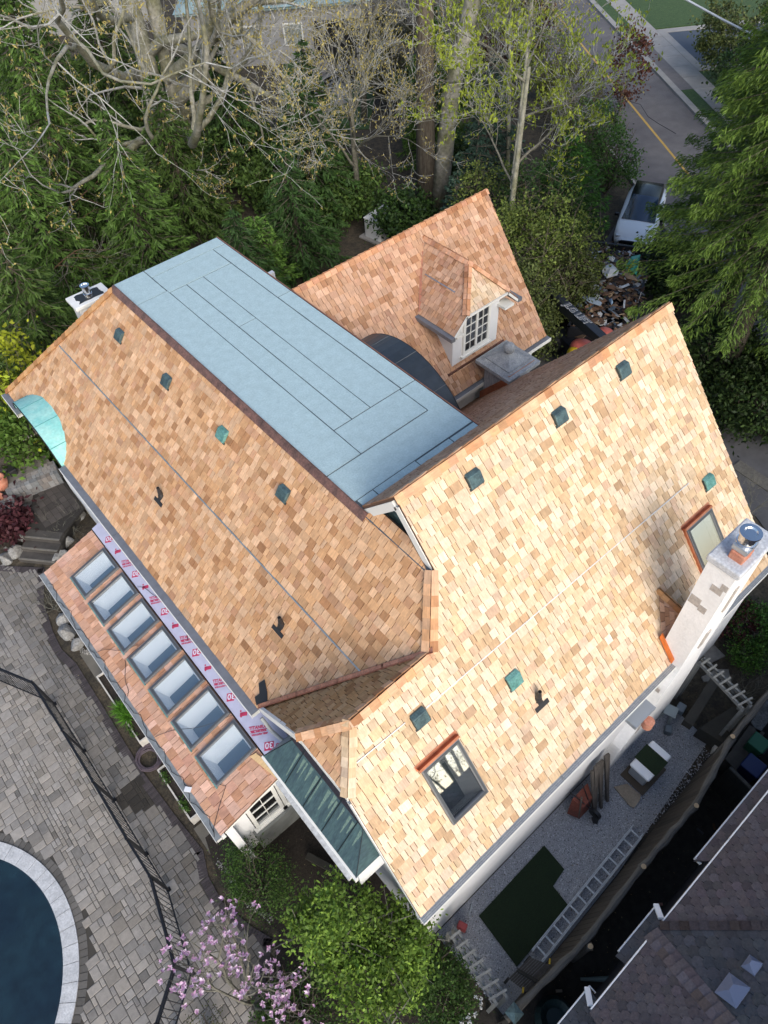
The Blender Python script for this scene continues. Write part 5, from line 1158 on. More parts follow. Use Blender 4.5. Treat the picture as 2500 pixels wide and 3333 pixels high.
wg = mat('white_gutter', (0.70, 0.72, 0.74), rough=0.4); trough = mat('gutter_inside', (0.22, 0.26, 0.30), rough=0.6, var=0.3, scale=9)
def ngut(x0, x1, y, z, inner):
    mb = MB(); mb.box(x0, x1, y-0.12, y, z-0.10, z-0.09); mb.box(x0, x1, y-0.012, y+0.006, z-0.10, z+0.01); mb.box(x0-0.012, x0, y-0.13, y+0.006, z-0.10, z+0.01); mb.box(x1, x1+0.012, y-0.13, y+0.006, z-0.10, z+0.01)
    g = mb.build('gutter', wg, nb); mb = MB(); mb.box(x0, x1, y-0.118, y-0.014, z-0.088, z-0.05); mb.build('trough_lining', trough if inner else darksoil, g)
    n = max(2, int((x1-x0)/0.62))
    for k in range(n): xx = x0+(x1-x0)*(k+0.5)/n; mb = MB(); mb.box(xx-0.012, xx+0.012, y-0.118, y-0.014, z-0.004, z+0.006); mb.build('hanger', wg, g)
ngut(4.48, 6.46, -1.13, 3.2, True); ngut(6.47, 7.9, -1.13, 3.2, True); ngut(2.57, 4.17, -1.13, 3.2, True); ngut(5.84, 11.0, -0.93, 2.95, True); ngut(3.62, 4.62, -0.93, 2.95, False); ngut(1.4, 2.83, -0.93, 2.95, False)
mb = MB(); mb.bar((4.50, -1.10, 3.12), (4.66, -0.92, 2.96), 0.09, 0.05); mb.build('downspout', wg, nb); mb = MB(); mb.bar((2.60, -1.10, 3.12), (2.78, -0.92, 2.96), 0.09, 0.05); mb.build('downspout', wg, nb)
mb = MB(); mb.box(1.4, 14, -1.35, -1.25, 0, 2.85); mb.build('wall', mat('neighbour_brick', (0.12, 0.10, 0.09), rough=0.9, var=0.2, scale=8), nb)
def nvent(px_, py_, s, lab):
    d = FW+RT*(px_-1250)/FPX+UP*(1666.5-py_)/FPX; Nn = np.array(Nd); k = ((np.array(P0)-np.array([0, 0, CAMZ]))@Nn)/(d@Nn); c = Vector(d*k)+Vector((0, 0, CAMZ))
    mb = MB(); a, b = Sd*s, Td*s*0.9; o = c-a/2-b/2; mb.obox(o, a, b, Nd*0.06); pk = c+Nd*0.14; q = [o+Nd*0.06-a*0.05-b*0.05, o+a*1.05+Nd*0.06-b*0.05, o+a*1.05+b*1.05+Nd*0.06, o-a*0.05+b*1.05+Nd*0.06]
    mb.mesh(q+[pk-a*0.15, pk+a*0.15], [(0, 1, 5, 4), (1, 2, 5), (2, 3, 4, 5), (3, 0, 4)]); mb.build('roof_vent', mat('blue_vent', (0.11, 0.14, 0.22), rough=0.5, metal=0.2), nb)
nvent(2387, 3230, 0.36, ''); nvent(2450, 3148, 0.22, '')
# dark strip between the fence and the neighbour, with bins
mb = MB(); mb.box(0.5, 14, -1.3, 0.0, -0.03, -0.01); struct(mb.build('path', mat('dark_alley', (0.035, 0.030, 0.024), rough=1, var=0.5, scale=6, bump=0.5, bscale=30)))
def bin_(p, s, h, m_, label, lid):
    t = thing('wheelie_bin', label, 'bin', (p[0], p[1], 0)); mb = MB(); w = s/2; x, y = p[0], p[1]; z = h
    mb.mesh([(x-w*.8, y-w*.8, .03), (x+w*.8, y-w*.8, .03), (x+w*.8, y+w*.8, .03), (x-w*.8, y+w*.8, .03), (x-w, y-w, z), (x+w, y-w, z), (x+w, y+w, z), (x-w, y+w, z)], [(3, 2, 1, 0), (4, 5, 6, 7), (0, 1, 5, 4), (1, 2, 6, 5), (2, 3, 7, 6), (3, 0, 4, 7)]); mb.build('body', m_, t, bevel=0.02)
    mb = MB(); mb.box(x-w*1.06, x+w*1.06, y-w*1.1, y+w*1.06, z, z+0.05); mb.build('lid', m_, t, bevel=0.025)
    mb = MB(); mb.tube([(x-w*.9, y-w*1.15, z), (x+w*.9, y-w*1.15, z)], 0.02, 6); mb.build('handle', rubber, t)
    for e in (-1, 1): mb = MB(); mb.tube([(x+e*w*0.8, y-w, .1), (x+e*w*0.95, y-w, .1)], 0.1, 12); mb.build('wheel', rubber, t)
gp_ = at(2468, 2420, 1.0); bp_ = at(2450, 2495, 0.95); bin_((gp_[0]+.05, gp_[1]), 0.36, 0.95, mat('bin_green', (0.03, 0.16, 0.08), rough=0.5), 'green wheelie bin behind the party fence', True); bin_((bp_[0]+.05, bp_[1]), 0.40, 0.90, mat('bin_blue', (0.02, 0.035, 0.13), rough=0.4), 'blue wheelie bin beside the green one', True)
for k, (pl, lab) in enumerate((([(2360, 2470), (2440, 2360), (2490, 2385), (2400, 2510)], 'two-part brown slab beside the green bin'), ([(2445, 2350), (2500, 2270), (2500, 2350), (2470, 2390)], 'pale rough stone slab above the bins'))):
    mb = MB(); mb.prism([at(*v, 0.6)[:2] for v in pl], 0.0, 0.6); tag(mb.build('stone_slab', mat('brown_slab', (0.13, 0.115, 0.095), rough=0.9, var=0.2, scale=6) if k == 0 else rockm), lab, 'slab')
gt = thing('garden_gate', 'dark plank gate lying across the alley behind the bins', 'gate', (8.6, -0.7, 0))
a, b = Vector(at(2375, 2500, 1.3)), Vector(at(2475, 2600, 1.3))
for k in range(6):
    f0, f1 = k/6, (k+1)/6-0.02; p, q_ = a.lerp(b, f0), a.lerp(b, f1); mb = MB(); mb.obox((p.x, p.y, 0.0), q_-p, (0.03, 0.03, 0), (0, 0, 1.3)); mb.build('plank', dk, gt)
mb = MB(); mb.bar(a+Vector((0, 0, .03)), b+Vector((0, 0, .03)), 0.07, 0.05); mb.build('rail', railm, gt)
mb = MB(); p = at(1890, 3187, 0.05); p2 = at(2000, 3187, 0.3); mb.tube([p, p2], [0.03, 0.06], 10); tag(mb.build('drain_pipe', mat('pale_green_pipe', (0.16, 0.20, 0.18), rough=0.6)), 'pale green drain pipe lying in the dark alley', 'pipe')
p = at(1805, 3315, 0.3); mb = MB(); mb.lathe((p[0], p[1], 0), [(0.36, 0), (0.38, 0.35), (0.30, 0.55), (0.30, 0.56), (0.20, 0.45), (0.17, 0.40)], 20); tag(mb.build('compost_tub', mat('dark_green_plastic', (0.015, 0.035, 0.035), rough=0.5)), 'dark green round tub in the alley at the picture edge', 'tub')
for k in range(10):
    px_, py_, cc = [(2150, 2725, (.07, .05, .03)), (2325, 2690, (.09, .045, .02)), (2280, 2705, (.06, .06, .06)), (2150, 2942, (.33, .16, .12)), (2060, 2480, (.1, .1, .1)), (1925, 3080, (.3, .22, .15)), (2210, 2660, (.05, .04, .03)), (1820, 3225, (.35, .28, .2)), (2240, 2600, (.05, .045, .035)), (2320, 3052, (.1, .1, .1))][k]
    if k in (4, 9): continue
    p = at(px_, py_, 0.02); mb = MB(); mb.cbox((p[0], p[1], -0.01), (0.10+0.03*(k % 3), 0.05, 0.025), k*0.8); mb.v = mb.v
    tag(mb.build('scrap', mat('scrap%d' % k, cc, rough=0.9)), {0: 'brown wood scrap on the ground near the fence log', 1: 'reddish wood scrap close to the upper neighbour gutter', 2: 'grey scrap of wood in the dark alley above the lowest gutter end', 3: 'pink brick scrap lying below the gutters', 5: 'pale cut log end lying by the fence post', 6: 'dark flat board scrap in the middle of the alley', 7: 'small tan stone near the bottom of the alley', 8: 'dull board scrap beside the wooden gate'}[k], 'scrap')
# ================================================================ STREET AND FAR GARDENS
rd = Vector((0.548, 0.836, 0)).normalized(); rn = Vector((rd.y, -rd.x, 0)); RC = Vector((32.29, 16.35, 0))
def rpt(a, off, z=0.0): p = RC+rd*a+rn*off; return (p.x, p.y, z)
def band(name, a0, a1, o0, o1, z0, z1, m): mb = MB(); mb.prism([rpt(a0, o0)[:2], rpt(a1, o0)[:2], rpt(a1, o1)[:2], rpt(a0, o1)[:2]], z0, z1); return mb.build(name, m)
asph = mat('asphalt', (0.088, 0.084, 0.090), rough=0.9, var=0.15, scale=0.35, bump=0.3, bscale=60, detail=10, col2=(0.122, 0.115, 0.115)); conc = mat('pavement_concrete', (0.27, 0.26, 0.245), rough=0.9, var=0.15, scale=1.5, bump=0.2, bscale=40)
struct(band('road', -60, 120, -2.75, 2.75, -0.03, 0.0, asph)); yl = mat('yellow_line', (0.42, 0.27, 0.06), rough=0.8, var=0.2, scale=10)
ln = band('road_line', -60, 120, -0.06, 0.06, 0.0, 0.004, yl); struct(ln)
for (o0, o1) in ((2.75, 2.86), (-2.86, -2.75)): struct(band('kerb', -60, 120, o0, o1, -0.03, 0.11, conc))
struct(band('verge', -60, 9.3, 3.15, 3.88, -0.03, 0.06, lawn)); struct(band('pavement', -60, 120, 2.86, 3.15, -0.03, 0.07, conc)); pv = struct(band('pavement', -60, 120, 3.88, 3.9, -0.03, 0.07, conc)); struct(band('lawn', -60, 11.5, 5.1, 30, -0.03, 0.05, lawn)); struct(band('lawn', 18.5, 120, 5.1, 30, -0.03, 0.05, lawn)); struct(band('verge', 16, 120, 3.15, 3.88, -0.03, 0.06, lawn))
for k in range(-6, 16):
    mb = MB(); a0 = 1.55*k; mb.prism([rpt(a0+0.012, 3.9)[:2], rpt(a0+1.54, 3.9)[:2], rpt(a0+1.54, 5.1)[:2], rpt(a0+0.012, 5.1)[:2]], -0.03, 0.075+rnd.uniform(0, 0.004)); mb.build('paving_slab', conc, pv)
struct(band('driveway', 12.1, 17.6, 5.6, 30, -0.03, 0.06, mat('blue_asphalt', (0.055, 0.07, 0.095), rough=0.85, var=0.1, scale=1))); struct(band('driveway_edge', 11.5, 12.1, 5.1, 30, -0.03, 0.09, conc)); struct(band('driveway_edge', 11.5, 18.2, 5.1, 5.6, -0.03, 0.088, conc)); struct(band('driveway_edge', 17.6, 18.2, 5.6, 30, -0.03, 0.09, conc)); struct(band('driveway_apron', 9.3, 16, 2.9, 3.88, -0.03, 0.064, mat('worn_asphalt', (0.13, 0.12, 0.12), rough=0.9, var=0.15, scale=3)))
mb = MB(); pts = [at(2015, 300, .005), at(2050, 330, .005), at(2085, 340, .005), at(2110, 380, .005), at(2140, 400, .005), at(2200, 435, .005)]; mb.tube([(p[0], p[1], 0.0) for p in pts], 0.018, 4); tag(mb.build('crack_seal', tar), 'wandering tarred crack across the asphalt road', 'crack')
mb = MB(); mb.prism([at(1700, 1300)[:2], at(1720, 1130)[:2], at(1850, 1080)[:2], at(1960, 800)[:2], at(2060, 640)[:2], at(2200, 760)[:2], at(2120, 1100)[:2], at(2560, 1500)[:2], at(2620, 1900)[:2], at(2460, 1680)[:2], at(2100, 1500)[:2]], -0.03, 0.008); drv = struct(mb.build('driveway', mat('dark_drive', (0.075, 0.075, 0.08), rough=0.85, var=0.25, scale=2)))
mb = MB(); mb.bar(at(2395, 1510, .02), at(2530, 1600, .02), 0.45, 0.05); struct(mb.build('driveway_edge', mat('cobble_edge', (0.10, 0.095, 0.085), rough=0.9, var=0.3, scale=14)))
mb = MB(); mb.tube([at(2200, -20, 9.5), at(2350, 62, 9.0), at(2520, 148, 8.5)], 0.035, 5); tag(mb.build('overhead_cable', mat('pale_cable', (0.6, 0.62, 0.65), rough=0.5)), 'pale overhead cable crossing the top right corner', 'cable')

# far houses behind the trees
def far_house(c, sx, sy, h, ang, wallm, roofm, label, garage=False):
    t = thing('far_house', label, 'house', c); M4 = Matrix.Rotation(ang, 4, 'Z')
    def bx(x0, x1, y0, y1, z0, z1, m_, name, par, lab=None):
        mb = MB(); mb.box(x0, x1, y0, y1, z0, z1); mb.v = [tuple((M4@Vector(v))+Vector(c)) for v in mb.v]; return mb.build(name, m_, par, lab)
    bx(-sx, sx, -sy, sy, 0, h, wallm, 'wall', t); r_ = bx(-sx-0.3, sx+0.3, -sy-0.3, sy+0.3, h, h+0.15, roofm, 'flat_roof', t)
    mb = MB(); v = [(-sx-.4, -sy-.4, h+.15), (sx+.4, -sy-.4, h+.15), (sx+.4, sy+.4, h+.15), (-sx-.4, sy+.4, h+.15), (-sx*0.4, 0, h+1.8), (sx*0.4, 0, h+1.8)]; v = [tuple((M4@Vector(q_))+Vector(c)) for q_ in v]; mb.mesh(v, [(0, 1, 5, 4), (1, 2, 5), (2, 3, 4, 5), (3, 0, 4)]); mb.build('roof', roofm, t)
    for k in range(3):
        w = bx(-sx+0.8+k*2.6, -sx+2.0+k*2.6, -sy-0.05, -sy+0.02, 1.0, 2.2, trimw, 'window', t); bx(-sx+0.88+k*2.6, -sx+1.92+k*2.6, -sy-0.07, -sy-0.05, 1.08, 2.12, glass, 'pane', w)
    if garage: bx(sx-3.2, sx-0.6, -sy-0.06, -sy+0.02, 0, 2.2, mat('black_opening', (0.004, 0.004, 0.005)), 'garage_opening', t)
    return t
far_house((29.5, 46.0, 0), 5.5, 4.0, 3.0, R(-38), mat('grey_render', (0.30, 0.30, 0.30), rough=0.9), mat('mint_roof', (0.26, 0.36, 0.36), rough=0.7, var=0.1, scale=2), 'pale house with a mint-grey roof behind the bare trees', True)
far_house((20.0, 64.0, 0), 8.0, 5.0, 4.5, R(-20), mat('far_wall', (0.25, 0.25, 0.24)), mat('slate_roof', (0.07, 0.085, 0.11), rough=0.8, var=0.15, scale=2), 'slate-roofed house in the top left corner beyond the conifers')
for k in range(9):
    a = at(975+18*k*0.6, 395-16*k, 0.02); b = at(1130+6*k, 352-19*k, 0.02); d = Vector(b)-Vector(a); n_ = Vector((-d.y, d.x, 0)).normalized()
    for j in range(2): mb = MB(); o = Vector(a)+d*(0.5*j+0.02); mb.obox((o.x, o.y, -0.02), d*0.46, n_*0.62, (0, 0, 0.06)); tag(mb.build('stepping_slab', mat('pale_paving', (0.24, 0.225, 0.20), rough=0.9, var=0.15, scale=2)), 'long pale slab in a row parted by strips of grass', 'slab', 'grass-jointed slabs beyond the bare trees')
mb = MB(); mb.prism([at(900, 420)[:2], at(1200, 420)[:2], at(1260, 120)[:2], at(930, 150)[:2]], -0.02, 0.01); struct(mb.build('lawn', lawn))
mb = MB(); mb.prism([at(960, 270)[:2], at(1150, 260)[:2], at(1230, 130)[:2], at(1010, 150)[:2]], -0.02, 0.03); struct(mb.build('driveway', mat('grey_gravel_drive', (0.17, 0.15, 0.13), rough=1, var=0.2, scale=3)))

# ---------------------------------------------------------------- parked car
def car():
    nose = Vector((-0.89, -0.456, 0)).normalized(); lft = Vector((-nose.y, nose.x, 0)); rear = Vector(at(2118, 600, 1.0)); rear.z = 0; cen = rear+nose*2.05
    t = thing('parked_car', 'white parked car with black glass roof beside the skip', 'car', tuple(cen))
    wh = mat('white_paint', (0.72, 0.76, 0.80), rough=0.18, spec=0.6); bk = mat('black_gloss', (0.006, 0.007, 0.009), rough=0.25, spec=0.3)
    # body as lofted cross-sections: (s along, half width, sill z, shoulder z, top z, roof half width)
    secs = [(-2.05, 0.62, 0.45, 0.80, 0.86, 0.5), (-1.95, 0.76, 0.28, 0.86, 0.98, 0.62), (-1.3, 0.84, 0.22, 0.88, 1.0, 0.70), (-0.4, 0.85, 0.20, 0.87, 0.98, 0.72), (0.5, 0.85, 0.20, 0.86, 0.95, 0.72), (1.0, 0.85, 0.20, 0.84, 0.93, 0.72), (1.6, 0.82, 0.22, 0.74, 0.82, 0.64), (1.95, 0.74, 0.28, 0.62, 0.70, 0.52), (2.08, 0.58, 0.36, 0.52, 0.58, 0.42)]
    def W(s, a, z): return cen+nose*s+lft*a+Vector((0, 0, z))
    mb = MB(); rings = []
    for s, hw, z0, z1, z2, rw in secs: rings.append([W(s, -hw*0.92, z0), W(s, -hw, (z0+z1)/2), W(s, -hw*0.97, z1), W(s, -rw, z2), W(s, 0, z2+0.02), W(s, rw, z2), W(s, hw*0.97, z1), W(s, hw, (z0+z1)/2), W(s, hw*0.92, z0)])
    n = 9; vs = [p for r_ in rings for p in r_]; fs = [(k*n+j, k*n+j+1, (k+1)*n+j+1, (k+1)*n+j) for k in range(len(rings)-1) for j in range(n-1)]+[tuple(range(n)), tuple(reversed(range((len(rings)-1)*n, len(rings)*n)))]
    mb.mesh(vs, fs); o = mb.build('body', wh, t, smooth=True)
    cab = [(-1.85, 0.64, 0.97, 0.98), (-1.5, 0.66, 0.95, 1.38), (-1.0, 0.66, 0.95, 1.48), (-0.1, 0.64, 0.95, 1.47), (0.25, 0.66, 0.93, 1.38), (1.05, 0.70, 0.92, 0.95)]
    mb = MB(); vs = []
    for s, hw, z0, z1 in cab: k = (z1-z0); vs += [W(s, -hw, z0), W(s, -hw+0.14*k*1.4, z1), W(s, hw-0.14*k*1.4, z1), W(s, hw, z0)]
    fs = [(4*k+j, 4*k+j+1, 4*k+j+5, 4*k+j+4) for k in range(3) for j in range(3)]; mb.mesh(vs[:16], fs); mb.build('roof', bk, t, smooth=True)
    mb = MB(); mb.mesh(vs[12:], [(4*k+j, 4*k+j+1, 4*k+j+5, 4*k+j+4) for k in (0, 1) for j in range(3)]); mb.build('windscreen', mat('blue_glass', (0.015, 0.03, 0.06), rough=0.05, spec=0.8), t, smooth=True)
    for e in (-1, 1):
        mb = MB(); mb.obox(W(0.72, e*0.84, 0.92), nose*0.14, lft*(e*0.20), (0, 0, 0.11)); mb.build('wing_mirror', bk, t, bevel=0.03)
        mb = MB(); mb.obox(W(1.72, e*0.50, 0.60), nose*0.26, lft*(e*0.22), (0, 0, 0.10)); mb.build('headlight', mat('lamp_glass', (0.5, 0.52, 0.55), rough=0.1), t, bevel=0.02)
        for s in (-1.25, 1.25):
            mb = MB(); mb.tube([W(s, e*0.66, 0.31), W(s, e*0.86, 0.31)], 0.31, 20); w = mb.build('wheel', rubber, t); mb = MB(); mb.tube([W(s, e*0.862, 0.31), W(s, e*0.868, 0.31)], 0.2, 14); mb.build('rim', steel, w)
    mb = MB(); mb.obox(W(2.06, -0.5, 0.42), nose*0.04, lft*1.0, (0, 0, 0.1)); mb.build('grille', bk, t)
car()

# ---------------------------------------------------------------- skip full of torn-off roofing
sx0, sx1 = Vector(at(2020, 800, 1.2)), Vector(at(1955, 1085, 1.2)); sx0.z = sx1.z = 0; sdv = (sx1-sx0); SL = sdv.length; sdv.normalize(); snv = Vector((-sdv.y, sdv.x, 0)); HW = 1.15
skip = thing('skip', 'long dark steel skip heaped with torn-off shingles and rubbish', 'skip', tuple((sx0+sx1)/2)); skm = mat('skip_steel', (0.02, 0.022, 0.028), rough=0.6, metal=0.3, var=0.3, scale=3)
def SK(s, a, z): return sx0+sdv*s+snv*a+Vector((0, 0, z))
mb = MB(); mb.obox(SK(0, -HW, 0.1), sdv*SL, snv*(2*HW), (0, 0, 0.05)); mb.build('floor', skm, skip)
for (s, a, ds, da) in ((0, -HW, SL, 0.05), (0, HW-0.05, SL, 0.05), (0, -HW, 0.05, 2*HW), (SL-0.05, -HW, 0.05, 2*HW)): mb = MB(); mb.obox(SK(s, a, 0.1), sdv*ds, snv*da, (0, 0, 1.1)); mb.obox(SK(s-0.02, a-0.02, 1.2), sdv*(ds+0.04), snv*(da+0.04), (0, 0, 0.06)); mb.build('side', skm, skip)
debm = mat('debris', attr=True, rough=0.8, var=0.2, scale=8); cols = [(0.10, 0.055, 0.035), (0.14, 0.08, 0.05), (0.05, 0.035, 0.028), (0.30, 0.22, 0.14), (0.02, 0.02, 0.025), (0.45, 0.48, 0.52), (0.16, 0.09, 0.055), (0.09, 0.12, 0.16), (0.20, 0.13, 0.08)]
V = MB()
for k in range(900):
    s, a = rnd.uniform(0.1, SL-0.1), rnd.uniform(-HW+.08, HW-.08); z = 1.0+0.32*math.exp(-((s-SL*.5)/2)**2)+rnd.uniform(-0.15, 0.1); L_, w_ = rnd.uniform(0.08, 0.42), rnd.uniform(0.04, 0.18); d = Vector((rnd.gauss(0, 1), rnd.gauss(0, 1), rnd.gauss(0, .3))).normalized(); e = d.cross(Vector((rnd.gauss(0, .3), rnd.gauss(0, .3), 1))).normalized(); c = rnd.choice(cols); kk = rnd.uniform(0.6, 1.2)
    V.obox(SK(s, a, z), d*L_, e*w_, d.cross(e)*0.015, tuple(x*kk for x in c))
V.build('rubble', debm, skip, kind='stuff')
def sheet(pxs, z, m_, lab, name, cat='sheet'):
    mb = MB(); P = [Vector(at(*q_, z+rnd.uniform(-.05, .1))) for q_ in pxs]; c = sum(P, Vector())/len(P)+Vector((0, 0, .12)); n = len(P); mb.mesh([tuple(p) for p in P]+[tuple(c)]+[(p.x, p.y, p.z-.015) for p in P], [(i, (i+1) % n, n) for i in range(n)]+[(i, n+1+i, n+1+(i+1) % n, (i+1) % n) for i in range(n)]); tag(mb.build(name, m_), lab, cat)
sheet([(1958, 870), (1990, 857), (2015, 880), (2010, 895), (1975, 905), (1962, 890)], 1.5, whitem, 'large crumpled white sheet lying in the skip', 'plastic_sheet'); sheet([(1976, 840), (1985, 832), (2003, 840), (1995, 852)], 1.5, whitem, 'small white board near the car end of the skip', 'white_board', 'board')
sheet([(2035, 870), (2055, 835), (2085, 828), (2080, 855), (2072, 895), (2055, 880)], 1.55, mat('green_tarp', (0.02, 0.30, 0.22), rough=0.5), 'crumpled green tarpaulin in the skip', 'tarpaulin', 'tarpaulin'); sheet([(2022, 880), (2070, 900), (2078, 915), (2040, 905)], 1.5, mat('cardboard', (0.32, 0.22, 0.14), rough=0.9), 'brown cardboard flap beside the green tarpaulin', 'cardboard', 'cardboard')
sheet([(1893, 965), (1925, 960), (1960, 985), (1955, 995), (1920, 985)], 1.4, mat('clear_film', (0.22, 0.28, 0.36), rough=0.3), 'sheet of bluish clear film spread in the skip', 'plastic_film', 'film'); sheet([(1982, 975), (1990, 970), (1996, 985), (1990, 992)], 1.4, mat('pale_blue', (0.3, 0.45, 0.65), rough=0.4), 'small pale blue bag in the skip', 'bag', 'bag')
mb = MB(); mb.bar(at(2045, 880, 1.75), at(2065, 845, 1.85), 0.03); tag(mb.build('yellow_tie', ym), 'yellow tie strap over the green tarpaulin', 'strap')

# ---------------------------------------------------------------- boom lift
lift = thing('boom_lift', 'boom lift with a black lettered arm and a red and yellow hood', 'lift', tuple(at(1900, 1150, 0))); bl = mat('boom_black', (0.014, 0.016, 0.022), rough=0.35); rdm = mat('faded_lift_red', (0.50, 0.12, 0.09), rough=0.45, var=0.15, scale=4); ylm = mat('lift_yellow', (0.62, 0.42, 0.02), rough=0.4)
a, b = Vector(at(1842, 992, 2.3)), Vector(at(1978, 1112, 2.3)); d = b-a; u = d.normalized(); sd_ = Vector((0, 0, 1)).cross(u).normalized()
mb = MB(); mb.obox(a-u*1.2-sd_*0.14+Vector((0, 0, -0.3)), u*(d.length+2.6), sd_*0.30, (0, 0, 0.36)); mb.build('boom', bl, lift, bevel=0.02)
mb = MB(); mb.obox(a-u*2.0-sd_*0.10+Vector((0, 0, -0.26)), u*1.0, sd_*0.22, (0, 0, 0.28)); mb.build('inner_boom', bl, lift)
toU = u if Vector(RT).dot(u) > 0 else -u; upv = Vector((0, 0, 1)).cross(toU)
ink1 = mat('lift_lettering', (0.75, 0.77, 0.8), rough=0.5)
mb = MB(); text_into(mb, 'JLG LIFT', 0.36, a+toU*0.02-upv*0.14+Vector((0, 0, 0.062)), toU, upv, (0, 0, 1), font_extra=0.012); mb.build('lettering', ink1, lift)
mb = MB(); text_into(mb, 'JLG LIFT', 0.36, a+toU*0.02-upv*0.14+Vector((0, 0, 0.066)), toU, upv, (0, 0, 1), font_extra=0.002); mb.build('lettering_inner', bl, lift)
for (px_, py_, sx_, sy_, m_, nm) in ((1905, 1130, 1.15, 0.75, rdm, 'hood'), (1975, 1085, 0.85, 0.55, rdm, 'hood'), (1880, 1152, 0.9, 0.4, ylm, 'hood')):
    p = at(px_, py_, 1.35); mb = MB(); ball(mb, (0, 0, 0), 1.0, 12); mb.v = [tuple(Vector(p)+u*(v[0]*sx_*0.55)+sd_*(v[1]*sy_*0.6)+Vector((0, 0, -0.35+(0.5*abs(v[2])**0.6*(1 if v[2] > 0 else -1))))) for v in mb.v]; mb.build(nm, m_, lift, smooth=True)
p = Vector(at(1920, 1140, 0.5)); mb = MB(); mb.obox(p-u*1.3-sd_*0.75-Vector((0, 0, .25)), u*2.6, sd_*1.5, (0, 0, 0.55)); mb.build('chassis', bl, lift, bevel=0.04)
for e in (-1, 1):
    for f in (-1, 1): c = p+u*(f*1.05)+sd_*(e*0.8); mb = MB(); mb.tube([(c.x-sd_.x*.13, c.y-sd_.y*.13, .38), (c.x+sd_.x*.13, c.y+sd_.y*.13, .38)], 0.38, 18); mb.build('wheel', rubber, lift)
mb = MB(); mb.prism([at(1843, 1130, .1)[:2], at(1852, 1105, .1)[:2], at(1855, 1140, .1)[:2], at(1848, 1145, .1)[:2]], 0.0, 0.1); tag(mb.build('pale_board', plm), 'pale narrow board beside the red lift', 'board')
# white cabinet unit behind the roof
gp0 = Vector(at(1245, 762, 0)); gen = thing('generator', 'white boxed generator on a pad behind the ridge', 'generator', tuple(gp0)); mb = MB(); mb.cbox(tuple(gp0), (1.35, 0.95, 0.9), R(8)); mb.build('housing', whitem, gen, bevel=0.09); mb = MB(); mb.cbox((gp0.x, gp0.y, 0.9), (1.38, 0.98, 0.06), R(8)); mb.build('lid', whitem, gen, bevel=0.03); mb = MB(); mb.cbox((gp0.x, gp0.y, 0.0), (1.7, 1.3, 0.08), R(8)); mb.build('pad', conc, gen)

# ================================================================ TREES AND SHRUBS
def folmat(name, tr=0.25, rough=0.6):
    M = bpy.data.materials.new(name); M.use_nodes = True; n = M.node_tree.nodes; L = M.node_tree.links; n.clear()
    o = n.new('ShaderNodeOutputMaterial'); a = n.new('ShaderNodeAttribute'); a.attribute_name = 'col'; p = n.new('ShaderNodeBsdfPrincipled'); p.inputs['Roughness'].default_value = rough; p.inputs['Specular IOR Level'].default_value = 0.3
    t = n.new('ShaderNodeBsdfTranslucent'); mx = n.new('ShaderNodeMixShader'); mx.inputs[0].default_value = tr
    L.new(a.outputs['Color'], p.inputs['Base Color']); L.new(a.outputs['Color'], t.inputs['Color']); L.new(p.outputs[0], mx.inputs[1]); L.new(t.outputs[0], mx.inputs[2]); L.new(mx.outputs[0], o.inputs[0]); return M
fol = folmat('foliage'); petal = folmat('petals', 0.35)
bark = mat('grey_bark', (0.10, 0.095, 0.075), rough=0.95, var=0.35, scale=3, col2=(0.17, 0.165, 0.13), bump=0.8, bscale=25)
mossbark = mat('mossy_bark', (0.15, 0.15, 0.085), rough=0.95, var=0.35, scale=1.5, col2=(0.30, 0.29, 0.25), bump=0.8, bscale=20); brownbark = mat('furrowed_bark', (0.075, 0.06, 0.045), rough=1, var=0.4, scale=3, stretch=(6, 6, 0.5), col2=(0.15, 0.13, 0.10), bump=1.0, bscale=20)
def quads(name, P, A, B, col, m_, parent, kind=None):
    """rhombus leaves: centre P, half-axes A and B (N,3), colour (N,3)"""
    n = len(P); P = P-np.array(WLOC[parent.name]) if parent is not None else P
    V = np.empty((n, 4, 3)); V[:, 0] = P-A; V[:, 1] = P+B; V[:, 2] = P+A; V[:, 3] = P-B
    me = bpy.data.meshes.new(name); me.vertices.add(n*4); me.vertices.foreach_set('co', V.reshape(-1)); me.loops.add(n*4); me.loops.foreach_set('vertex_index', np.arange(n*4, dtype=np.int32)); me.polygons.add(n); me.polygons.foreach_set('loop_start', np.arange(0, n*4, 4, dtype=np.int32)); me.polygons.foreach_set('loop_total', np.full(n, 4, dtype=np.int32)); me.update(calc_edges=True)
    ca = me.color_attributes.new('col', 'FLOAT_COLOR', 'CORNER'); cc = np.ones((n, 4, 4)); cc[:, :, :3] = np.clip(col, 0, 1)[:, None, :]; ca.data.foreach_set('color', cc.reshape(-1)); me.materials.append(m_)
    o = bpy.data.objects.new(name, me); C.objects.link(o); o.parent = parent
    if kind: o['kind'] = kind
    WLOC[o.name] = WLOC[parent.name] if parent is not None else Vector((0, 0, 0)); return o
def unit(v): return v/np.maximum(np.linalg.norm(v, axis=1, keepdims=True), 1e-9)
def rleaves(P, ln, wd, dirs=None, jitter=0.5):
    n = len(P); A = unit(nrg.normal(size=(n, 3)) if dirs is None else dirs+jitter*nrg.normal(size=(n, 3))); B = unit(np.cross(A, nrg.normal(size=(n, 3))))
    L_ = ln*nrg.uniform(0.6, 1.3, (n, 1)); W_ = wd*nrg.uniform(0.7, 1.2, (n, 1)); return A*L_, B*W_
def shade(n, c0, c1, sp=0.18):
    t = nrg.random((n, 1)); c = np.array(c0)*(1-t)+np.array(c1)*t; return c*np.clip(nrg.normal(1, sp, (n, 1)), 0.4, 1.8)

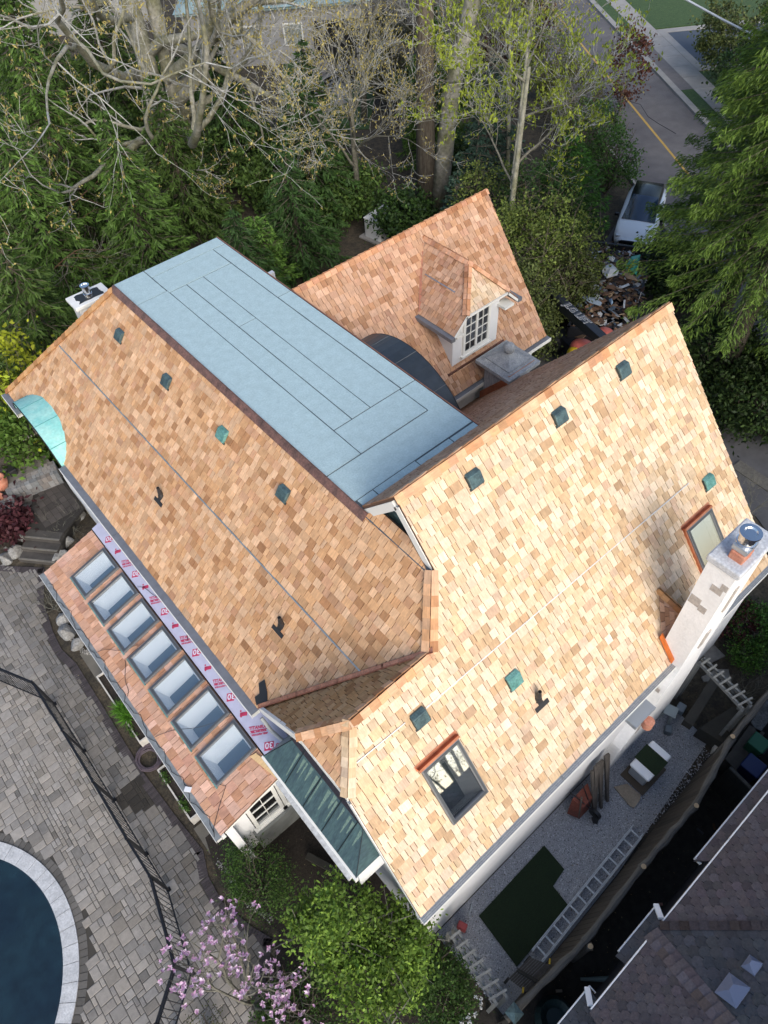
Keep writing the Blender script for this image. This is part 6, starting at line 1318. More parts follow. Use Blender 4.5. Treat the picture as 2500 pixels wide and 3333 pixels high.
def conifer_mesh(parent, base, h, r, c0, c1, step=0.3, nb=8, droop=0.25, ln=0.16, wd=0.035, dens=9, z0=0.6, hang=0.4, power=0.9, seed=1, tip=None, fan=0.4):
    q = np.random.default_rng(seed); pts, dr, cl_ = [], [], []; base = np.array(base, float); mbw = MB()
    z = z0
    while z < h-0.15:
        R_ = r*((h-z)/(h-z0))**power+0.12; k = nb if R_ > 0.8 else max(4, nb-3); a0 = q.random()*6.28
        for j in range(k):
            a = a0+6.283*j/k+q.normal(0, 0.18); L_ = R_*q.uniform(0.7, 1.15); n = max(3, int(L_*dens)); t = (np.arange(n)+q.random(n))/n; t = np.sqrt(t) if L_ > 0.8 else t
            hd = np.array([math.cos(a), math.sin(a), 0]); pz_ = z+0.10*L_*t-droop*L_*t**1.6*1.2+0.08*L_*t**6
            ctr = base+hd*(L_*t)[:, None]; ctr[:, 2] = base[2]+pz_
            sdv_ = np.array([-hd[1], hd[0], 0]); m_ = 5
            for mm in range(m_):
                w = q.uniform(-1, 1, n); off = sdv_*(w*fan*L_*(1.05-t)*0.62+w*0.08)[:, None]; pp = ctr+off; pp[:, 2] -= q.random(n)*hang*0.35+np.abs(w)*0.08*L_; pts.append(pp); dd = hd*0.8+sdv_*(w*1.0)[:, None]; dd[:, 2] = -hang*q.uniform(0.4, 1.6, n); dr.append(dd); cl_.append(t)
            if L_ > 0.5: e = base+hd*L_*0.92; mbw.tube([base+np.array([0, 0, z]), base+hd*L_*0.5+np.array([0, 0, z+0.05*L_-droop*L_*0.4]), (e[0], e[1], base[2]+z+0.1*L_-droop*L_*1.0)], [0.03*L_*0.5+0.008, 0.014, 0.005], 4, cap=False)
        z += step*q.uniform(0.8, 1.2)
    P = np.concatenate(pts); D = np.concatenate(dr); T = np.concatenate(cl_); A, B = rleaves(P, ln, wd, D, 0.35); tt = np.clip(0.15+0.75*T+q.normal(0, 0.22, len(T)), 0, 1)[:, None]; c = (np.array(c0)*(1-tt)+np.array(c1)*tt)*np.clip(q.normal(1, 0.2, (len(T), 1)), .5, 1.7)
    mbt = MB(); mbt.tube([tuple(base+np.array([0, 0, 0])), tuple(base+np.array([0, 0, h*0.5])), tuple(base+np.array([0, 0, h*0.98]))], [0.02+0.022*h, 0.014*h, 0.015], 9)
    mbt.build('trunk', brownbark, parent, smooth=True); mbw.build('branches', brownbark, parent, kind='stuff'); quads('crown', P, A, B, c, fol, parent, 'stuff')

LBL = []
def conifer(x, y, h, r, label, group=None, **kw):
    t = thing(kw.pop('name', 'conifer'), label, 'tree', (x, y, 0), group); conifer_mesh(t, (x, y, 0), h, r, **kw); return t
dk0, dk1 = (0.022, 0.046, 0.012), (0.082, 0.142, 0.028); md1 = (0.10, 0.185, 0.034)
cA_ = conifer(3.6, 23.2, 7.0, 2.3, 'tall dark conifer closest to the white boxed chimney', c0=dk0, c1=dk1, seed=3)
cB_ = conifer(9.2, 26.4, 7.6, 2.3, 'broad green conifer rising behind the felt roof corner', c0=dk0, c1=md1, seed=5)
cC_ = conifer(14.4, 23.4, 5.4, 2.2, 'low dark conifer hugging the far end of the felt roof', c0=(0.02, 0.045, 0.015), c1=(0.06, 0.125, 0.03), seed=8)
for i, (src, x, y, s, rz, lab) in enumerate(((cB_, 6.0, 27.6, 1.05, 1.1, 'green conifer left of the broad one behind the felt roof'), (cA_, 4.6, 31.6, 1.2, 2.0, 'tall conifer at the left picture edge, above the chimney'), (cB_, 9.0, 32.4, 1.15, 2.6, 'tall conifer under the lower limbs of the bare tree'), (cA_, 12.6, 29.4, 1.0, 0.6, 'dark conifer right under the long arching limb'), (cC_, 17.6, 26.6, 1.15, 1.7, 'low conifer before the two tall trunks'), (cA_, 1.2, 25.6, 0.95, 4.0, 'conifer half cut off at the left picture edge'),
        (cB_, 7.0, 38.0, 1.25, 0.4, 'fresh green conifer in the upper left beside the slate roof'), (cA_, 11.6, 37.0, 1.1, 5.0, 'conifer standing behind the main bare trunk'), (cB_, 12.4, 43.5, 1.3, 3.3, 'far conifer close to the slate-roofed house'), (cC_, 17.5, 33.0, 1.1, 2.2, 'low conifer near the grass-jointed slabs'), (cA_, 1.6, 20.9, 0.62, 1.2, 'small conifer tucked beside the teal eyebrow roof'), (cC_, 20.5, 30.4, 1.1, 0.9, 'dark low conifer right of the grass-jointed slabs'), (cB_, 25.5, 27.0, 0.9, 1.9, 'conifer half hidden behind the two tall trunks'), (cC_, 11.0, 22.0, 0.9, 3.9, 'dark low conifer directly behind the felt roof'), (cA_, 15.5, 41.0, 1.2, 2.9, 'conifer between the bare tree and the pale far house'), (cB_, 4.0, 36.0, 1.1, 0.1, 'conifer at the left edge below the slate roof'))):
    o = dup(src, (x, y, 0), rz, lab, 'conifers'); o.scale = (s, s, s)
cA_['group'] = cB_['group'] = cC_['group'] = 'conifers'
# brighter bushy pine
conifer(12.3, 22.9, 3.6, 1.3, 'bright bushy pine right behind the felt roof tip', name='pine_tree', c0=(0.05, 0.11, 0.02), c1=(0.15, 0.28, 0.05), seed=12, ln=0.10, wd=0.03, droop=0.02, hang=0.1, step=0.2, nb=9, power=0.6, dens=12)
# blue-green small spruces beyond the back wing
b1 = conifer(21.6, 20.3, 5.2, 1.5, 'slim blue-green spruce beside the two tall trunks', name='spruce_tree', group='blue-green spruces', c0=(0.02, 0.045, 0.032), c1=(0.06, 0.11, 0.075), seed=15, ln=0.12, wd=0.035, droop=0.05, hang=0.15)
for (x, y, s, rz, lab) in ((24.5, 22.3, 1.15, 1.0, 'blue-green spruce behind the slim one'), (19.6, 19.4, 0.75, 2.0, 'short blue-green spruce nearest the ridge of the dormer wing')): o = dup(b1, (x, y, 0), rz, lab); o.scale = (s,)*3
# feathery bright cypress beside the road
conifer(23.6, 17.2, 4.6, 1.9, 'feathery bright green cypress between bushes and road', name='cypress_tree', c0=(0.025, 0.07, 0.014), c1=(0.07, 0.18, 0.03), seed=21, ln=0.14, wd=0.028, droop=-0.1, hang=0.1, step=0.25, nb=9, power=0.7)
# big drooping spruce at the right
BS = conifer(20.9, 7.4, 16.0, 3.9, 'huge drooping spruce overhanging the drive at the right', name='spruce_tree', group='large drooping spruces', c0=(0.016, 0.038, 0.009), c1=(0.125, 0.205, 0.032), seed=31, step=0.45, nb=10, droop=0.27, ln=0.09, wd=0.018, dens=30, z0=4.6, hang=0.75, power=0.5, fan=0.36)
o = dup(BS, (25.5, 3.6, 0), 1.9, 'second drooping spruce behind the first at the right edge'); o.scale = (0.9,)*3
o = dup(BS, (24.6, 9.6, 0), 4.1, 'drooping spruce standing between the largest one and the road'); o.scale = (0.85,)*3
o = dup(BS, (36.5, 11.2, 0), 0.7, 'third drooping spruce shading the far lawn'); o.scale = (0.62,)*3
for (x_, y_, s_, rz_, lab_) in ((22.8, 4.4, 0.80, 2.7, 'drooping spruce low at the right edge above the chimney'), (24.0, 13.0, 0.0, 1.0, ''), (19.0, 4.4, 0.0, 5.0, '')):
    if s_ > 0: o = dup(BS, (x_, y_, -1.5), rz_, lab_); o.scale = (s_,)*3

# ---- broadleaf crowns
def crown(parent, centres, n, ln, wd, c0, c1, clumps=60, cs=0.16, kindname='crown', hollow=0.55, seed=0, up=0.0):
    """leaves gathered in clumps inside ellipsoids: centres = (cx,cy,cz,rx,ry,rz,weight)"""
    q = np.random.default_rng(seed); W_ = np.array([c[6] for c in centres], float); W_ /= W_.sum(); pts = []; cc = []
    for c, w in zip(centres, W_):
        k = max(3, int(clumps*w)); u_ = unit(q.normal(size=(k, 3))); rr = (hollow+(1-hollow)*q.random((k, 1)))**0.7; cen = np.array(c[:3])+u_*rr*np.array(c[3:6]); bright = q.normal(1.0, 0.22, k); m_ = int(n*w/k)+1
        for i in range(k):
            s = cs*q.uniform(0.6, 1.5); pts.append(cen[i]+q.normal(size=(m_, 3))*s*np.array([1, 1, 0.6])); cc.append(np.full(m_, bright[i]))
    P = np.concatenate(pts); K = np.concatenate(cc)[:, None]; A, B = rleaves(P, ln, wd, None); c = shade(len(P), c0, c1)*np.clip(K, .6, 1.5); return quads(kindname, P, A, B, c, fol, parent, 'stuff')
def twigs(parent, base, tips, rad, m_=bark, name='branches', n=4, bend=0.12, trunk=None):
    mb = MB(); q = random.Random(int(base[0]*77+base[1]*13)); base = Vector(base)
    for tp in tips:
        tp = Vector(tp); mid = base.lerp(tp, 0.45)+Vector((q.uniform(-1, 1), q.uniform(-1, 1), q.uniform(0, 1)))*bend*(tp-base).length; mb.tube([base, mid, tp], [rad, rad*0.6, rad*0.15], 5, cap=False)
        for e in range(n):
            f = q.uniform(0.3, 0.95); p = mid.lerp(tp, f) if f > 0.45 else base.lerp(mid, f*2); t2 = p+Vector((q.gauss(0, 1), q.gauss(0, 1), q.gauss(0.4, .7))).normalized()*(tp-base).length*q.uniform(0.12, 0.32); mb.tube([p, p.lerp(t2, .5)+Vector((q.uniform(-.03, .03),)*3), t2], [rad*0.35, rad*0.2, rad*0.08], 3, cap=False)
    return mb.build(name, m_, parent, kind='stuff')
def bush(x, y, h, r, label, c0, c1, n=5000, ln=0.05, wd=0.03, name='bush', group=None, clumps=70, cs=0.16, seed=0, cat='bush', ntw=14, ry=None, zc=None, rad=0.03):
    t = thing(name, label, cat, (x, y, 0), group); ry = ry or r; zc = zc or h*0.55; q = random.Random(seed+3); tips = []
    for k in range(ntw): a = 6.283*k/ntw+q.uniform(-.3, .3); f = q.uniform(0.4, 0.95); tips.append((x+r*f*math.cos(a), y+ry*f*math.sin(a), zc+(h-zc)*q.uniform(-0.3, 1.0)))
    twigs(t, (x, y, 0), tips, rad, brownbark); crown(t, [(x, y, zc, r, ry, h-zc, 1)], n, ln, wd, c0, c1, clumps, cs, seed=seed); return t
yg0, yg1 = (0.070, 0.105, 0.022), (0.20, 0.26, 0.055); og0, og1 = (0.045, 0.065, 0.020), (0.12, 0.15, 0.042)
for k, (px_, py_, z, r, h, lab, c0, c1, n) in enumerate(((1640, 800, 3.2, 2.1, 4.6, 'budding yellow-green shrub nearest the dormer wing', yg0, yg1, 9000), (1800, 760, 3.0, 2.1, 4.4, 'budding shrub in the middle, before the bright cypress', yg0, yg1, 9000), (1840, 870, 2.4, 1.3, 3.4, 'budding shrub bordering the skip', og0, og1, 8000), (1690, 950, 2.6, 1.5, 3.7, 'dull green shrub beside the rake of the dormer wing', og0, og1, 9000), (1735, 1060, 1.6, 0.8, 2.3, 'low dark shrub between the dormer wing and the lift arm', (0.025, 0.04, 0.015), og1, 5000), (1760, 620, 3.4, 1.9, 4.6, 'dark green shrub behind the budding ones', (0.02, 0.05, 0.015), (0.06, 0.12, 0.03), 7000), (1590, 620, 3.0, 1.6, 4.2, 'small budding shrub near the tall trunks', og0, yg1, 5000), (1990, 520, 1.6, 1.3, 3.0, 'leafy green shrub at the near kerb behind the car', (0.03, 0.08, 0.015), (0.09, 0.18, 0.035), 5000), (1930, 420, 1.8, 1.5, 3.2, 'green shrub along the kerb further up the road', (0.03, 0.07, 0.015), (0.08, 0.15, 0.03), 5000), (1860, 300, 2.0, 1.7, 3.4, 'dull red-green shrub by the kerb near the top', (0.05, 0.045, 0.018), (0.10, 0.10, 0.035), 5000), (1780, 180, 2.2, 1.8, 3.6, 'olive shrub by the road under the yellow-green leaves', og0, yg1, 5000))):
    p = at(px_, py_, z); bush(p[0], p[1], h, r, lab, c0, c1, n=int(n*0.75), ln=0.06, wd=0.036, seed=40+k, clumps=190, cs=0.17, group='budding shrubs between house and road', ntw=34, rad=0.04)
# green garden tree below the bay, and shrubs around it
gt = thing('garden_tree', 'bright green leafy tree at the bottom, under the end wall', 'tree', (0.75, 2.1, 0)); gtc = [(0.35, 2.5, 2.7, 0.75, 0.95, 0.8, 3), (0.85, 1.75, 2.6, 0.6, 0.55, 0.7, 2), (0.0, 1.8, 2.3, 0.65, 0.7, 0.7, 2), (-0.15, 2.9, 2.2, 0.5, 0.7, 0.6, 1.5), (0.45, 1.25, 2.2, 0.6, 0.45, 0.6, 1.2)]
twigs(gt, (0.45, 2.2, 0), [(c[0]+rnd.uniform(-.5, .5), c[1]+rnd.uniform(-.5, .5), c[2]+.3) for c in gtc for _ in range(4)], 0.05, bark, n=7)
crown(gt, gtc, 15000, 0.045, 0.026, (0.075, 0.14, 0.022), (0.20, 0.31, 0.045), clumps=190, cs=0.13, seed=77, hollow=0.35)
bush(-0.55, 4.75, 1.55, 0.62, 'wispy dark green shrub at the sunroom corner', (0.03, 0.07, 0.016), (0.09, 0.17, 0.03), n=6500, ln=0.028, wd=0.014, seed=61, clumps=90, cs=0.12, ry=0.85)
bush(1.05, 0.75, 1.5, 0.65, 'dark green bush at the bottom beside the front trellis', (0.025, 0.06, 0.014), (0.08, 0.15, 0.03), n=6500, ln=0.03, wd=0.018, seed=62, clumps=80, cs=0.12)
fb = thing('white_flowers', 'sprig of small white blossoms beside the dark bush', 'flowers', (1.3, 0.5, 0)); pts = [at(1550, 3245, 1.5), at(1566, 3250, 1.5), at(1563, 3268, 1.5), at(1565, 3280, 1.5), at(1548, 3303, 1.5), at(1525, 3312, 1.5), at(1530, 3325, 1.5), at(1505, 3325, 1.5), at(1500, 3332, 1.5)]
P = np.concatenate([np.array(p)+nrg.normal(size=(14, 3))*0.018 for p in pts]); A, B = rleaves(P, 0.022, 0.018); quads('blossom', P, A, B, shade(len(P), (.6, .62, .6), (.8, .8, .8), .05), petal, fb, 'stuff'); mb = MB(); mb.tube(pts, 0.006, 4); mb.build('stem', bark, fb)
# dark evergreen ground cover behind and small plants
for k, (px_, py_, z, r, h, lab, c0, c1, n) in enumerate(((8, 1240, 3.6, 0.32, 4.1, 'sunlit yellow-green shrub tip at the left picture edge', (0.16, 0.22, 0.012), (0.33, 0.38, 0.03), 1000), (30, 1400, 2.3, 0.5, 2.8, 'green shrub beside the teal eyebrow at the left edge', (0.04, 0.09, 0.012), (0.10, 0.17, 0.03), 2800), (25, 1090, 4.2, 0.35, 4.7, 'small yellow-leaved sprig at the left edge', (0.2, 0.24, 0.012), (0.33, 0.36, 0.03), 900), (20, 1690, 0.7, 0.42, 1.0, 'dark red shrub among the boulders', (0.045, 0.012, 0.018), (0.09, 0.03, 0.035), 1800), (2370, 2010, 0.4, 0.7, 0.9, 'dark red barberry beyond the white chimney', (0.035, 0.010, 0.010), (0.08, 0.022, 0.022), 3000), (2460, 2040, 0.3, 0.75, 0.8, 'green low shrub at the right edge below the gutter', (0.03, 0.08, 0.014), (0.08, 0.17, 0.03), 4200), (2440, 2130, 0.3, 0.45, 0.6, 'small green plant above the grey trellis', (0.04, 0.10, 0.015), (0.10, 0.20, 0.03), 1800), (1500, 560, 1.0, 1.3, 2.4, 'ivy-dark undergrowth between the trunks and shrubs', (0.012, 0.03, 0.01), (0.04, 0.08, 0.02), 5000), (1320, 730, 0.8, 1.2, 2.0, 'dark undergrowth at the foot of the tall trunks', (0.012, 0.03, 0.01), (0.05, 0.10, 0.02), 5000),
        (1650, 60, 3.0, 2.6, 5.0, 'dark copper-red shrub near the top, left of the road', (0.045, 0.018, 0.016), (0.10, 0.04, 0.03), 7000), (2060, 150, 3.2, 0.9, 4.2, 'red-brown sapling by the pavement', (0.06, 0.02, 0.015), (0.12, 0.05, 0.03), 1200), (1260, 200, 2.0, 3.0, 4.0, 'wide dull undergrowth behind the pale slabs', (0.03, 0.03, 0.018), (0.07, 0.07, 0.035), 6000), (2420, 110, 2.0, 2.8, 3.6, 'mixed shrub beside the blue driveway', (0.04, 0.065, 0.016), (0.11, 0.13, 0.04), 7000), (2490, 240, 2.0, 2.5, 3.6, 'dark shrub in the far garden at the right edge', (0.014, 0.03, 0.01), (0.04, 0.08, 0.02), 6000))):
    p = at(px_, py_, z); far = math.hypot(p[0], p[1]) > 15; bush(p[0], p[1], h, r, lab, c0, c1, n=n, ln=0.09 if far else 0.035, wd=0.055 if far else 0.022, seed=90+k, clumps=60 if far else 45, cs=0.25 if far else 0.10, rad=0.02)
# planter greenery
pg = thing('feathery_plant', 'bright feathery plant spilling from the long planter', 'plant', (-0.95, 10.3, 0.3)); c = np.array([at(395, 2310, 0.5), at(415, 2335, 0.5)]); P = c[nrg.integers(0, 2, 900)]+nrg.normal(size=(900, 3))*0.02; D = unit(nrg.normal(size=(900, 3))+np.array([-.5, 0.1, 0.5])); A = D*nrg.uniform(0.05, 0.20, (900, 1)); P = P+A; B = unit(np.cross(D, nrg.normal(size=(900, 3))))*0.005; quads('fronds', P, A, B, shade(900, (0.05, 0.15, 0.01), (0.12, 0.30, 0.03)), fol, pg, 'stuff')
for k, (px_, py_, lab) in enumerate(((600, 2620, 'round-leaved plant at the near end of the small planter'), (540, 2530, 'tiny weeds in the small planter'), (430, 2380, 'dry dark weeds at the end of the long planter'))):
    p = at(px_, py_, 0.38); t = thing('planter_plant', lab, 'plant', p); crown(t, [(p[0], p[1], p[2], 0.06, 0.16, 0.06, 1)], 350, 0.022, 0.014, (0.03, 0.08, 0.015), (0.09, 0.17, 0.03), 14, 0.035, seed=k+5)

# ---- bare / budding trees by recursive branching
def bare_tree(t, base, limbs, depth, seed, rad, m_, budc=((0.24, 0.20, 0.06), (0.42, 0.36, 0.12)), budsz=0.05, ratio=0.62, twig=0.011, split=(3, 5), gn=0.18, up=0.12, budn=3, minr=0.009, twm=None):
    q = random.Random(seed); mbs = [MB(), MB()]; buds = []
    def grow(p, d, L_, r, lv):
        n = 4 if lv > 1 else 6; pts = [p]; dd = d.copy(); rs = [r]
        for k in range(n):
            dd = (dd+Vector((q.gauss(0, gn), q.gauss(0, gn), q.gauss(up*(0.6 if lv > 1 else 0.2), gn)))).normalized(); pts.append(pts[-1]+dd*(L_/n)); rs.append(max(twig*0.5, r*(1-0.62*(k+1)/n)))
        mbs[0 if lv < 2 else 1].tube(pts, rs, 8 if lv == 0 else (6 if lv == 1 else (4 if lv < 3 else 3)), cap=False)
        if lv >= depth:
            for k in (2, n): buds.append(pts[k])
            return
        for _ in range(q.randint(*split)):
            f = q.uniform(0.25, 1.0); i = min(n-1, int(f*n)); pp = pts[i].lerp(pts[i+1], f*n-i); ax_ = dd.cross(Vector((q.gauss(0, 1), q.gauss(0, 1), q.gauss(0, 1)))).normalized(); nd = (Matrix.Rotation(q.uniform(0.45, 1.1), 3, ax_)@dd).normalized(); grow(pp, nd, L_*ratio*q.uniform(0.7, 1.2), max(minr, rs[i]*0.55), lv+1)
        grow(pts[-1], dd, L_*ratio, rs[-1], lv+1)
    for (p, d, L_, r) in limbs: grow(Vector(p), Vector(d).normalized(), L_, r, 0)
    mbs[0].build('limbs', m_, t, smooth=True); mbs[1].build('twigs', twm or mat('twig_bark', (0.36, 0.365, 0.35), rough=0.9, var=0.3, scale=4, col2=(0.20, 0.20, 0.17)), t, kind='stuff')
    if buds and budn:
        B0 = np.array([tuple(b) for b in buds]); P = np.repeat(B0, budn, axis=0)+nrg.normal(size=(len(B0)*budn, 3))*0.05; D = np.tile(np.array([[0, 0, 1.0]]), (len(P), 1)); A, Bq = rleaves(P, budsz, budsz*0.45, D, 0.6); quads('buds', P, A, Bq, shade(len(P), *budc), fol, t, 'stuff')
    return len(buds)
BT = (14.9, 34.6, 0)
bt_ = thing('bare_tree', 'great bare maple with pale lichened limbs and yellow buds', 'tree', BT, 'budding bare trees')
mb = MB(); mb.tube([(14.9, 34.6, 0), (14.7, 34.4, 3.0), (14.9, 34.8, 8.5), (15.2, 35.2, 15)], [0.60, 0.46, 0.36, 0.2], 12); mb.tube([(15.7, 34.2, 0), (15.6, 34.3, 4.0), (15.9, 34.6, 9), (16.5, 35, 15)], [0.46, 0.36, 0.3, 0.18], 12); mb.build('trunk', mossbark, bt_, smooth=True)
limbs = [((14.7, 34.3, 2.6), (-0.35, -0.95, 0.50), 6.6, 0.24), ((14.8, 34.3, 3.2), (0.50, -0.95, 0.45), 7.0, 0.26), ((14.8, 34.4, 4.2), (-0.9, -0.7, 0.45), 6.0, 0.20), ((15.6, 34.3, 4.0), (1.0, -0.55, 0.35), 6.5, 0.22), ((15.0, 34.6, 5.6), (0.15, -1.0, 0.42), 6.5, 0.2), ((15.7, 34.4, 6.0), (0.75, -0.8, 0.35), 6.0, 0.2), ((14.9, 34.8, 7.0), (-0.6, -0.9, 0.35), 6.0, 0.17), ((15.8, 34.6, 7.8), (0.4, -0.9, 0.3), 5.5, 0.16), ((15.0, 34.8, 8.0), (-1.0, -0.3, 0.4), 5.0, 0.15), ((15.6, 34.3, 2.8), (0.95, -0.9, 0.2), 6.0, 0.2), ((14.7, 34.3, 3.4), (-0.1, -1.0, 0.62), 10.5, 0.25), ((15.4, 34.2, 4.6), (0.45, -1.0, 0.50), 10.5, 0.24), ((14.6, 34.3, 4.4), (-0.55, -0.9, 0.55), 9.5, 0.22)]
nb_ = bare_tree(bt_, BT, [(a_, b_, c_, r_*1.25) for a_, b_, c_, r_ in limbs], 4, 5, 0.3, mossbark, ratio=0.60, split=(2, 3), budsz=0.06, budn=4, gn=0.22)
bt2 = thing('bare_tree', 'second budding tree with finer twigs near the tall trunks', 'tree', (19.2, 25.4, 0), 'budding bare trees')
mb = MB(); mb.tube([(19.2, 25.4, 0), (19.1, 25.3, 3), (18.9, 25.0, 6)], [0.16, 0.12, 0.08], 8); mb.build('trunk', bark, bt2, smooth=True)
bare_tree(bt2, (19.2, 25.4, 0), [((19.1, 25.3, 2.2), (-0.9, -0.5, 0.8), 3.2, 0.07), ((19.1, 25.2, 3.0), (0.1, -0.9, 0.8), 3.0, 0.07), ((19.0, 25.1, 3.6), (-0.5, -0.9, 0.7), 3.2, 0.07), ((19.0, 25.1, 4.4), (0.7, -0.2, 0.8), 2.6, 0.06), ((18.9, 25.0, 5.4), (-0.3, 0.2, 1), 2.4, 0.06)], 4, 9, 0.1, bark, ratio=0.62, split=(2, 4), budsz=0.05, budn=2)
for k, (x, y, s, rz, lab) in enumerate(((25.4, 32.5, 1.25, 2.1, 'bare twiggy tree in front of the pale far house'), (30.5, 29.5, 1.2, 1.0, 'bare grey tree near the top centre'))):
    o = dup(bt2, (x, y, 0), rz, lab); o.scale = (s,)*3
tt = thing('tall_tree', 'pair of thick furrowed trunks rising out of the top of the picture', 'tree', (21.4, 23.1, 0))
mb = MB(); mb.tube([(21.35, 23.1, 0), (21.3, 23.1, 6), (21.4, 23.2, 12), (21.5, 23.3, 22)], [0.46, 0.36, 0.30, 0.22], 14); mb.build('trunk', brownbark, tt, smooth=True)
mb = MB(); mb.tube([(21.6, 22.6, 0), (22.1, 22.4, 5), (22.9, 21.8, 9.5), (23.8, 21.0, 15), (24.5, 20.4, 21)], [0.42, 0.35, 0.30, 0.25, 0.18], 14); mb.build('trunk', mossbark, tt, smooth=True)
bare_tree(tt, (21.4, 23.1, 0), [((21.3, 23.1, 3.5+1.1*k), (math.cos(2.4*k), math.sin(2.4*k), 0.15), 2.6, 0.05) for k in range(7)], 3, 12, 0.1, bark, ratio=0.6, budn=0, split=(3, 4))
# slim maple with new yellow-green leaves hanging over the road
mp = thing('maple_tree', 'slim maple with fresh yellow-green leaves before the road', 'tree', (19.6, 16.6, 0)); mb = MB(); mb.tube([(19.6, 16.6, 0), (19.7, 16.6, 4), (20.0, 16.7, 8)], [0.13, 0.10, 0.06], 8); mb.tube([(19.9, 16.9, 0.5), (20.3, 17.2, 4), (20.9, 17.6, 8)], [0.09, 0.07, 0.04], 8); mb.build('trunk', mossbark, mp, smooth=True)
bare_tree(mp, (19.6, 16.6, 0), [((19.7, 16.6, 4.2), (0.2, 0.9, 0.6), 2.6, 0.05), ((19.8, 16.6, 5), (0.9, -0.2, 0.5), 2.8, 0.05), ((20.0, 16.7, 6), (0.6, 0.7, 0.5), 2.8, 0.05), ((20.3, 17.2, 4.4), (0.9, 0.4, 0.4), 3.0, 0.05), ((20.6, 17.4, 6), (1.0, -0.1, 0.4), 2.8, 0.05), ((20.0, 16.7, 7.5), (-0.5, 0.6, 0.8), 2.2, 0.05), ((20.9, 17.6, 7.6), (0.5, 0.5, 0.8), 2.4, 0.04)], 3, 21, 0.1, bark, budc=((0.17, 0.22, 0.02), (0.32, 0.38, 0.05)), budsz=0.07, budn=5, split=(3, 4))
m2 = dup(mp, (24.5, 20.6, 0), 0.6, 'taller yellow-green maple behind the slim one'); m2.scale = (1.15,)*3; mp['group'] = m2['group'] = 'yellow-green maples'
# bare twiggy shrubs
for k, (px_, py_, z, s, lab) in enumerate(((215, 1690, 0.5, 0.35, 'leafless twiggy bush beside the garden steps'), (160, 1965, 0.3, 0.28, 'leafless bush at the far end of the sunroom gutter'), (2455, 1640, 1.5, 0.5, 'bare pale twigs reaching over the drive at the right edge'), (2420, 2260, 0.3, 0.3, 'bare twigs trailing past the grey trellis'), (60, 760, 4.0, 1.6, 'tangle of reddish bare twigs at the left edge'), (120, 560, 4.0, 1.8, 'fine bare reddish twigs in the upper left'))):
    p = at(px_, py_, z); t = thing('bare_bush', lab, 'bush', (p[0], p[1], 0)); red = k >= 4
    bare_tree(t, (p[0], p[1], 0), [((p[0], p[1], max(0, z-1.2*s)), (math.cos(1.26*j+k), math.sin(1.26*j+k), 0.7), 1.5*s, 0.018 if not red else 0.03) for j in range(6)], 3, 60+k, 0.02, mat('reddish_bark', (0.13, 0.07, 0.04)) if red else bark, budn=0, split=(2, 3), minr=0.003 if not red else 0.008, twig=0.005, twm=bark)
# magnolia with pink blossom
mg = thing('magnolia_tree', 'magnolia with scattered pale pink flowers beside the pool fence', 'tree', (-1.95, 3.2, 0))
mgl = [((-1.95, 3.2, 0.2), (-0.35, 0.9, 1.1), 1.25, 0.045), ((-1.95, 3.2, 0.2), (0.5, 0.7, 1.0), 1.2, 0.045), ((-1.9, 3.1, 0.2), (0.6, -0.1, 1.1), 1.2, 0.04), ((-1.95, 3.1, 0.2), (-0.6, 0.2, 1.1), 1.1, 0.04), ((-1.9, 3.1, 0.2), (0.1, -0.8, 1.0), 1.0, 0.04), ((-1.95, 3.2, 0.2), (0.1, 0.3, 1.3), 1.3, 0.045)]
q_ = random.Random(4); tips = []; mbm = MB()
def mgrow(p, d, L_, r, lv):
    pts = [p]; dd = d.copy()
    for k in range(4): dd = (dd+Vector((q_.gauss(0, .22), q_.gauss(0, .22), q_.gauss(.05, .2)))).normalized(); pts.append(pts[-1]+dd*(L_/4))
    mbm.tube(pts, [r, r*.85, r*.7, r*.6, r*.5], 5 if lv < 2 else 3, cap=False)
    if lv >= 3: tips.append(pts[-1]); return
    for _ in range(q_.randint(2, 3)):
        i = q_.randint(1, 4); ax_ = dd.cross(Vector((q_.gauss(0, 1), q_.gauss(0, 1), q_.gauss(0, 1)))).normalized(); mgrow(pts[i], (Matrix.Rotation(q_.uniform(.4, 1.0), 3, ax_)@dd).normalized(), L_*0.62, r*.5, lv+1)
    mgrow(pts[-1], dd, L_*.6, r*.5, lv+1)
for p, d, L_, r in mgl: mgrow(Vector(p), Vector(d).normalized(), L_, r, 0)
mbm.build('branches', bark, mg)
def blossom_mesh(seed):
    q = random.Random(seed); mb = MB()
    for k in range(6):
        a = k*1.047+q.uniform(-.3, .3); e = q.uniform(0.3, 1.1); d = Vector((math.cos(a)*math.sin(e), math.sin(a)*math.sin(e), math.cos(e))); s_ = d.cross(Vector((0, 0, 1))).normalized()*0.017; c = q.choice(((0.70, 0.50, 0.68), (0.80, 0.66, 0.78), (0.56, 0.32, 0.52))); L_ = q.uniform(0.05, 0.085)
        mb.mesh([(0, 0, 0), tuple(d*L_*0.55+s_), tuple(d*L_), tuple(d*L_*0.55-s_)], [(0, 1, 2), (0, 2, 3)], c)
    o = mb.build('blossom', petal, mg); o.location = (0, 0, 0); me = o.data; bpy.data.objects.remove(o); return me
WLOC[mg.name] = Vector((0, 0, 0)); bms = [blossom_mesh(s) for s in range(4)]; WLOC[mg.name] = Vector((-1.95, 3.2, 0)); q_.shuffle(tips)
for k, tp in enumerate(tips[:250]):
    o = bpy.data.objects.new('blossom', bms[k % 4]); C.objects.link(o); o.parent = mg; o.location = tp-Vector((-1.95, 3.2, 0)); o.rotation_euler = (q_.uniform(-.7, .7), q_.uniform(-.7, .7), q_.uniform(0, 6)); s = q_.uniform(0.9, 1.4); o.scale = (s, s, s)
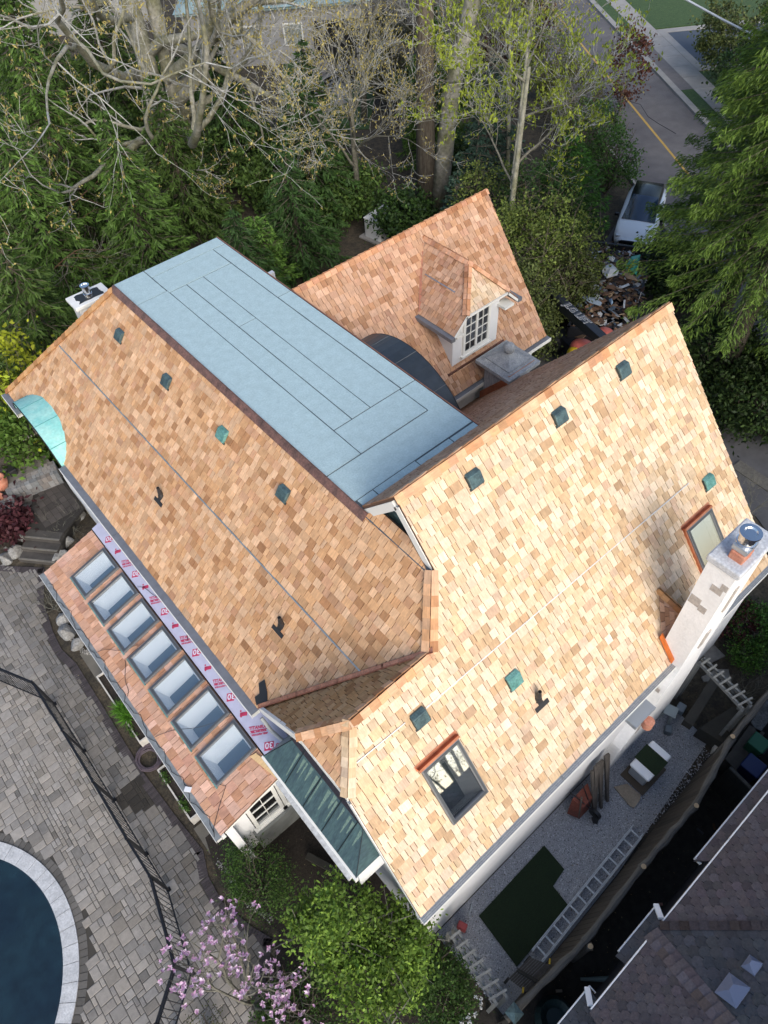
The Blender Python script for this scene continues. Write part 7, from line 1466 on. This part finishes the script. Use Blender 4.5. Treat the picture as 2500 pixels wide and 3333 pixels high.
bush(-2.9, 3.2, 0.9, 0.5, 'sparse olive shrub under the magnolia by the pool fence', (0.05, 0.06, 0.018), (0.10, 0.11, 0.03), n=700, ln=0.02, wd=0.012, seed=70, clumps=40, cs=0.10)
bush(-1.3, 2.3, 1.0, 0.9, 'dark green undergrowth beneath the magnolia', (0.02, 0.05, 0.012), (0.06, 0.12, 0.02), n=5000, ln=0.03, wd=0.018, seed=71, clumps=60, cs=0.14)
mb = MB(); mb.prism([(-1.0, 6.5), (-1.2, 5.7), (-1.1, 4.6), (-0.8, 3.8), (-1.4, 3.2), (-2.2, 2.5), (-2.0, 0.5), (1.5, 0.5), (1.5, 6.5)], -0.03, 0.012); struct(mb.build('planting_bed', darksoil))
mb = MB(); mb.bar((0.55, 4.6, 0.1), (1.15, 3.2, 0.1), 0.14, 0.14); tag(mb.build('timber_edging', dk), 'dark timber sleeper lying under the copper-roofed bay', 'timber')

# garden beyond the neighbouring house (mirrored in the skylights)
o = dup(bt2, (7.6, -17.0, 0), 1.3, 'bare tree beyond the neighbouring roofs'); o.scale = (1.6,)*3
o = dup(cB_, (17.0, -24.0, 0), 1.3, 'conifer beyond the neighbouring roofs'); o.scale = (1.3,)*3

for k, (px_, py_, z, r, h, lab) in enumerate(((300, 500, 0.8, 3.0, 2.6, 'wide green undergrowth left of the bare trunks'), (760, 520, 0.8, 3.0, 2.4, 'wide green undergrowth right of the bare trunks'), (500, 330, 1.0, 3.6, 3.0, 'green thicket behind the bare trunks'), (1120, 650, 0.6, 1.8, 1.8, 'dark ferny undergrowth beside the white generator'), (930, 620, 0.8, 2.0, 2.4, 'green undergrowth between bare tree and pale slabs'), (1420, 300, 1.0, 2.6, 2.6, 'green undergrowth behind the tall trunks'), (120, 330, 1.0, 3.5, 3.2, 'green thicket in the upper left'))):
    p = at(px_, py_, z); bush(p[0], p[1], h, r, lab, (0.03, 0.06, 0.014), (0.10, 0.17, 0.035), n=7000, ln=0.10, wd=0.06, seed=140+k, clumps=110, cs=0.28, rad=0.02, group='undergrowth below the bare trees')

for k, (px_, py_, z, r, h, lab) in enumerate(((2330, 1180, 0.6, 1.8, 1.8, 'dark undergrowth around the foot of the largest spruce'), (2450, 1330, 0.5, 1.8, 1.6, 'dark undergrowth at the right edge beside the drive'), (2200, 900, 0.6, 1.6, 1.8, 'dark bush between skip and spruce'))):
    p = at(px_, py_, z); bush(p[0], p[1], h, r, lab, (0.012, 0.028, 0.008), (0.045, 0.08, 0.018), n=7000, ln=0.08, wd=0.045, seed=170+k, clumps=110, cs=0.25, rad=0.02, group='dark bushes under the spruces')

# fallen leaves and twigs scattered on yard, patio and beds
mb = MB(); rl = random.Random(9)
for k in range(900):
    x0_, x1_, y0_, y1_, z_ = rl.choice(((1.8, 9.0, -0.2, 1.5, 0.018), (-6, -1.3, 2.5, 15, 0.014), (-1.3, 1.4, 2.0, 6.4, 0.02), (8.5, 14, -1.0, 4.0, 0.0), (1.0, 11, -1.25, -0.4, 0.0)))
    x, y = rl.uniform(x0_, x1_), rl.uniform(y0_, y1_)
    if math.hypot(x-PCX, y-PCY) < 3.6: continue
    s = rl.uniform(0.008, 0.024); a = rl.uniform(0, 6.28); ca, sa = math.cos(a)*s, math.sin(a)*s; c = rl.choice(((0.16, 0.10, 0.05), (0.10, 0.06, 0.03), (0.24, 0.19, 0.10), (0.07, 0.05, 0.035)))
    mb.mesh([(x-ca, y-sa, z_), (x+sa*.5, y-ca*.5, z_+.004), (x+ca, y+sa, z_+.002), (x-sa*.5, y+ca*.5, z_+.005)], [(0, 1, 2, 3)], c)
lf = mb.build('leaves', mat('dead_leaf', attr=True, rough=0.9), kind='stuff'); lf['label'] = 'dead leaves scattered over yard and paving'; lf['category'] = 'leaves'
